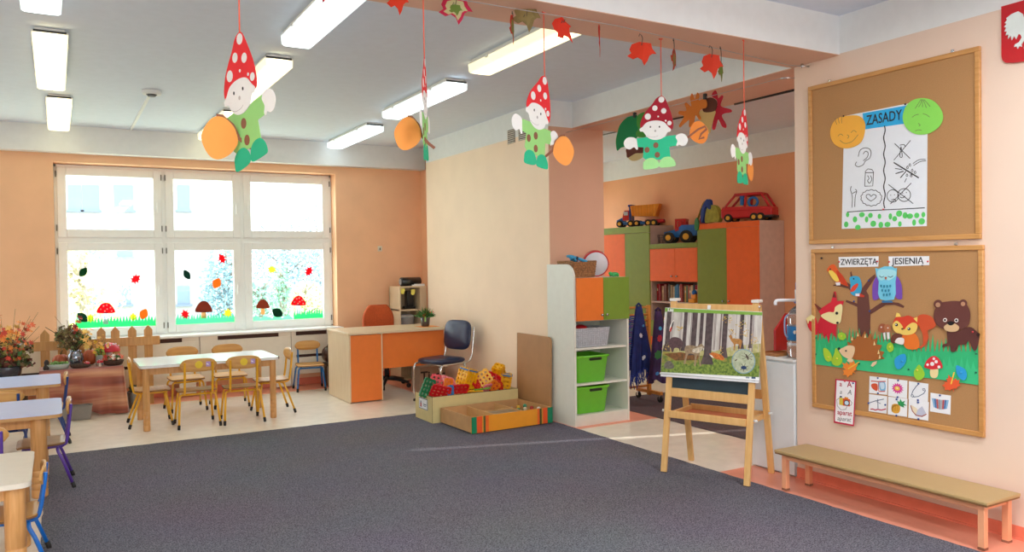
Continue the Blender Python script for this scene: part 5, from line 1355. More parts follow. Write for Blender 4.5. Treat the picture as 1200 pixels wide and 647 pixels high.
def gnome(label, top, rz, roll, k, hat_c, tunic_c, shoe_c, hang_z, bag='right', bag_turn=0., bdx=0, bdy=0, swirl=False):
    """A card gnome hanging by the tip of its hat. Outline measured on the one that faces the room."""
    t = thing('hanging_gnome', label, 'hanging decoration', top, rz, 'paper gnomes on ribbons')
    cr, sr = math.cos(roll), math.sin(roll)
    def p(x, y):
        a, z = (x-362)*k, -(y-80)*k
        return (a*cr - z*sr, a*sr + z*cr)
    def ps(l): return [p(*q) for q in l]
    def el(x, y, rx, ry): return [p(x + rx*math.cos(2*PI*i/22), y + ry*math.sin(2*PI*i/22)) for i in range(22)]
    two = lambda b, pts, d: b.cut(pts, d, .0012)
    hat = B(paper(hat_c)); hat.cut(ps(blob([(362, 76), (385, 92), (410, 150), (432, 215), (441, 285), (422, 318), (360, 262), (310, 250), (262, 262), (228, 302), (214, 270), (234, 212), (268, 165), (300, 130), (328, 92)], 4)), .0035, .0012)
    h = hat.obj('hat', t)
    d = B(paper(W_P))
    for x, y, r in ((362, 103, 20), (317, 160, 18), (377, 182, 18), (268, 216, 21), (339, 219, 6), (390, 250, 6), (415, 268, 15)):
        e = el(x, y, r, r*1.05); d.cut(e, .0042, .0006); d.cut(e, -.0022, .0006)
    d.obj('dot', h)['kind'] = 'stuff'
    b = B(paper(W_P)); b.cut(ps(blob([(232, 285), (262, 256), (320, 246), (375, 258), (406, 292), (425, 312), (418, 328), (402, 330), (385, 358), (345, 378), (300, 378), (262, 358), (236, 322), (215, 318), (210, 302), (222, 292)], 4)), .0050, .0012)
    f = b.obj('head', t)
    b = B(mat('ink_dark', '#2b2b30', .6)); b.cut(el(285, 289, 5, 7), .0058, .0006); b.cut(el(347, 291, 5, 7), .0058, .0006); b.obj('eye', f)
    b = B(mat('pencil_line', '#b9b4b2', .7)); b.stroke([p(300 + 40*math.cos(a), 345 + 16*math.sin(a)) for a in [R(20 + 14*i) for i in range(11)]], .0016, .0056, .0004); b.cut(el(318, 318, 7, 8), .0054, .0004); b.obj('face_drawing', f)
    b = B(paper(tunic_c)); b.cut(ps([(190, 364), (262, 358), (300, 372), (345, 374), (400, 356), (455, 352), (475, 360), (468, 425), (414, 432), (420, 505), (400, 520), (250, 515), (232, 500), (236, 428), (196, 425)]), .0018, .0012)
    bd_ = b.obj('tunic', t)
    for x, y in ((260, 447), (321, 417), (330, 484)):
        b = B(paper('#97654e')); b.cut(el(x, y, 18, 20), .0026, .0006); b.obj('button', bd_)
    for l in ([(100, 392), (118, 362), (150, 354), (184, 366), (192, 400), (198, 438), (186, 442), (170, 425), (140, 440), (110, 425)], [(456, 362), (490, 342), (525, 355), (540, 390), (525, 422), (500, 430), (480, 420), (468, 432), (460, 420), (468, 395)]):
        b = B(paper(W_P)); b.cut(ps(blob(l, 4)), .0034, .0012); b.obj('hand', t)
    for l in ([(232, 560), (236, 530), (265, 508), (305, 506), (335, 530), (342, 560), (320, 576), (260, 584), (235, 580)], [(342, 555), (352, 522), (380, 502), (420, 502), (448, 530), (454, 562), (430, 570), (380, 574), (350, 572)]):
        b = B(paper(shoe_c)); b.cut(ps(blob(l, 4)), .0036, .0012); b.obj('shoe', t)
    # the bundle on its stick
    sg = 1 if bag == 'right' else -1
    mx = lambda l: [(362 + sg*(x-362-bdx), y+bdy) for x, y in l]
    b = B(paper('#ef9440' if swirl else '#f7a752')); b.cut(ps(mx(blob([(560, 300), (585, 268), (620, 262), (655, 290), (678, 335), (665, 395), (635, 418), (590, 405), (555, 370), (552, 330)], 4))), -.0030, .0012)
    b.m(paper('#97604a'))
    b.stroke(ps(mx([(490, 408), (520, 385), (560, 355), (610, 318), (655, 300), (665, 320), (630, 350), (615, 385), (650, 375)] if swirl else [(488, 410), (515, 388), (548, 350), (560, 300), (590, 262), (610, 258)])), 14*k, -.0021 if swirl else -.0040, .0008)
    bo_ = b.obj('bundle', t)
    if bag_turn:
        px_, pz_ = p(*mx([(540, 390)])[0])
        bo_.matrix_local = Matrix.Translation((px_, 0, pz_)) @ Matrix.Rotation(bag_turn, 4, 'Z') @ Matrix.Translation((-px_, 0, -pz_))
    L_ = hang_z - top[2]
    b = B(ribbon); b.tube([(0, -.001, -.012), (0, 0, L_*.5), (0, 0, L_)], .0028, 6); b.tube([(-.012, 0, L_-.002), (.012, 0, L_-.002)], .004, 6); b.obj('ribbon', t)
    return t
RED, LG, TEAL, PALE = '#ee3a40', '#a6e08c', '#33c496', '#b4f0a6'
K0 = .43/505
gnome('leftmost paper gnome in a red spotted hat, nearest the viewer, hanging by a ribbon', at_plane(1, 3.0, 281, 39), R(-70), R(10), K0*1.14, RED, LG, TEAL, ZC-.001, 'left', R(60), 110, 115)
gnome('paper gnome seen edge on with its orange bundle turned outward, second from the left', at_plane(1, 3.4, 497, 68), R(60), R(2), K0*1.12, RED, LG, TEAL, ZS-.001, 'left', R(-75), 90, 115)
gnome('tilted paper gnome in a red hat waving one hand in front of the wall vents', at_plane(1, 3.5, 638, 90), R(24), R(-9), K0*1.14, RED, LG, TEAL, ZS-.001, 'right', R(-30), 60, 100)
gnome('paper gnome in a dark red hat and teal tunic facing the room, before the alcove', at_plane(1, 3.6, 775, 113), R(-40), 0, K0*.99, '#b01a30', '#35cf9c', PALE, ZS-.001, swirl=True)
gnome('narrow turned paper gnome nearest the right wall, hanging under the beam end', at_plane(1, 3.4, 872, 128), R(26), R(-4), K0*1.06, '#e5323c', LG, TEAL, ZS-.001, 'right', 0, 90, 110)

# wire under the beam with the artificial leaves
wire_m = mat('thin_wire', '#b9bcc2', .35, metal=.8)
pw_ = [at_plane(2, 2.775, *q) for q in ((545, .5), (722, 30), (925, 76.5))]
e = pw_[0] + (pw_[0]-pw_[1])*1.6
t = thing('leaf_wire', 'thin wire stretched under the ceiling beam carrying the hanging leaves', 'wire')
B(wire_m).tube([e, pw_[0], pw_[1], pw_[2], (XR-.001, pw_[2].y-.02, 2.78)], .0022, 6).obj('wire', t)
b = B(steel); q = Vector((XR-.001, pw_[2].y-.02, 2.78)); b.tube([q, q + Vector((-.06, .004, 0))], .006, 8); b.tube([q + Vector((-.06, .004, -.012)), q + Vector((-.06, .004, .012))], .009, 8); b.obj('turnbuckle', t)
def wire_leaf(label, px, py, wpx, hpx, cols, rz, shape=MAPLE, roll=0., hook=True, Y=3.5, bend=.25):
    c = at_plane(1, Y, px, py); dep = (c-EYE).dot(FW); sc = dep/FPX
    W_, H_ = wpx*sc, hpx*sc
    t = thing('hanging_leaf', label, 'hanging leaf', c, rz, 'artificial leaves on the wire')
    b = B(); cr, sr = math.cos(roll), math.sin(roll)
    for i, (c_, s_) in enumerate(cols):
        b.m(paper(c_, .35))
        pts = [((x*W_*cr*s_ - z*H_*sr*s_), (x*W_*sr*s_ + z*H_*cr*s_)) for x, z in shape]
        for off, th in ((.0012 + i*.0005, .0006), (-.0002 - i*.0005, .0006)):
            b.cut(pts, off, th, bend*8)
    b.obj('blade', t)
    tz = H_*.5*cr
    up = max(.015, 2.775 - c.z)
    B(mat('stem_wire', '#4a443c', .5)).tube([(0, 0, tz*.7), (.006, 0, tz + (up-tz)*.4), (0, 0, up-.012), (-.010, 0, up-.002), (-.014, 0, up-.016)], .0022, 6).obj('stem', t)
    return t
fl = lambda s: [(x, -z) for x, z in s]
MP = [(-.34, .43), (-.08, .5), (.10, .46), (.32, .42), (.36, .2), (.5, -.02), (.36, -.02), (.26, -.10), (.2, -.3), (.08, -.5), (.0, -.26), (-.14, -.14), (-.3, -.2), (-.5, -.04), (-.36, .06), (-.42, .22)]
for a in [('small red leaf tip cut by the top edge in front of the cool ceiling light', 376, -10, 30, 26, [('#d9404a', 1)], -.2),
          ('orange red leaf cut by the top edge, left of the edge-on gnome ribbon', 466, 2, 26, 32, [('#ee4a2c', 1)], -.5),
          ('pink edged leaf with a pale green centre, right of the edge-on gnome ribbon', 534, 12, 40, 34, [('#d8335a', 1), ('#d9d3a0', .72), ('#7d9a45', .4)], -.45),
          ('narrow red and green leaf hanging edge on beside the tan leaf', 601, 35, 26, 34, [('#c83a30', 1), ('#8d8a4a', .7)], .85),
          ('tan brown leaf hanging before the ceiling light behind the beam', 617, 20, 34, 36, [('#9c8a58', 1), ('#a8955f', .6)], -.5),
          ('bright red leaf tilted before the lit ceiling light, right of the gnome ribbon', 661, 36, 22, 34, [('#f0452e', 1)], -.2, MP, .6),
          ('thin red leaf hanging edge on right of the ceiling light', 703, 48, 20, 38, [('#d03a2c', 1)], .9, MP, .35),
          ('orange red leaf left of the ribbon of the facing gnome', 752, 63, 34, 28, [('#ef4a2c', 1)], -.7),
          ('narrow brownish red leaf right of the ribbon of the facing gnome', 790, 71, 22, 28, [('#b8452f', 1), ('#8f7a45', .6)], .55, MP, -.5),
          ('orange red leaf hanging with a green one near the right end of the wire', 834, 78, 27, 30, [('#ea4a30', 1)], -.75),
          ('narrow green brown leaf beside the orange red one at the right end of the wire', 845, 84, 16, 24, [('#8f7f3e', 1), ('#6f8a3c', .6)], .4)]:
    a = list(a)
    if len(a) < 8: a.append(MP)
    wire_leaf(*a)

# second wire along the lintel with big cut-out leaves and acorns
SL = Surf.at((4.30, 0, 0), -PI/2)
t = thing('alcove_wire', 'thin wire along the alcove opening carrying the large paper leaves', 'wire')
q0 = at_plane(0, 4.30, 676, 152); q1 = at_plane(0, 4.30, 915, 92)
B(wire_m).tube([(4.30, 6.39, q0.z + (q0.z-q1.z)/(q0.y-q1.y)*(6.39-q0.y)), q1, (4.375, 3.72, q1.z)], .0022, 6).obj('wire', t)
b = B(steel); b.tube([q1, q1 + Vector((.03, -.05, 0))], .006, 8); b.obj('turnbuckle', t)
def c4(x, y): return (715 + x/5.883, 100 + y/5.883)
def cutout(name, label, cat, pieces, group=None, S=SL, conv=lambda x, y: (x, y), clip=None, out=0., tr=.25, th=.0012):
    """pieces: (part name, colour, outline in photograph points, smooth)."""
    al = [conv(*q) for pc in pieces for q in pc[2]]
    cx = (min(q[0] for q in al) + max(q[0] for q in al))/2; cy = (min(q[1] for q in al) + max(q[1] for q in al))/2
    t, K = S.item(name, label, cat, cx, cy, group, out)
    cnt = {}
    for i, pc in enumerate(pieces):
        pts = [K.xz(*conv(*q)) for q in pc[2]]
        if len(pc) > 3 and pc[3]: pts = blob(pts, 4)
        b = B(paper(pc[1], tr) if isinstance(pc[1], str) else pc[1]); b.cut(pts, .0014 + i*.0007, th if i == 0 else .0007)
        if S is SL: b.cut(pts, -.0004 - i*.0007, .0007)
        b.obj(pc[0], t)
    if clip:
        x, z = K.xz(*clip); B(mat('black_clip', '#1f1f22', .5)).box((x-.012, -.012, z-.014), (x+.012, .012, z+.03), .003).obj('clip', t)
    return t, K
GO = 'paper leaves and acorns over the alcove opening'
cutout('hanging_paper_leaf', 'dark green paper leaf left of the facing gnome', 'hanging decoration', [('blade', '#0f8a4c', [(170, 205), (130, 215), (95, 240), (65, 280), (50, 330), (40, 385), (48, 450), (75, 430), (110, 420), (160, 380), (190, 350), (195, 280), (188, 215)], True)], GO, conv=c4, clip=c4(170, 212))
cutout('hanging_paper_leaf', 'mid green paper leaf half hidden behind the facing gnome', 'hanging decoration', [('blade', '#4f9f3c', [(190, 210), (235, 185), (270, 200), (280, 260), (250, 350), (190, 355), (178, 330), (195, 300), (185, 270)], True)], GO, conv=c4, out=.006)
cutout('hanging_paper_acorn', 'brown paper acorn below the green paper leaves', 'hanging decoration', [('nut', '#d8bd86', [(125, 500), (150, 520), (185, 518), (225, 495), (232, 460), (180, 440), (130, 470)], True), ('cap', '#6a2f20', [(112, 440), (150, 430), (230, 425), (230, 465), (175, 470), (122, 500), (114, 470)], True)], GO, conv=c4, out=-.012)
OAK_O = [(565, 55), (585, 95), (600, 50), (615, 70), (612, 105), (650, 90), (668, 120), (662, 155), (625, 165), (612, 195), (626, 225), (615, 240), (590, 205), (580, 250), (560, 285), (545, 285), (545, 240), (510, 265), (482, 290), (478, 270), (510, 215), (475, 200), (478, 178), (525, 175), (515, 130), (525, 118), (560, 145), (552, 90)]
cutout('hanging_paper_leaf', 'orange paper oak leaf right of the facing gnome', 'hanging decoration', [('blade', '#e07d2a', OAK_O, True)], GO, conv=c4, clip=c4(655, 85))
cutout('hanging_paper_acorn', 'brown and tan paper acorn between the orange and the red oak leaf', 'hanging decoration', [('nut', '#dcb877', [(612, 180), (720, 175), (718, 215), (700, 280), (688, 330), (672, 320), (640, 285), (618, 240)], True), ('cap', '#63301f', [(640, 150), (665, 95), (700, 85), (735, 110), (735, 150), (715, 180), (650, 185)], True)], GO, conv=c4, out=-.008)
cutout('hanging_paper_leaf', 'crimson paper oak leaf nearest the right wall', 'hanging decoration', [('blade', '#c81f36', [(725, 35), (738, 55), (745, 90), (768, 70), (780, 80), (762, 130), (775, 150), (830, 165), (835, 185), (785, 195), (770, 215), (800, 270), (795, 295), (770, 280), (745, 235), (725, 300), (705, 300), (712, 240), (722, 180), (740, 140), (735, 100), (705, 80), (705, 55)], True)], GO, conv=c4, out=-.014)
tag(B(mat('black_rail', '#1c1c1e', .4)).tube([at_plane(0, 4.93, 861, 122), at_plane(0, 4.93, 935, 104.5)], .010, 8).tube([at_plane(0, 4.93, 870, 120), (4.93, at_plane(0, 4.93, 870, 120).y, 2.80)], .006, 6).obj('curtain_rail'), 'black curtain rail under the alcove lintel near the right wall', 'curtain rail')
tag(B(mat('black_rail', '#1c1c1e', .4)).tube([at_plane(0, 4.93, 680, 164), at_plane(0, 4.93, 806, 136)], .006, 8).obj('curtain_rod'), 'thin dark rod crossing the alcove behind the green paper leaves', 'rod')

# ------------------------------------------------------------------ window decorations
SG = Surf.at((0, 10.1985, 0))
def win(name, label, pieces, group='paper decorations on the window panes', tr=.7): return cutout(name, label, 'window decoration', pieces, group, SG, tr=tr, out=.0005 if name == 'window_grass' else .004)
def toad(label, x0, x1, y0, y1, ym, cap, stem, dots=True):
    cx = (x0+x1)/2; w = (x1-x0)/2; sw = w*.30
    pcs = [('stem', stem, [(cx-sw*.8, ym-1), (cx+sw*.8, ym-1), (cx+sw, y1), (cx-sw, y1)]), ('cap', cap, [(x0, ym-1.5), (x0+w*.25, y0+(ym-y0)*.4), (cx-w*.3, y0+.4), (cx+w*.3, y0+.3), (x1-w*.25, y0+(ym-y0)*.4), (x1, ym-1.5), (x1-w*.3, ym), (x0+w*.3, ym)], True)]
    if dots:
        for dx, dy in ((-.55, .62), (-.25, .3), (.1, .22), (.15, .6), (.5, .45), (.62, .78), (-.1, .8)): pcs.append(('dot', W_P, [(cx+dx*w+1.0*math.cos(a), y0+dy*(ym-y0)+.9*math.sin(a)) for a in [i*PI/4 for i in range(8)]]))
    return win('window_mushroom', label, pcs)
def grs(label, x0, x1, yb0, yb1, yt, n, seed, c):
    o = grass(0, 1, 0, 1, n, seed, .25, .5)
    return win('window_grass', label, [('blades', c, [(x0 + u*(x1-x0), (yb0 + (yb1-yb0)*u) - v*((yb0 + (yb1-yb0)*u) - yt)) for u, v in o])])
def wleaf(label, cx, cy, w, h, c, shape=LEAF, a=0.): return win('window_leaf', label, [('blade', c, [(cx + x, cy - z) for x, z in xf([(x*w, z*h) for x, z in shape], a=a)])])
GREEN_W = '#62dba0'
grs('green paper grass strip along the bottom of the left lower pane', 88, 183.5, 385, 381.5, 368, 26, 1, '#58d99a')
grs('green paper grass strip along the bottom of the middle lower pane', 203.5, 275, 381, 378, 366, 22, 2, '#7fe6b4')
grs('pale green paper grass strip at the left of the right lower pane', 293.5, 344, 377, 375.5, 368, 4, 3, '#a5efc6')
grs('darker green paper grass strip at the right of the right lower pane', 344, 378.7, 375.5, 374, 360, 12, 4, '#5fdc9f')
toad('red spotted paper mushroom on the left lower pane', 113, 135, 355, 380, 367, '#e2233c', '#dfd9ea')
toad('big brown paper mushroom on the middle lower pane', 228.5, 249, 353, 373, 366, '#8c4a3a', '#d8b48c', False)
toad('small brown paper mushroom on the right lower pane', 300, 316, 351, 368.5, 361.5, '#96533c', '#e0b184', False)
toad('red spotted paper mushroom on the right lower pane', 341, 358.5, 347, 368, 358, '#d92238', '#e2e0f0')
wleaf('dark green paper leaf at the top left of the left lower pane', 97.5, 319, 15, 13, '#1f5a3c', a=-.7)
wleaf('red paper oak leaf on the left lower pane', 159, 327, 14, 14, '#e0283c', OAKISH, -.9)
wleaf('orange paper leaf above the grass of the left lower pane', 168.5, 368, 17, 13, '#f28a34', a=-.45)
wleaf('dark green paper leaf beside the bouquet on the left lower pane', 96.5, 372, 17, 15, '#1f5a44', a=.9)
wleaf('yellow paper tuft in the grass of the left lower pane, by the bouquet', 106, 373, 12, 11, '#dfe25a', OAKISH)
wleaf('yellow paper tuft in the grass of the left lower pane, by the orange leaf', 156, 371.5, 12, 10, '#dfe25a', OAKISH)
wleaf('dark green paper leaf on the middle lower pane', 219, 322, 13, 13, '#1d4f44', a=.55)
wleaf('red paper oak leaf at the top of the middle lower pane', 260, 303, 13, 13, '#dd2438', OAKISH, .5)
wleaf('orange paper leaf on the middle lower pane', 254, 332, 17, 13, '#f08a3a', a=-.5)
wleaf('red paper oak leaf in the grass of the middle lower pane', 217, 368.5, 13, 12, '#dd2a3c', OAKISH, .4)
wleaf('yellow paper leaf in the grass of the middle lower pane', 267, 367, 13, 11, '#e9e25a', OAKISH, .9)
wleaf('yellow green paper leaf on the right lower pane', 318.5, 316, 13, 11, '#d6ea62', OAKISH, 1.2)
wleaf('red paper oak leaf at the right of the right lower pane', 362, 318, 12, 13, '#dc2338', OAKISH, -.5)
wleaf('dark green paper leaf beside the small brown mushroom on the right pane', 325, 366.5, 18, 14, '#174f38', a=1.0)

# ------------------------------------------------------------------ cork boards
cork = mat('cork', '#b38657', .85, var=.07, scale=220, bump=.15, bscale=300); fr = wood('board_frame', '#d09a5c', '#c08848', axis='X')
def cork_board(label, y0, y1, z0, z1):
    t = thing('cork_board', label, 'notice board', (XR-.001, (y0+y1)/2, (z0+z1)/2), -PI/2, 'cork boards on the right wall')
    w, h = (y0-y1)/2, (z1-z0)/2
    B(cork).box((-w+.01, -.014, -h+.01), (w-.01, 0, h-.01)).obj('cork_panel', t)
    for p, q in (((-w, -.024, h-.028), (w, -.001, h)), ((-w, -.024, -h), (w, -.001, -h+.028)), ((-w, -.0235, -h+.028), (-w+.028, -.001, h-.028)), ((w-.028, -.0235, -h+.028), (w, -.001, h-.028))): B(fr).box(p, q, .004).obj('frame', t)
    for s_ in (-1, 1): B(steel).box((s_*w*.72-.008, -.01, h), (s_*w*.72+.008, -.002, h+.018), .002).obj('hanger', t)
    return t
cork_board('upper framed cork board on the right wall holding the drawn rules sheet', 3.60, 2.47, 1.595, 2.64)
cork_board('lower framed cork board on the right wall with the paper autumn animals', 3.585, 2.455, .512, 1.562)
SB = Surf.at((XR-.0155, 0, 0), -PI/2)
ink = mat('black_ink', '#26242a', .6); pin_b = mat('blue_pin', '#24468e', .3); pin_r = mat('red_pin', '#c22a30', .3)
def pins(t, K, pts, m_=None, out=.004):
    for q in pts:
        x, z = K.xz(*q); B(m_ or pin_b).ball((x, -out, z), .006, 8).obj('push_pin', t)
# rules sheet
def d1(x, y): return (960 + x/3.594, 100 + y/3.594)
t, K = SB.item('rules_sheet', 'white sheet of drawn classroom rules headed ZASADY on the upper cork board', 'poster', 1036, 195, out=.001)
k_ = lambda *l: [K.xz(*d1(*q)) for q in l]
B(paper('#e6ebf2', 0)).cut(k_((105, 130), (457, 60), (453, 593), (95, 605)), 0, .001).obj('sheet', t)
h_ = B(paper('#34aee6', 0)).cut(k_((183, 118), (372, 84), (372, 160), (190, 186)), .0008, .0007).obj('header', t)
a0, a1 = K.xz(*d1(196, 152)), K.xz(*d1(348, 126)); ang = math.atan2(a1[1]-a0[1], a1[0]-a0[0])
b = B(ink); mid = K.xz(*d1(272, 138)); b.text('ZASADY', mid[0], mid[1], .085, .0016, .0006, rot=ang, bold=.0008, sx=.98*math.hypot(a1[0]-a0[0], a1[1]-a0[1])/.322); b.obj('lettering', h_)
b = B(ink); lw = .004
S_ = lambda *l, w=lw, sm=True: b.stroke([K.xz(*d1(*q)) for q in (([tuple(v[:2]) for v in curve3([(x, y, 0) for x, y in l], 4)]) if sm and len(l) > 2 else l)], w, .0010, .0006)
S_(*[(275 + 3*math.sin(i*1.1), 170 + i*12) for i in range(30)], w=.007)
S_((118, 534), (200, 528), (330, 522), (445, 516), w=.005)
S_((165, 300), (172, 275), (190, 264), (212, 268), (219, 285), (212, 308), (195, 318), (185, 335), (165, 343), (152, 335), (158, 322)); S_((185, 290), (195, 278), (206, 284), (203, 302), (186, 318))
S_((192, 425), (195, 362), (205, 352), (222, 354), (229, 365), (226, 424), (192, 425), sm=False); S_((195, 368), (228, 368)); S_((204, 380), (210, 392), (204, 402), (212, 414)); S_((216, 380), (222, 396), (214, 412))
S_((138, 515), (140, 470), (132, 440), (136, 425)); S_((150, 512), (152, 470), (158, 446), (152, 438)); S_((140, 456), (150, 450), (158, 448))
cl = [(220 + 42*math.cos(i*PI/14)*(1 + .07*(i % 2)), 474 + 32*math.sin(i*PI/14)*(1 + .1*(i % 2))) for i in range(29)]; S_(*cl)
S_((218, 488), (200, 474), (200, 462), (212, 460), (219, 468), (228, 460), (240, 464), (236, 476), (218, 488))
S_((318, 245), (383, 308)); S_((385, 232), (315, 315)); S_((345, 258), (350, 300), (340, 298), (345, 258)); S_((340, 252), (358, 250), (362, 258))
S_((314, 325), (420, 390), w=.007); S_((320, 350), (350, 355)); S_((322, 372), (356, 362), w=.006); S_((342, 390), (366, 362), w=.006); S_((360, 408), (368, 392)); S_((395, 330), (420, 314), (448, 312)); S_((398, 338), (424, 322), (450, 318))
for x, y in ((382, 335), (372, 345), (392, 358), (370, 378), (404, 366), (388, 380)): S_((x, y-6), (x-4, y+2), (x, y+6), (x+4, y+2), (x, y-6), w=.003)
S_(*[(310 + 24*math.cos(i*PI/8), 466 + 26*math.sin(i*PI/8)) for i in range(17)]); S_(*[(358 + 27*math.cos(i*PI/8), 462 + 27*math.sin(i*PI/8)) for i in range(17)]); S_((292, 418), (396, 498)); S_((388, 412), (300, 500)); S_((304, 484), (318, 480), (324, 490)); S_((340, 470), (352, 474), (362, 466)); S_((300, 462), (303, 464)); S_((316, 460), (319, 462)); S_((350, 452), (353, 455)); S_((366, 450), (369, 453))
b.obj('drawing', t)
b = B(paper('#5fcf6a', 0))
for i, (x, y) in enumerate([(120, 545), (151, 565), (180, 545), (200, 565), (216, 548), (228, 583), (254, 552), (260, 588), (288, 586), (300, 552), (318, 562), (337, 540), (340, 584), (362, 548), (382, 551), (400, 578), (411, 548), (432, 573), (439, 545), (114, 586), (163, 598)]):
    q = K.xz(*d1(x, y)); b.cut(ell(q[0], q[1], .012 + .004*(i % 3), .016 + .003*(i % 2), 14), .0010, .0006)
b.obj('green_dot', t)['kind'] = 'stuff'
pins(t, K, [d1(104, 130), d1(364, 80)], ink); pins(t, K, [d1(271, 523)], pin_r)
def face_disc(name, label, c, pts, lines):
    t, K = cutout(name, label, 'paper face', [('disc', c, pts, True)], 'paper faces on the rules sheet', SB, d1, out=.004, tr=0)
    b = B(mat('pencil_grey', '#6d7050', .7))
    for l in lines: b.stroke([K.xz(*d1(*q)) for q in [tuple(v[:2]) for v in curve3([(x, y, 0) for x, y in l], 4)]], .0026, .0022, .0005)
    b.obj('drawn_face', t)
face_disc('paper_smiley', 'round orange paper face with a smile at the left of the rules sheet', '#f6b447', [(120, 128), (165, 128), (190, 150), (194, 185), (180, 235), (145, 260), (100, 265), (62, 245), (47, 205), (55, 165), (80, 138)],
          [[(75, 165), (70, 150), (68, 138)], [(85, 160), (82, 145), (80, 135)], [(96, 160), (95, 145), (97, 130)], [(80, 215), (90, 205), (102, 212)], [(135, 200), (146, 190), (158, 198)], [(118, 208), (126, 215), (120, 224)], [(88, 232), (110, 245), (140, 236), (165, 208)]])
face_disc('paper_smiley', 'round green paper face with a frown at the right of the rules sheet', '#8ee060', [(430, 54), (475, 62), (510, 95), (522, 140), (500, 180), (455, 205), (405, 205), (368, 180), (352, 140), (362, 95), (390, 65)],
          [[(405, 98), (420, 75), (428, 60)], [(420, 92), (430, 72), (432, 58)], [(436, 92), (436, 75), (434, 60)], [(452, 95), (446, 78), (438, 60)], [(468, 90), (455, 74), (442, 60)], [(392, 135), (405, 126), (420, 122)], [(438, 120), (452, 124), (466, 134)], [(418, 160), (426, 168), (420, 172)], [(405, 192), (418, 188), (432, 190)]])

# --- the autumn animals on the lower board
def c2(x, y): return (945 + x/4.625, 290 + y/4.621)
def c3(x, y): return (1030 + x/4.623, 330 + y/4.621)
def circ(x, y, r, ry=None, n=14): return [(x + r*math.cos(2*PI*i/n), y + (ry or r)*math.sin(2*PI*i/n)) for i in range(n)]
GA = 'paper cutouts on the lower cork board'
def wallcut(name, label, pieces, conv, out, cat='paper cutout', pin=(), pm=None):
    t, K = cutout(name, label, cat, pieces, GA, SB, conv, out=out, tr=0)
    pins(t, K, [conv(*q) for q in pin], pm, .004 + .0007*len(pieces))
    return t, K
for lb, tx, pts, mid, ends in (('white title strip reading ZWIERZETA at the left top of the lower board', 'ZWIERZĘTA', [(175, 52), (392, 48), (390, 104), (178, 108)], (283, 79), ((186, 80), (384, 76))),
                               ('white title strip reading JESIENIA at the right top of the lower board', 'JESIENIĄ', [(446, 49), (666, 47), (666, 96), (448, 103)], (550, 75), ((460, 76), (634, 73)))):
    t, K = wallcut('title_strip', lb, [('strip', '#eef0f4', pts)], c2, 0, 'title strip')
    m_ = K.xz(*c2(*mid)); e0, e1 = K.xz(*c2(*ends[0])), K.xz(*c2(*ends[1]))
    b = B(ink); b.text(tx, m_[0], m_[1], .053, .0022, .0005, rot=math.atan2(e1[1]-e0[1], e1[0]-e0[0]), bold=.0006, fit=math.hypot(e1[0]-e0[0], e1[1]-e0[1]))
    if tx[-1] == 'Ą': b.stroke([(e1[0]-.004, e1[1]-.021), (e1[0]-.009, e1[1]-.028), (e1[0]-.001, e1[1]-.031)], .004, .0022, .0005)
    b.obj('lettering', t)
    pins(t, K, [c2(pts[0][0]+4, 78), c2(pts[1][0]-6, 76)], pin_r)
wallcut('paper_tree', 'dark brown paper tree with bare branches on the lower board', [('trunk', '#6b4038', [(277, 255), (262, 262), (228, 222), (185, 212), (145, 208), (148, 202), (195, 198), (180, 165), (186, 160), (222, 190), (246, 205), (238, 135), (244, 130), (252, 165), (285, 165), (300, 190), (302, 222), (345, 165), (372, 145), (372, 165), (325, 235), (338, 258), (345, 340), (395, 305), (425, 292), (500, 300), (532, 318), (526, 328), (480, 312), (430, 312), (348, 362), (346, 420), (350, 500), (280, 500), (276, 322), (214, 295), (216, 284), (276, 304)])], c2, 0, pin=[(345, 345), (340, 180), (260, 292)])
def grass_band():
    o = [(46, 430)]
    rd = random.Random(9)
    # upper row of blades measured along the band
    for x0, x1, yb, n, yt in ((46, 560, 510, 20, 440), (560, 660, 560, 5, 470)):
        for i in range(n):
            a = x0 + (x1-x0)*i/n; w = (x1-x0)/n
            o += [(a + w*.1, yb - rd.uniform(0, 20)), (a + w*rd.uniform(.35, .7), yt + rd.uniform(-15, 35))]
    for p_ in ((700, 575), (760, 480)): pass
    return o
t, K = SB.item('paper_grass', 'wide green paper grass band across the lower board', 'paper cutout', 1055, 415, GA, 0)
rd = random.Random(6)
up = [c2(46, 620)]
for i in range(26):
    x = 46 + i*19.8; y = 505 + .045*(x-46)
    up += [c2(x, y - rd.uniform(0, 12)), c2(x + 6 + rd.uniform(-3, 8), y - 45 - rd.uniform(0, 40)), c2(x + 16, y - rd.uniform(0, 14))]
for i in range(16):
    x = 160 + i*24.2; y = 400 + .0*(x)
    up += [c3(x, y - 20), c3(x + 9 + rd.uniform(-4, 8), y - 75 - rd.uniform(0, 42)), c3(x + 20, y - 22)]
up += [c3(545, 300), c3(546, 560), c3(300, 522), c3(0, 490)]
B(paper('#35b878', 0)).cut([K.xz(*q) for q in up], .0034, .001).obj('back_blades', t)
fr_ = [c2(46, 632)]
for i in range(14):
    x = 60 + i*34; fr_ += [c2(x, 575 - rd.uniform(0, 10) + i*2), c2(x+12, 535 - rd.uniform(0, 28) + i*2), c2(x+26, 572 + i*2)]
for i in range(12):
    x = 150 + i*32; fr_ += [c3(x, 430 + i*4), c3(x+12, 370 + rd.uniform(-30, 22) + i*5), c3(x+26, 432 + i*4)]
fr_ += [c3(545, 470), c3(546, 562), c3(300, 526), c3(0, 494)]
B(paper('#3fc485', 0)).cut([K.xz(*q) for q in fr_], .0052, .001).obj('front_blades', t)
pins(t, K, [c2(57, 490), c2(57, 578), c2(290, 630), c3(165, 475), c3(530, 390), c3(530, 492)], mat('green_pin', '#1d6a4c', .3), .008)
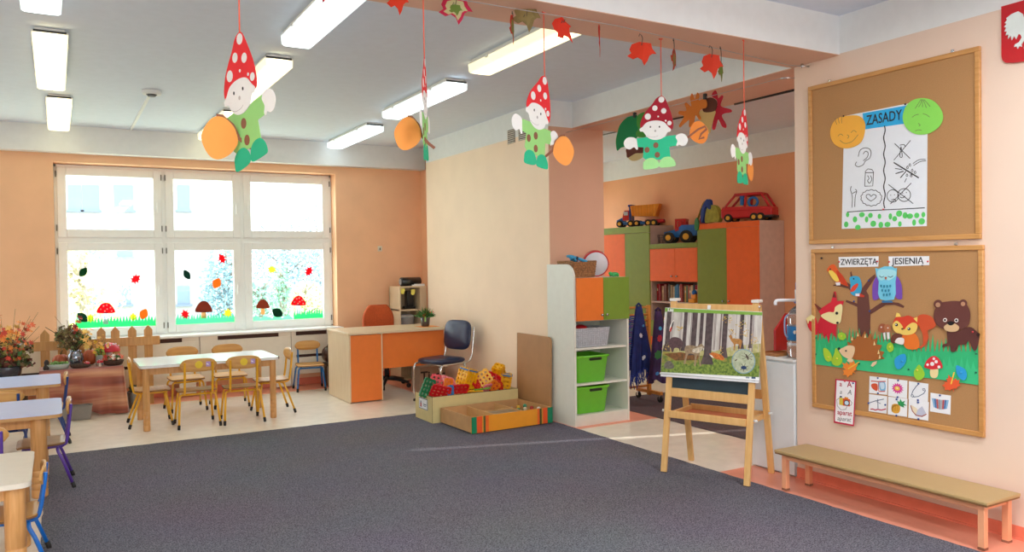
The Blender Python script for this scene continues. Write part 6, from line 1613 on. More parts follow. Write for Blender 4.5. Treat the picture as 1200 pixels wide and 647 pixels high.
wallcut('paper_bird', 'orange yellow paper bird on the upper left branch', [('body', '#e8622c', [(128, 98), (150, 92), (165, 110), (180, 135), (205, 165), (225, 205), (215, 208), (185, 195), (165, 190), (140, 165), (122, 135), (112, 122)], True), ('wing', '#c8401f', [(165, 125), (195, 150), (224, 204), (200, 200), (175, 170)], True), ('breast', '#f4cf5a', [(122, 130), (140, 125), (165, 150), (178, 180), (160, 184), (138, 162)], True), ('eye', '#2a2a2a', circ(131, 118, 4)), ('foot', '#e8e4ea', [(160, 190), (185, 188), (186, 205), (165, 206)])], c2, .0025)
wallcut('paper_bird', 'light blue paper bird with a red wing on the middle branch', [('body', '#3ea6cf', [(235, 165), (255, 155), (285, 160), (298, 190), (300, 225), (288, 255), (262, 262), (240, 245), (240, 200)], True), ('tail', '#c8402c', [(262, 255), (290, 248), (318, 262), (312, 270), (280, 268)]), ('wing', '#e04a34', [(248, 215), (275, 195), (282, 205), (262, 235), (240, 240)], True), ('eye', '#2a2a2a', circ(258, 170, 4)), ('foot', '#e8e4ea', [(268, 250), (290, 250), (290, 264), (268, 264)])], c2, .0030)
wallcut('paper_owl', 'pale blue paper owl with purple wings on the right branch', [('wing', '#7a4fb5', [(385, 155), (362, 195), (358, 245), (364, 284), (394, 272), (402, 200)], True), ('wing', '#7a4fb5', [(490, 155), (514, 195), (520, 245), (516, 280), (484, 268), (478, 200)], True), ('body', '#78cdea', [(375, 112), (392, 116), (425, 102), (465, 103), (482, 114), (492, 110), (490, 150), (484, 185), (486, 250), (476, 282), (430, 288), (400, 280), (390, 250), (394, 185), (380, 150)], False), ('face', '#a9e2ee', [(390, 125), (430, 118), (482, 126), (484, 155), (450, 178), (432, 172), (405, 178), (388, 158)], True), ('eyelid', '#4a6f80', [(398, 152), (410, 160), (424, 154), (422, 158), (410, 164), (398, 157)]), ('eyelid', '#4a6f80', [(444, 154), (458, 160), (472, 152), (472, 157), (458, 164), (445, 158)]), ('beak', '#b5553a', [(426, 160), (440, 160), (433, 178)])] +
        [('feather', '#2f86a5', [(x-4, y-6), (x+4, y-6), (x+5, y+3), (x, y+10), (x-5, y+3)]) for x, y in ((408, 208), (425, 210), (442, 210), (459, 208), (416, 232), (434, 234), (452, 232), (425, 256), (442, 256), (459, 252))] + [('foot', '#3f78a8', [(415, 288), (470, 288), (476, 298), (418, 300)])], c2, .0035)
wallcut('paper_fox', 'red paper fox with a yellow tipped tail at the left edge of the lower board', [('tail', '#d8283a', [(0, 385), (30, 368), (48, 378), (62, 420), (60, 470), (40, 468), (15, 440), (5, 415)], True), ('body', '#cf2438', [(60, 420), (80, 370), (120, 400), (165, 410), (160, 490), (140, 460), (130, 470), (122, 520), (108, 470), (98, 495), (88, 460), (70, 470)], False), ('head', '#d8283a', [(42, 300), (80, 330), (135, 295), (150, 240), (160, 238), (168, 290), (205, 290), (196, 320), (195, 370), (188, 400), (150, 412), (110, 395), (82, 372)], False), ('face', '#f2e3a8', [(80, 372), (120, 350), (150, 350), (160, 320), (195, 310), (192, 380), (180, 412), (140, 410)], True), ('ear', '#7a3a30', [(42, 300), (85, 330), (70, 345)]), ('ear', '#7a3a30', [(144, 270), (152, 240), (164, 272)]), ('tail_tip', '#f0dfa0', [(0, 385), (30, 364), (50, 376), (42, 392), (36, 384), (28, 402), (20, 394), (12, 415)]), ('eye', '#1f2024', circ(168, 356, 8)), ('nose', '#1f2024', circ(172, 408, 7, 6))], c2, .0040)
hed = [(232, 590), (215, 570), (228, 545), (222, 510), (245, 520), (240, 478), (268, 498), (280, 445), (298, 488), (318, 452), (330, 492), (350, 462), (356, 500), (388, 490), (380, 525), (410, 530), (396, 558), (422, 566), (410, 590), (425, 602), (350, 615), (262, 608)]
wallcut('paper_hedgehog', 'brown paper hedgehog in the grass of the lower board', [('spines', '#a8632f', hed), ('head', '#eac8a0', [(180, 555), (205, 540), (232, 530), (262, 540), (258, 580), (240, 605), (205, 592), (188, 575)], True), ('nose', '#2a2426', circ(178, 548, 7)), ('eye', '#2a2426', circ(216, 560, 5)), ('paw', '#e8cfa8', circ(240, 612, 18, 10)), ('paw', '#e8cfa8', [(352, 640), (362, 622), (385, 615), (382, 630), (362, 646)])] + [('quill', '#efd79a', [(x-5, y+12), (x, y-12), (x+6, y+10)]) for x, y in ((250, 492), (282, 470), (322, 478), (372, 518), (395, 565), (402, 590))], c2, .0090)
wallcut('paper_mushroom', 'pair of small brown and white paper mushrooms right of the hedgehog', [('stem', '#ece6e4', [(415, 460), (428, 460), (430, 500), (424, 500)]), ('stem', '#ece6e4', [(436, 455), (450, 455), (452, 495), (440, 498)]), ('cap', '#a05a3c', [(390, 440), (402, 415), (425, 415), (440, 432), (438, 452), (420, 462), (395, 455)], True), ('cap', '#b4704a', [(424, 425), (440, 416), (456, 425), (460, 448), (446, 460), (428, 452)], True), ('dot', '#e8ddd8', circ(408, 432, 4)), ('dot', '#e8ddd8', circ(444, 436, 4))], c2, .0065)
wallcut('paper_squirrel', 'orange paper squirrel holding a cone, in the middle of the lower board', [('tail', '#cf5430', [(200, 355), (235, 345), (238, 290), (222, 250), (205, 215), (215, 185), (250, 178), (290, 195), (308, 235), (290, 255), (265, 265), (268, 305), (250, 345), (225, 360)], True), ('body', '#e8782c', [(130, 290), (190, 280), (215, 310), (220, 350), (195, 368), (150, 362), (132, 330)], True), ('head', '#d9442c', [(75, 235), (85, 205), (105, 185), (125, 192), (160, 184), (190, 195), (208, 190), (215, 215), (210, 250), (195, 280), (150, 292), (105, 285), (80, 260)], True), ('face', '#f0cf6a', [(76, 232), (98, 212), (125, 235), (138, 260), (155, 240), (185, 222), (210, 235), (198, 275), (155, 290), (108, 282), (82, 262)], True), ('ear', '#f0cf6a', [(92, 192), (98, 168), (112, 172), (122, 190)]), ('ear', '#f0cf6a', [(190, 200), (212, 190), (210, 222)]), ('eye', '#2a2426', circ(98, 234, 8)), ('eye', '#2a2426', circ(166, 256, 8)), ('eye_light', W_P, circ(96, 232, 3)), ('eye_light', W_P, circ(164, 254, 3)), ('nose', '#7a3a2c', circ(132, 256, 7, 5)), ('cone', '#6f3f30', [(68, 318), (82, 285), (110, 280), (132, 292), (110, 318), (85, 335)], True), ('belly', '#ece4e0', [(108, 305), (140, 308), (136, 340), (105, 335), (92, 325)], True)], c3, .0080)
wallcut('paper_bear', 'dark brown paper bear at the right of the lower board', [('body', '#5e3430', [(372, 262), (430, 268), (490, 245), (530, 270), (545, 300), (528, 370), (508, 365), (488, 320), (470, 340), (430, 345), (415, 378), (390, 378), (384, 345), (368, 350), (345, 355), (348, 340), (372, 328)], True), ('head', '#6a3c36', [(298, 185), (305, 150), (330, 118), (370, 108), (425, 105), (470, 118), (492, 155), (495, 200), (482, 240), (440, 262), (385, 268), (335, 250), (305, 222)], True), ('ear', '#6a3c36', circ(322, 122, 24)), ('ear', '#6a3c36', circ(458, 118, 22)), ('inner_ear', '#b98a6a', circ(322, 126, 13)), ('inner_ear', '#b98a6a', circ(458, 121, 12)), ('muzzle', '#d8b488', [(355, 245), (375, 228), (395, 222), (420, 230), (438, 248), (425, 268), (390, 272), (362, 262)], True), ('nose', '#1f1a1c', [(372, 222), (392, 214), (412, 222), (402, 235), (385, 236)], True), ('eye', '#eee6e0', circ(362, 208, 11)), ('eye', '#eee6e0', circ(424, 210, 11)), ('pupil', '#1f1a1c', circ(362, 208, 6)), ('pupil', '#1f1a1c', circ(424, 210, 6)), ('tail', '#3a2220', circ(543, 287, 10))], c3, .0085, pin=[(515, 272)], pm=pin_r)
wallcut('paper_mushroom', 'red spotted paper toadstool in the grass of the lower board', [('stem', '#ecd9a0', [(282, 470), (318, 468), (320, 505), (308, 522), (288, 520), (278, 502)], True), ('cap', '#d8303a', [(246, 460), (262, 425), (290, 404), (315, 408), (335, 432), (346, 465), (325, 472), (290, 476), (262, 470)], True), ('dot', '#f4eaea', circ(290, 446, 11)), ('dot', '#f4eaea', circ(312, 434, 9)), ('dot', '#f4eaea', circ(266, 450, 7)), ('dot', '#f4eaea', circ(300, 418, 7)), ('dot', '#f4eaea', circ(328, 462, 8))], c3, .0105)
def bleaf(label, c, pts, conv, out=.0108, pin=None, pm=None): wallcut('paper_leaf', label, [('blade', c, pts, True)], conv, out, pin=[pin] if pin else (), pm=pm)
yp = mat('yellow_pin', '#e6d84a', .3)
bleaf('small yellow green paper leaf right of the red fox', '#9fce3a', [(172, 470), (190, 460), (210, 470), (214, 490), (196, 502), (176, 492)], c2, pin=(192, 480), pm=yp)
bleaf('lime paper leaf at the left, below the red fox', '#b5d63a', [(95, 545), (115, 552), (135, 580), (138, 610), (115, 618), (98, 595), (92, 565)], c2, pin=(122, 594), pm=yp)
bleaf('lime paper pear shaped leaf left of the hedgehog', '#a9cf38', [(160, 545), (172, 560), (190, 590), (194, 620), (175, 640), (148, 636), (136, 612), (150, 580)], c2, pin=(168, 602), pm=yp)
bleaf('yellow green paper leaf right of the hedgehog', '#a5cd3a', [(440, 525), (458, 515), (472, 535), (470, 558), (450, 566), (436, 548)], c2, pin=(455, 540), pm=yp)
bleaf('blue paper leaf below the squirrel', '#2f9fdc', [(85, 425), (105, 402), (140, 392), (148, 425), (135, 455), (108, 475), (90, 462)], c3, pin=(128, 432), pm=lb_)
bleaf('lime paper leaf left of the red toadstool', '#9bd03c', [(218, 450), (235, 470), (248, 500), (238, 525), (215, 535), (195, 520), (190, 490), (202, 468)], c3, pin=(210, 480), pm=yp)
bleaf('blue paper leaf at the right end of the grass band', '#2f9fdc', [(420, 455), (445, 462), (470, 480), (476, 515), (460, 535), (435, 520), (420, 490)], c3, pin=(448, 492), pm=lb_)
def mleaf(label, c, cx, cy, s, a, conv, stem):
    pts = [(cx + x, cy - z) for x, z in xf(MAPLE, s=s, a=a)]
    wallcut('paper_leaf', label, [('blade', c, pts), ('stalk', '#f0c84a', stem)], conv, .0112)
mleaf('orange paper maple leaf at the lower left of the grass band', '#ef8a35', 232, 655, 98, .9, c2, [(225, 655), (229, 660), (290, 622), (287, 618)])
mleaf('orange red paper maple leaf at the lower right of the grass band', '#ea5f35', 392, 552, 100, .3, c3, [(388, 555), (395, 556), (412, 492), (405, 490)])

# picture cards
def d4(x, y): return (960 + x/7.059, 430 + y/7.063)
def card(label, pts, draw, pin, x=0):
    t, K = wallcut('picture_card', label, [('card', '#eff1f6', pts)], d4, 0, 'picture card', pin=pin)
    cx = sum(p[0] for p in pts)/4; cy = sum(p[1] for p in pts)/4
    def P(dx, dy): return K.xz(*d4(cx+dx, cy+dy + dx*.12))
    draw(B, P, t); return t
def pic(t, name, b): b.obj(name, t)
def poly(c, P, pts, y, sm=True):
    q = [P(*p) for p in pts]; return B(paper(c, 0)).cut(blob(q, 4) if sm else q, y, .0005)
def draw_tram(B_, P, t):
    pic(t, 'picture', poly('#d85a3a', P, [(-55, -5), (-20, -15), (-5, 0), (-8, 45), (-35, 40), (-55, 20)], .0022)); pic(t, 'picture', poly('#7fb4d8', P, [(8, -30), (55, -34), (58, 35), (20, 42), (8, 10)], .0022)); pic(t, 'picture', poly('#c9dff0', P, [(16, -22), (48, -24), (50, 18), (24, 24)], .0028))
    b = B(paper('#c8503a', 0)); b.stroke([P(-60, -30), P(0, -32), P(62, -42)], .006, .0026, .0004); b.stroke([P(8, 48), P(40, 44), P(58, 40)], .005, .0026, .0004); b.stroke([P(2, -30), P(4, 48)], .004, .0026, .0004); pic(t, 'picture', b)
def draw_flower(B_, P, t):
    pic(t, 'picture', poly('#d8479a', P, [((52 if i % 2 else 34)*math.cos(i*PI/14), (48 if i % 2 else 32)*math.sin(i*PI/14)) for i in range(28)], .0022, False)); pic(t, 'picture', poly('#f0c24a', P, circ(-2, 0, 22, 18), .0028)); pic(t, 'picture', poly('#f6e2a0', P, circ(-2, -3, 10, 8), .0034))
def draw_pin(B_, P, t):
    b = B(mat('ink_blue', '#3f5578', .5)); b.stroke([P(*q) for q in [(-55, 30), (-60, 45), (-48, 52), (-38, 42), (-46, 32), (-55, 30), (-45, 0), (-15, -45), (5, -65)]], .004, .0022, .0004); b.stroke([P(*q) for q in [(-40, 50), (0, 40), (45, 10), (58, -15), (52, -30), (36, -28), (38, -14), (50, -14)]], .004, .0022, .0004); pic(t, 'picture', b)
def draw_axes(B_, P, t):
    b = B(mat('ink_blue', '#3f5578', .5)); b.stroke([P(-70, 0), P(-20, -22), P(50, -45)], .004, .0022, .0004); b.stroke([P(0, -40), P(2, 40)], .004, .0022, .0004); b.stroke([P(-12, -18), P(24, -4)], .003, .0022, .0004); pic(t, 'picture', b)
    b = B(paper('#c0405a', 0)); b.stroke([P(*q) for q in [(-60, 52), (-40, 48), (-20, 54), (0, 46), (30, 48), (68, 34)]], .007, .0026, .0004); pic(t, 'picture', b)
def draw_pineapple(B_, P, t):
    pic(t, 'picture', poly('#e0a83f', P, [(-50, 20), (-42, -10), (-15, -22), (15, -12), (22, 20), (10, 50), (-20, 58), (-44, 45)], .0022))
    b = B(paper('#9a6a24', 0))
    for i in range(-3, 4): b.stroke([P(-46 + max(0, i)*11, 8 + min(0, i)*-2 - 20 + i*0 + (3-i)*9), P(-10 + i*11, -18 + (3-i)*1)], .0016, .0028, .0003)
    for i in range(5): b.stroke([P(-42 + i*13, -8 - i*2), P(-38 + i*13, 46 - i*3)], .0016, .0028, .0003)
    pic(t, 'picture', b); pic(t, 'picture', poly('#2f9a58', P, [(8, -18), (-2, -50), (18, -40), (24, -70), (38, -44), (64, -56), (52, -32), (78, -18), (50, -16), (56, 2), (28, -6)], .0028, False))
def draw_book(B_, P, t):
    pic(t, 'picture', poly('#e8dcc0', P, [(-62, -30), (-48, 10), (-20, 40), (-8, 0), (-30, -20)], .0022)); pic(t, 'picture', poly('#c2c6da', P, [(-8, 0), (30, -34), (45, -10), (62, 20), (30, 45), (-20, 40)], .0024, False))
    b = B(paper('#a0443a', 0)); b.stroke([P(*q) for q in [(-64, -30), (-50, 14), (-20, 46), (30, 50), (66, 26)]], .005, .0030, .0004); pic(t, 'picture', b)
def draw_accordion(B_, P, t):
    for i, c in enumerate(('#8fb8dc', '#4a78b0', '#c05a5a', '#8d95a0', '#aab0b8', '#c05a5a', '#4a78b0', '#8fb8dc')):
        x = -70 + i*17.5; k = abs(i-3.5)*3.5
        pic(t, 'picture', poly(c, P, [(x*1.02, -32 - k*.4), ((x+16)*1.02, -32 - k*.4), ((x+16)*.8, 50 - k), (x*.8, 50 - k)], .0022, False))
for a in (('picture card of a red and blue vehicle, top left of the six cards', [(418, 76), (566, 92), (562, 232), (414, 216)], draw_tram, [(488, 92), (490, 218)]),
          ('picture card of a pink flower, top middle of the six cards', [(573, 96), (730, 114), (726, 262), (570, 240)], draw_flower, [(656, 112), (652, 250)]),
          ('picture card of a safety pin, top right of the six cards', [(743, 118), (904, 140), (900, 292), (740, 268)], draw_pin, [(824, 138), (820, 275)]),
          ('picture card of crossing lines, bottom left of the six cards', [(414, 225), (563, 244), (558, 388), (410, 366)], draw_axes, [(412, 300), (550, 314)]),
          ('picture card of a pineapple, bottom middle of the six cards', [(572, 246), (730, 264), (726, 414), (568, 392)], draw_pineapple, [(644, 268), (642, 402)]),
          ('picture card of an open book, bottom right of the six cards', [(743, 268), (908, 292), (903, 446), (738, 420)], draw_book, [(822, 294), (824, 432)]),
          ('picture card of an accordion, alone at the right of the six cards', [(922, 214), (1090, 238), (1086, 396), (918, 368)], draw_accordion, [(1002, 236)])):
    card(*a)
t, K = cutout('letter_card', 'red bordered reading card with the word aparat hanging over the board edge', 'letter card', [('border', '#c82a4e', [(136, 98), (308, 118), (288, 492), (122, 462)]), ('card', '#f2f0f4', [(146, 110), (298, 128), (280, 478), (132, 450)])], None, SB, d4, out=.0105, tr=0)
an = math.atan2(K.xz(*d4(270, 392))[1] - K.xz(*d4(155, 376))[1], K.xz(*d4(270, 392))[0] - K.xz(*d4(155, 376))[0])
red_ink = mat('red_ink', '#b02040', .6); gi = mat('grey_ink', '#6a6a72', .6)
for s_, x, y, sz, m_, shr in (('a', 180, 142, .045, red_ink, 0), ('A', 252, 148, .05, red_ink, 0), ('a', 180, 208, .04, gi, .25), ('A', 252, 212, .045, gi, .25), ('aparat', 212, 382, .043, red_ink, 0), ('aparat', 206, 432, .04, gi, .25)):
    q = K.xz(*d4(x, y)); b = B(m_); b.text(s_, q[0], q[1], sz, .0028, .0005, rot=an, shear=shr, bold=.0006 if m_ is red_ink else 0); b.obj('lettering', t)
def P(dx, dy): return K.xz(*d4(212+dx, 300+dy+dx*.12))
for c, pts, y in (('#d85a2c', [(-14, -40), (44, -38), (44, 22), (-14, 22)], .0026), ('#d8c04a', [(-44, -42), (-14, -40), (-14, 20), (-44, 18)], .0026), ('#4a5a78', [(-40, -56), (-22, -56), (-22, -42), (-40, -42)], .0026), ('#e0902c', [(0, -52), (30, -50), (30, -38), (0, -40)], .0030), ('#3f4a5a', circ(18, -4, 24, 24), .0032), ('#c9dff0', circ(18, -4, 17, 17), .0038)):
    poly(c, P, pts, y, False).obj('picture', t)
b = B(gi); b.stroke([P(*q) for q in [(-44, -36), (-64, -20), (-60, 30), (-30, 60), (10, 50), (20, 24)]], .003, .0026, .0004); b.stroke([P(*q) for q in [(44, -30), (62, -10), (52, 12), (44, 14)]], .003, .0026, .0004); b.obj('picture', t)
pins(t, K, [d4(215, 118)], pin_r); pins(t, K, [d4(284, 135)], pin_b)
tag(B(ink).ball((0, 0, 0), .007, 8).obj('push_pin', loc=SB.M @ Vector((*[SB.xz(*c2(84, 58))[0]], -.004, SB.xz(*c2(84, 58))[1]))), 'lone dark pin in the top left corner of the lower cork board', 'pin')

# ------------------------------------------------------------------ emblem
SE = Surf.at((XR-.002, 2.21, 2.665), -PI/2)
t = thing('emblem', 'red shield emblem with a white crowned eagle high on the right wall', 'emblem', M=SE.M)
b = B(mat('emblem_red', '#c4141f', .3, coat=.4, var=.02)); wE, hE = .150, .155
b.cut([(-wE, hE), (wE, hE), (wE, -hE*.70), (wE*.97, -hE*.83), (wE*.86, -hE*.94), (wE*.6, -hE*1.0), (wE*.2, -hE*1.03), (0, -hE*1.12), (-wE*.2, -hE*1.03), (-wE*.6, -hE*1.0), (-wE*.86, -hE*.94), (-wE*.97, -hE*.83), (-wE, -hE*.70)], .012, .012); b.obj('shield', t)
ew_ = mat('eagle_white', '#dfe8e4', .35, coat=.2); gold = mat('crest_gold', '#d8a93a', .3, metal=.6)
half = [(0, .085), (.012, .09), (.02, .06), (.03, .045), (.04, .085), (.062, .105), (.095, .10), (.122, .085), (.118, .075), (.130, .062), (.120, .056), (.133, .042), (.122, .036), (.132, .018), (.118, .016), (.126, -.004), (.110, -.002), (.114, -.024), (.098, -.012), (.096, -.036), (.082, -.016), (.074, -.036), (.062, -.012), (.05, -.02), (.045, -.035), (.058, -.055), (.078, -.062), (.084, -.074), (.070, -.074), (.066, -.088), (.058, -.076), (.046, -.082), (.048, -.07), (.032, -.05), (.026, -.06), (.034, -.095), (.02, -.092), (.012, -.112), (0, -.1)]
b = B(ew_); b.cut(half + [(-x, z) for x, z in half[::-1][1:-1]], .018, .006); b.cut(ell(-.004, .098, .017, .015, 14), .019, .006); b.obj('eagle', t)
b = B(gold); b.cut([(-.017, .112), (-.02, .130), (-.01, .122), (-.002, .134), (.006, .122), (.016, .130), (.013, .112)], .019, .006); b.cut([(-.019, .10), (-.03, .094), (-.018, .092)], .0195, .006)
b.obj('crown', t)

# ------------------------------------------------------------------ picket fence
fw_ = wood('fence_wood', '#cf9a58', '#bb8444', axis='Z')
t = thing('picket_fence', 'low brown wooden picket fence standing before the window sill', 'fence', (.38, 9.56, 0))
for x in (-.49, -.335, -.17, .03, .165, .33, .49):
    w = .042
    b = B(fw_); pts = [(-w, .003), (w, .003), (w, .82), (0, .875), (-w, .82)]; b.cut([(x+p, z) for p, z in pts], .010, .018); b.obj('picket', t)
B(fw_).box((-.61, -.028, .655), (.605, -.0105, .75), .003).obj('rail', t)

# ------------------------------------------------------------------ harvest table with cloth
t = thing('display_table', 'small low table hidden under the brown striped cloth', 'table', (.215, 9.27, 0))
B(legwood).box((-.33, -.16, .465), (.33, .16, .49)).obj('tabletop', t)
for sx in (-1, 1):
    for sy in (-1, 1): B(legwood).box((sx*.31-.018, sy*.14-.018, 0.003), (sx*.31+.018, sy*.14+.018, .465)).obj('leg', t)
def cloth_mat():
    m = bpy.data.materials.new('striped_cloth'); m.use_nodes = True
    nt = m.node_tree; N = nt.nodes; L = nt.links; b = N['Principled BSDF']; b.inputs['Roughness'].default_value = .38; b.inputs['Sheen Weight'].default_value = .3
    tc = N.new('ShaderNodeTexCoord'); mp = N.new('ShaderNodeMapping'); mp.inputs['Scale'].default_value = (.6, .6, 6); L.new(tc.outputs['Object'], mp.inputs['Vector'])
    nz = N.new('ShaderNodeTexNoise'); nz.inputs['Scale'].default_value = 1.6; nz.inputs['Detail'].default_value = 3; L.new(mp.outputs['Vector'], nz.inputs['Vector'])
    rp = N.new('ShaderNodeValToRGB'); rp.color_ramp.elements[0].color = lin('#6a342e'); rp.color_ramp.elements[0].position = .3; rp.color_ramp.elements[1].color = lin('#d8a07c'); rp.color_ramp.elements[1].position = .7
    e_ = rp.color_ramp.elements.new(.5); e_.color = lin('#a85a44'); L.new(nz.outputs['Fac'], rp.inputs['Fac']); L.new(rp.outputs['Color'], b.inputs['Base Color']); return m
b = B(cloth_mat())
NX, NZ = 60, 16
def edge(u):      # walk round front-left .. front-right .. right side; returns top point and outward normal
    x0, x1, y0, y1 = -.16, .585, 9.085, 9.46
    L_ = (x1-x0) + (y1-y0); d = u*L_
    if d < x1-x0: return Vector((x0+d, y0, .497)), Vector((0, -1, 0)), d
    return Vector((x1, y0 + d-(x1-x0), .497)), Vector((1, 0, 0)), d
def drape(u, v):
    p, n, d = edge(u)
    k = max(0, 1-abs(u-.665)/.10)
    n = (n + Vector((.8*k, -.8*k, 0))).normalized() if k else n
    hem = .10 if u < .30 else .10 - .085*min(1, (u-.30)/.18)
    z = .497 + (hem-.497)*v
    o = (.012*math.sin(d*38) + .010*math.sin(d*17+1) + .05*k)*v + .006*v
    return p + n*(o + .008*math.sin(PI*min(1, v*6))) + Vector((0, 0, z-.497))
b.grid(drape, NX, NZ)
b.grid(lambda u, v: Vector((-.16 + .745*u, 9.085 + .375*v, .497 + .002*math.sin(u*20)*math.sin(v*15))), 20, 10)
tag(b.obj('tablecloth'), 'brown and salmon striped cloth draped over the harvest table to the floor', 'tablecloth')
terr = mat('terracotta_orange', '#b5552e', .5, var=.12); dkb = mat('dark_wicker', '#4a3226', .8, var=.3, scale=60, bump=.6); moss = mat('moss', '#6f7f3c', .9, var=.3, scale=60); silver = mat('silver_vase', '#8d94a0', .15, metal=.85)
def pumpkin(b, r, h, n=10):
    def f(u, v):
        a = 2*PI*u; w = PI*v; k = 1 + .07*math.cos(n*a); rr = r*math.sin(w)*k
        return (rr*math.cos(a), rr*math.sin(a), h*.5*(1 - math.cos(w)) - .03*h*math.exp(-((v-1)**2)*60) )
    b.grid(f, 48, 12, True, True)
def pk_(label, x, y, r, h):
    t = thing('pumpkin', label, 'pumpkin', (x, y, .4995), 0, 'pumpkins on the harvest table')
    b = B(terr); pumpkin(b, r, h); b.obj('fruit', t); B(mat('dry_stem', '#7a6238', .8)).tube([(0, 0, h*.93), (.004, 0, h+.02), (.015, 0, h+.035)], [.012, .009, .007], 7).obj('stem', t)
pk_('terracotta orange pumpkin left of the silver vase', .03, 9.36, .075, .13)
pk_('terracotta orange pumpkin right of the silver vase, before the picket fence', .30, 9.37, .075, .16)
def flowers(b, rd, c, rad, n, size, mats):
    for i in range(n):
        p = Vector((rd.gauss(0, .42), rd.gauss(0, .42), rd.gauss(0, .42)))
        q = Vector(c) + Vector((p.x*rad[0], p.y*rad[1], p.z*rad[2]))
        b.m(mats[i % len(mats)]); nrm = Vector((p.x, p.y - .5, p.z+.3)).normalized(); u = nrm.orthogonal().normalized(); w = nrm.cross(u); s = size*rd.uniform(.6, 1.2); m_ = 6
        for j in range(m_):
            a = 2*PI*j/m_; d = u*math.cos(a) + w*math.sin(a); e_ = u*math.cos(a+.5) + w*math.sin(a+.5); f_ = u*math.cos(a-.5) + w*math.sin(a-.5)
            b.face([q, q + f_*s*.5 + nrm*s*.12, q + d*s + nrm*s*.25, q + e_*s*.5 + nrm*s*.12])
autumn = [mat('fl' + c, c, .7, var=.15) for c in ('#e0643c', '#f0964a', '#f0bc6a', '#cf4a3c', '#f2cf72')]
dry = [mat('dl' + c, c, .8, var=.2) for c in ('#7d6a4a', '#938656', '#66543f', '#a8946a', '#76804e')]
def sprigs(b, rd, base, c, rad, n, m_):
    b.m(m_)
    for i in range(n):
        q = Vector(c) + Vector((rd.uniform(-1, 1)*rad[0], rd.uniform(-1, 1)*rad[1], rd.uniform(-.6, 1)*rad[2]))
        b.tube([base, (Vector(base)+q)/2 + Vector((rd.uniform(-.02, .02), 0, .03)), q], [.003, .0025, .0015], 4)
rd = random.Random(12)
t = thing('flower_vase', 'silver vase holding a dried autumn bouquet on the harvest table', 'vase', (.16, 9.23, .4995))
B(silver).lathe([(.045, 0), (.055, .02), (.075, .08), (.068, .13), (.05, .155), (.058, .17), (.05, .165)], n=20).obj('vase', t)
b = B(); sprigs(b, rd, (0, 0, .14), (-.02, 0, .36), (.17, .10, .17), 34, mat('twig', '#5a4632', .9)); b.m(mat('twig', '#5a4632')); b.tube([(0, 0, .16), (-.14, 0, .33), (-.26, 0, .42)], .003, 4); b.obj('twig', t)['kind'] = 'stuff'
b = B(); leaves(b, (-.06, 0, .30), (.13, .10, .14), 260, .055, rd, dry); leaves(b, (.06, -.02, .27), (.09, .09, .10), 60, .05, rd, [mat('lfg', '#3f6a34', .7, var=.2)]); b.obj('foliage', t)
b = B(); flowers(b, rd, (-.0, -.04, .40), (.10, .08, .09), 12, .032, [autumn[1], autumn[0], mat('flmar', '#8a2f30', .7)]); flowers(b, rd, (.10, -.06, .28), (.09, .05, .12), 16, .034, [autumn[2], autumn[4], autumn[1]]); b.obj('flower', t)['kind'] = 'stuff'
t = thing('glass_jar', 'small glass jar with yellow flowers beside the toadstool on the harvest table', 'jar', (.375, 9.21, .4995))
B(mat('clear_jar', '#c9dcd8', .1, trans=.6)).lathe([(.03, 0), (.035, .01), (.035, .09), (.028, .1), (.028, .11)], n=16).obj('jar', t)
b = B(); sprigs(b, rd, (0, 0, .06), (.01, 0, .22), (.06, .05, .08), 14, mat('lfg', '#3f6a34')); b.obj('stem', t)['kind'] = 'stuff'
b = B(); flowers(b, rd, (.01, -.03, .22), (.08, .05, .11), 18, .024, [mat('flyel', '#e8b93a', .7), autumn[2]]); leaves(b, (0, 0, .15), (.05, .04, .06), 40, .04, rd, [mat('lflime', '#8fb04a', .7)]); b.obj('flower', t)
def toadstool(label, x, y, z, r, h):
    t = thing('toadstool', label, 'toadstool', (x, y, z), 0, 'toy toadstools on the harvest table')
    B(mat('toad_stem', '#e8e2d4', .6)).lathe([(r*.35, 0), (r*.42, h*.12), (r*.28, h*.4), (r*.26, h*.7)], n=14).obj('stem', t)
    c = B(mat('toad_red', '#c41f34', .4)).lathe([(r*.2, h*.62), (r*.98, h*.58), (r, h*.63), (r*.85, h*.8), (r*.5, h*.95), (r*.1, h)], n=22).obj('cap', t)
    b = B(mat('toad_dot', '#f4eeee', .5)); rr = random.Random(3)
    for i in range(16):
        a = rr.uniform(0, 6.3); f = rr.uniform(.25, .95); zz = h*(.63 + .37*math.sqrt(max(0, 1-f*f))); b.ball((r*f*math.cos(a), r*f*math.sin(a), zz), r*.08, 6)
    b.obj('dot', c)['kind'] = 'stuff'
toadstool('large red spotted toy toadstool before the picket fence on the harvest table', .475, 9.35, .4995, .105, .22)
toadstool('small red toy toadstool on the front edge of the harvest table', .375, 9.125, .4995, .032, .07)
toadstool('tiny red toy toadstool in front of the silver vase', .255, 9.13, .4995, .03, .06)
t = thing('planter', 'white oval planter with pale green moss at the left front of the harvest table', 'planter', (.0, 9.145, .4995))
B(mat('pale_planter', '#bcc9c4', .35)).lathe([(.09, 0), (.105, .045), (.11, .05), (.10, .048)], n=24, sy=.5).obj('bowl', t)
b = B(); leaves(b, (0, 0, .055), (.095, .045, .02), 130, .03, rd, [mat('mossl', '#a9cf8a', .8, var=.2), mat('mossl2', '#7faa5c', .8, var=.2)]); b.obj('moss', t)['kind'] = 'stuff'
t = thing('wreath_basket', 'low dark wicker basket of red flowers at the right of the harvest table', 'basket', (.50, 9.16, .4995))
B(dkb).lathe([(.06, 0), (.085, .012), (.10, .05), (.095, .055), (.08, .02)], n=22, sy=.6).obj('basket_body', t)
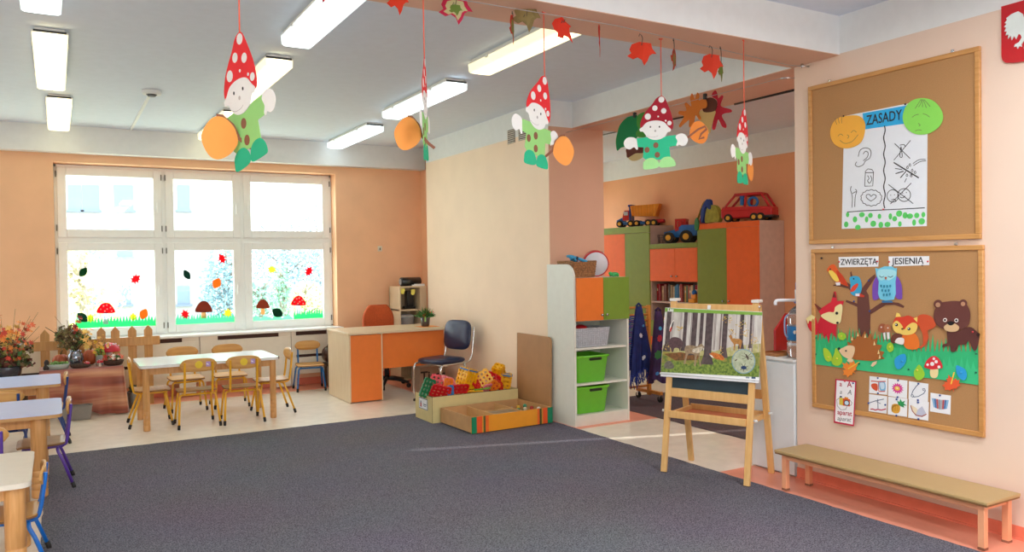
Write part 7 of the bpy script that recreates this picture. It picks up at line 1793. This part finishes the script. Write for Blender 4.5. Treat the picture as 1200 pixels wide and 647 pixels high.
b = B(); flowers(b, rd, (0, 0, .085), (.11, .06, .03), 40, .024, [mat('flred', '#cf3a34', .6), mat('flcor', '#e8705a', .6), mat('flwhite', '#e8ded4', .6), mat('lfg', '#3f6a34')]); b.obj('flower', t)['kind'] = 'stuff'
t = thing('nest_basket', 'flat dark nest of twigs in front of the silver vase', 'basket', (.20, 9.13, .4995))
B(dkb).lathe([(.07, 0), (.09, .015), (.085, .04), (.06, .045), (.05, .02)], n=20, sy=.5).obj('basket_body', t)
tag(B(mat('dark_figurine', '#2f2622', .6)).lathe([(.03, 0), (.034, .02), (.02, .05), (.024, .075), (.01, .1)], n=12).obj('figurine', loc=(-.095, 9.14, .4995)), 'small dark figurine at the left end of the harvest table', 'figurine')
t = thing('planter_box', 'long grey plastic planter box on the floor below the harvest table cloth', 'planter', (.15, 8.99, .003))
b = B(mat('grey_box', '#8d8782', .5)); loft(b, [[(x, y, 0) for x, y in rrect(-.125, -.055, .125, .055, .015, 3)], [(x, y, .125) for x, y in rrect(-.14, -.068, .14, .068, .015, 3)], [(x, y, .14) for x, y in rrect(-.145, -.072, .145, .072, .015, 3)], [(x, y, .138) for x, y in rrect(-.13, -.058, .13, .058, .015, 3)], [(x, y, .10) for x, y in rrect(-.128, -.056, .128, .056, .015, 3)]]); b.obj('box', t)
B(mat('dark_soil', '#3a2c22', .95, var=.3, scale=60)).box((-.127, -.055, .10), (.127, .055, .115)).obj('soil', t)
t = thing('bucket', 'small galvanised bucket with a dark plant beside the picket fence', 'bucket', (.70, 9.38, .0025))
B(mat('galvanised', '#8f959a', .35, metal=.7, var=.1)).lathe([(.05, 0), (.066, .17), (.07, .175), (.066, .172), (.058, .12)], n=20).obj('pail', t)
b = B(); leaves(b, (0, 0, .20), (.055, .05, .05), 90, .04, rd, [mat('darkleaf', '#2c3a26', .7, var=.3), mat('darkleaf2', '#4a4632', .7, var=.3)]); b.obj('foliage', t)
# big bouquet at the left edge
t = thing('stool', 'dark wooden stool carrying the big autumn bouquet at the left edge', 'stool', (-.42, 9.0, 0))
dw = wood('dark_wood', '#5a4030', '#45301f', axis='Z')
B(dw).box((-.17, -.17, .41), (.17, .17, .44), .004).obj('seat', t)
for sx in (-1, 1):
    for sy in (-1, 1): B(dw).box((sx*.14-.02, sy*.14-.02, .003), (sx*.14+.02, sy*.14+.02, .41), .002).obj('leg', t)
t = thing('flower_bouquet', 'big bouquet of orange autumn flowers and leaves at the left edge', 'bouquet', (-.42, 9.0, .4405))
B(mat('dark_blue_pot', '#252c3c', .25, coat=.4)).lathe([(.09, 0), (.11, .02), (.125, .13), (.12, .14), (.1, .12)], n=20).obj('pot', t)
b = B(); sprigs(b, rd, (0, 0, .10), (.02, 0, .42), (.26, .14, .26), 40, mat('twig', '#5a4632')); b.obj('twig', t)['kind'] = 'stuff'
b = B(); leaves(b, (.0, 0, .27), (.22, .16, .20), 420, .06, rd, dry + [mat('lfo', '#8a8a3c', .7, var=.2), mat('lfg', '#3f6a34')]); leaves(b, (.02, -.03, .17), (.24, .13, .08), 120, .08, rd, [mat('lfd', '#4f5f38', .7, var=.2), mat('lfr', '#6f3a30', .7, var=.2)]); b.obj('foliage', t)
b = B(); flowers(b, rd, (.02, -.05, .46), (.22, .12, .15), 60, .036, autumn); flowers(b, rd, (.08, -.08, .32), (.18, .08, .13), 30, .03, [autumn[0], autumn[3], autumn[1]]); b.obj('flower', t)['kind'] = 'stuff'
# dark leather bag on a stool by the desk
t = thing('leather_bag', 'dark brown leather bag slumped between the small blue chair and the desk', 'bag', (3.0, 9.64, .30))
b = B(mat('brown_leather', '#3a201c', .3, coat=.3, var=.15, bump=.4, bscale=30))
pad(b, 0, 0, .10, .17, .10, .11, None, 3.2); b.obj('bag_body', t)
B(mat('brown_leather', '#3a201c')).tube(curve3([(-.12, -.04, .19), (-.09, -.06, .235), (.02, -.07, .22), (.08, -.05, .19)], 4), .012, 8).obj('strap', t)
t = thing('stool', 'low dark stool under the brown leather bag beside the desk', 'stool', (3.0, 9.64, 0))
B(dw).box((-.14, -.10, .265), (.14, .10, .298), .004).obj('seat', t)
for sx in (-1, 1):
    for sy in (-1, 1): B(dw).box((sx*.11-.016, sy*.075-.016, .003), (sx*.11+.016, sy*.075+.016, .265), .002).obj('leg', t)
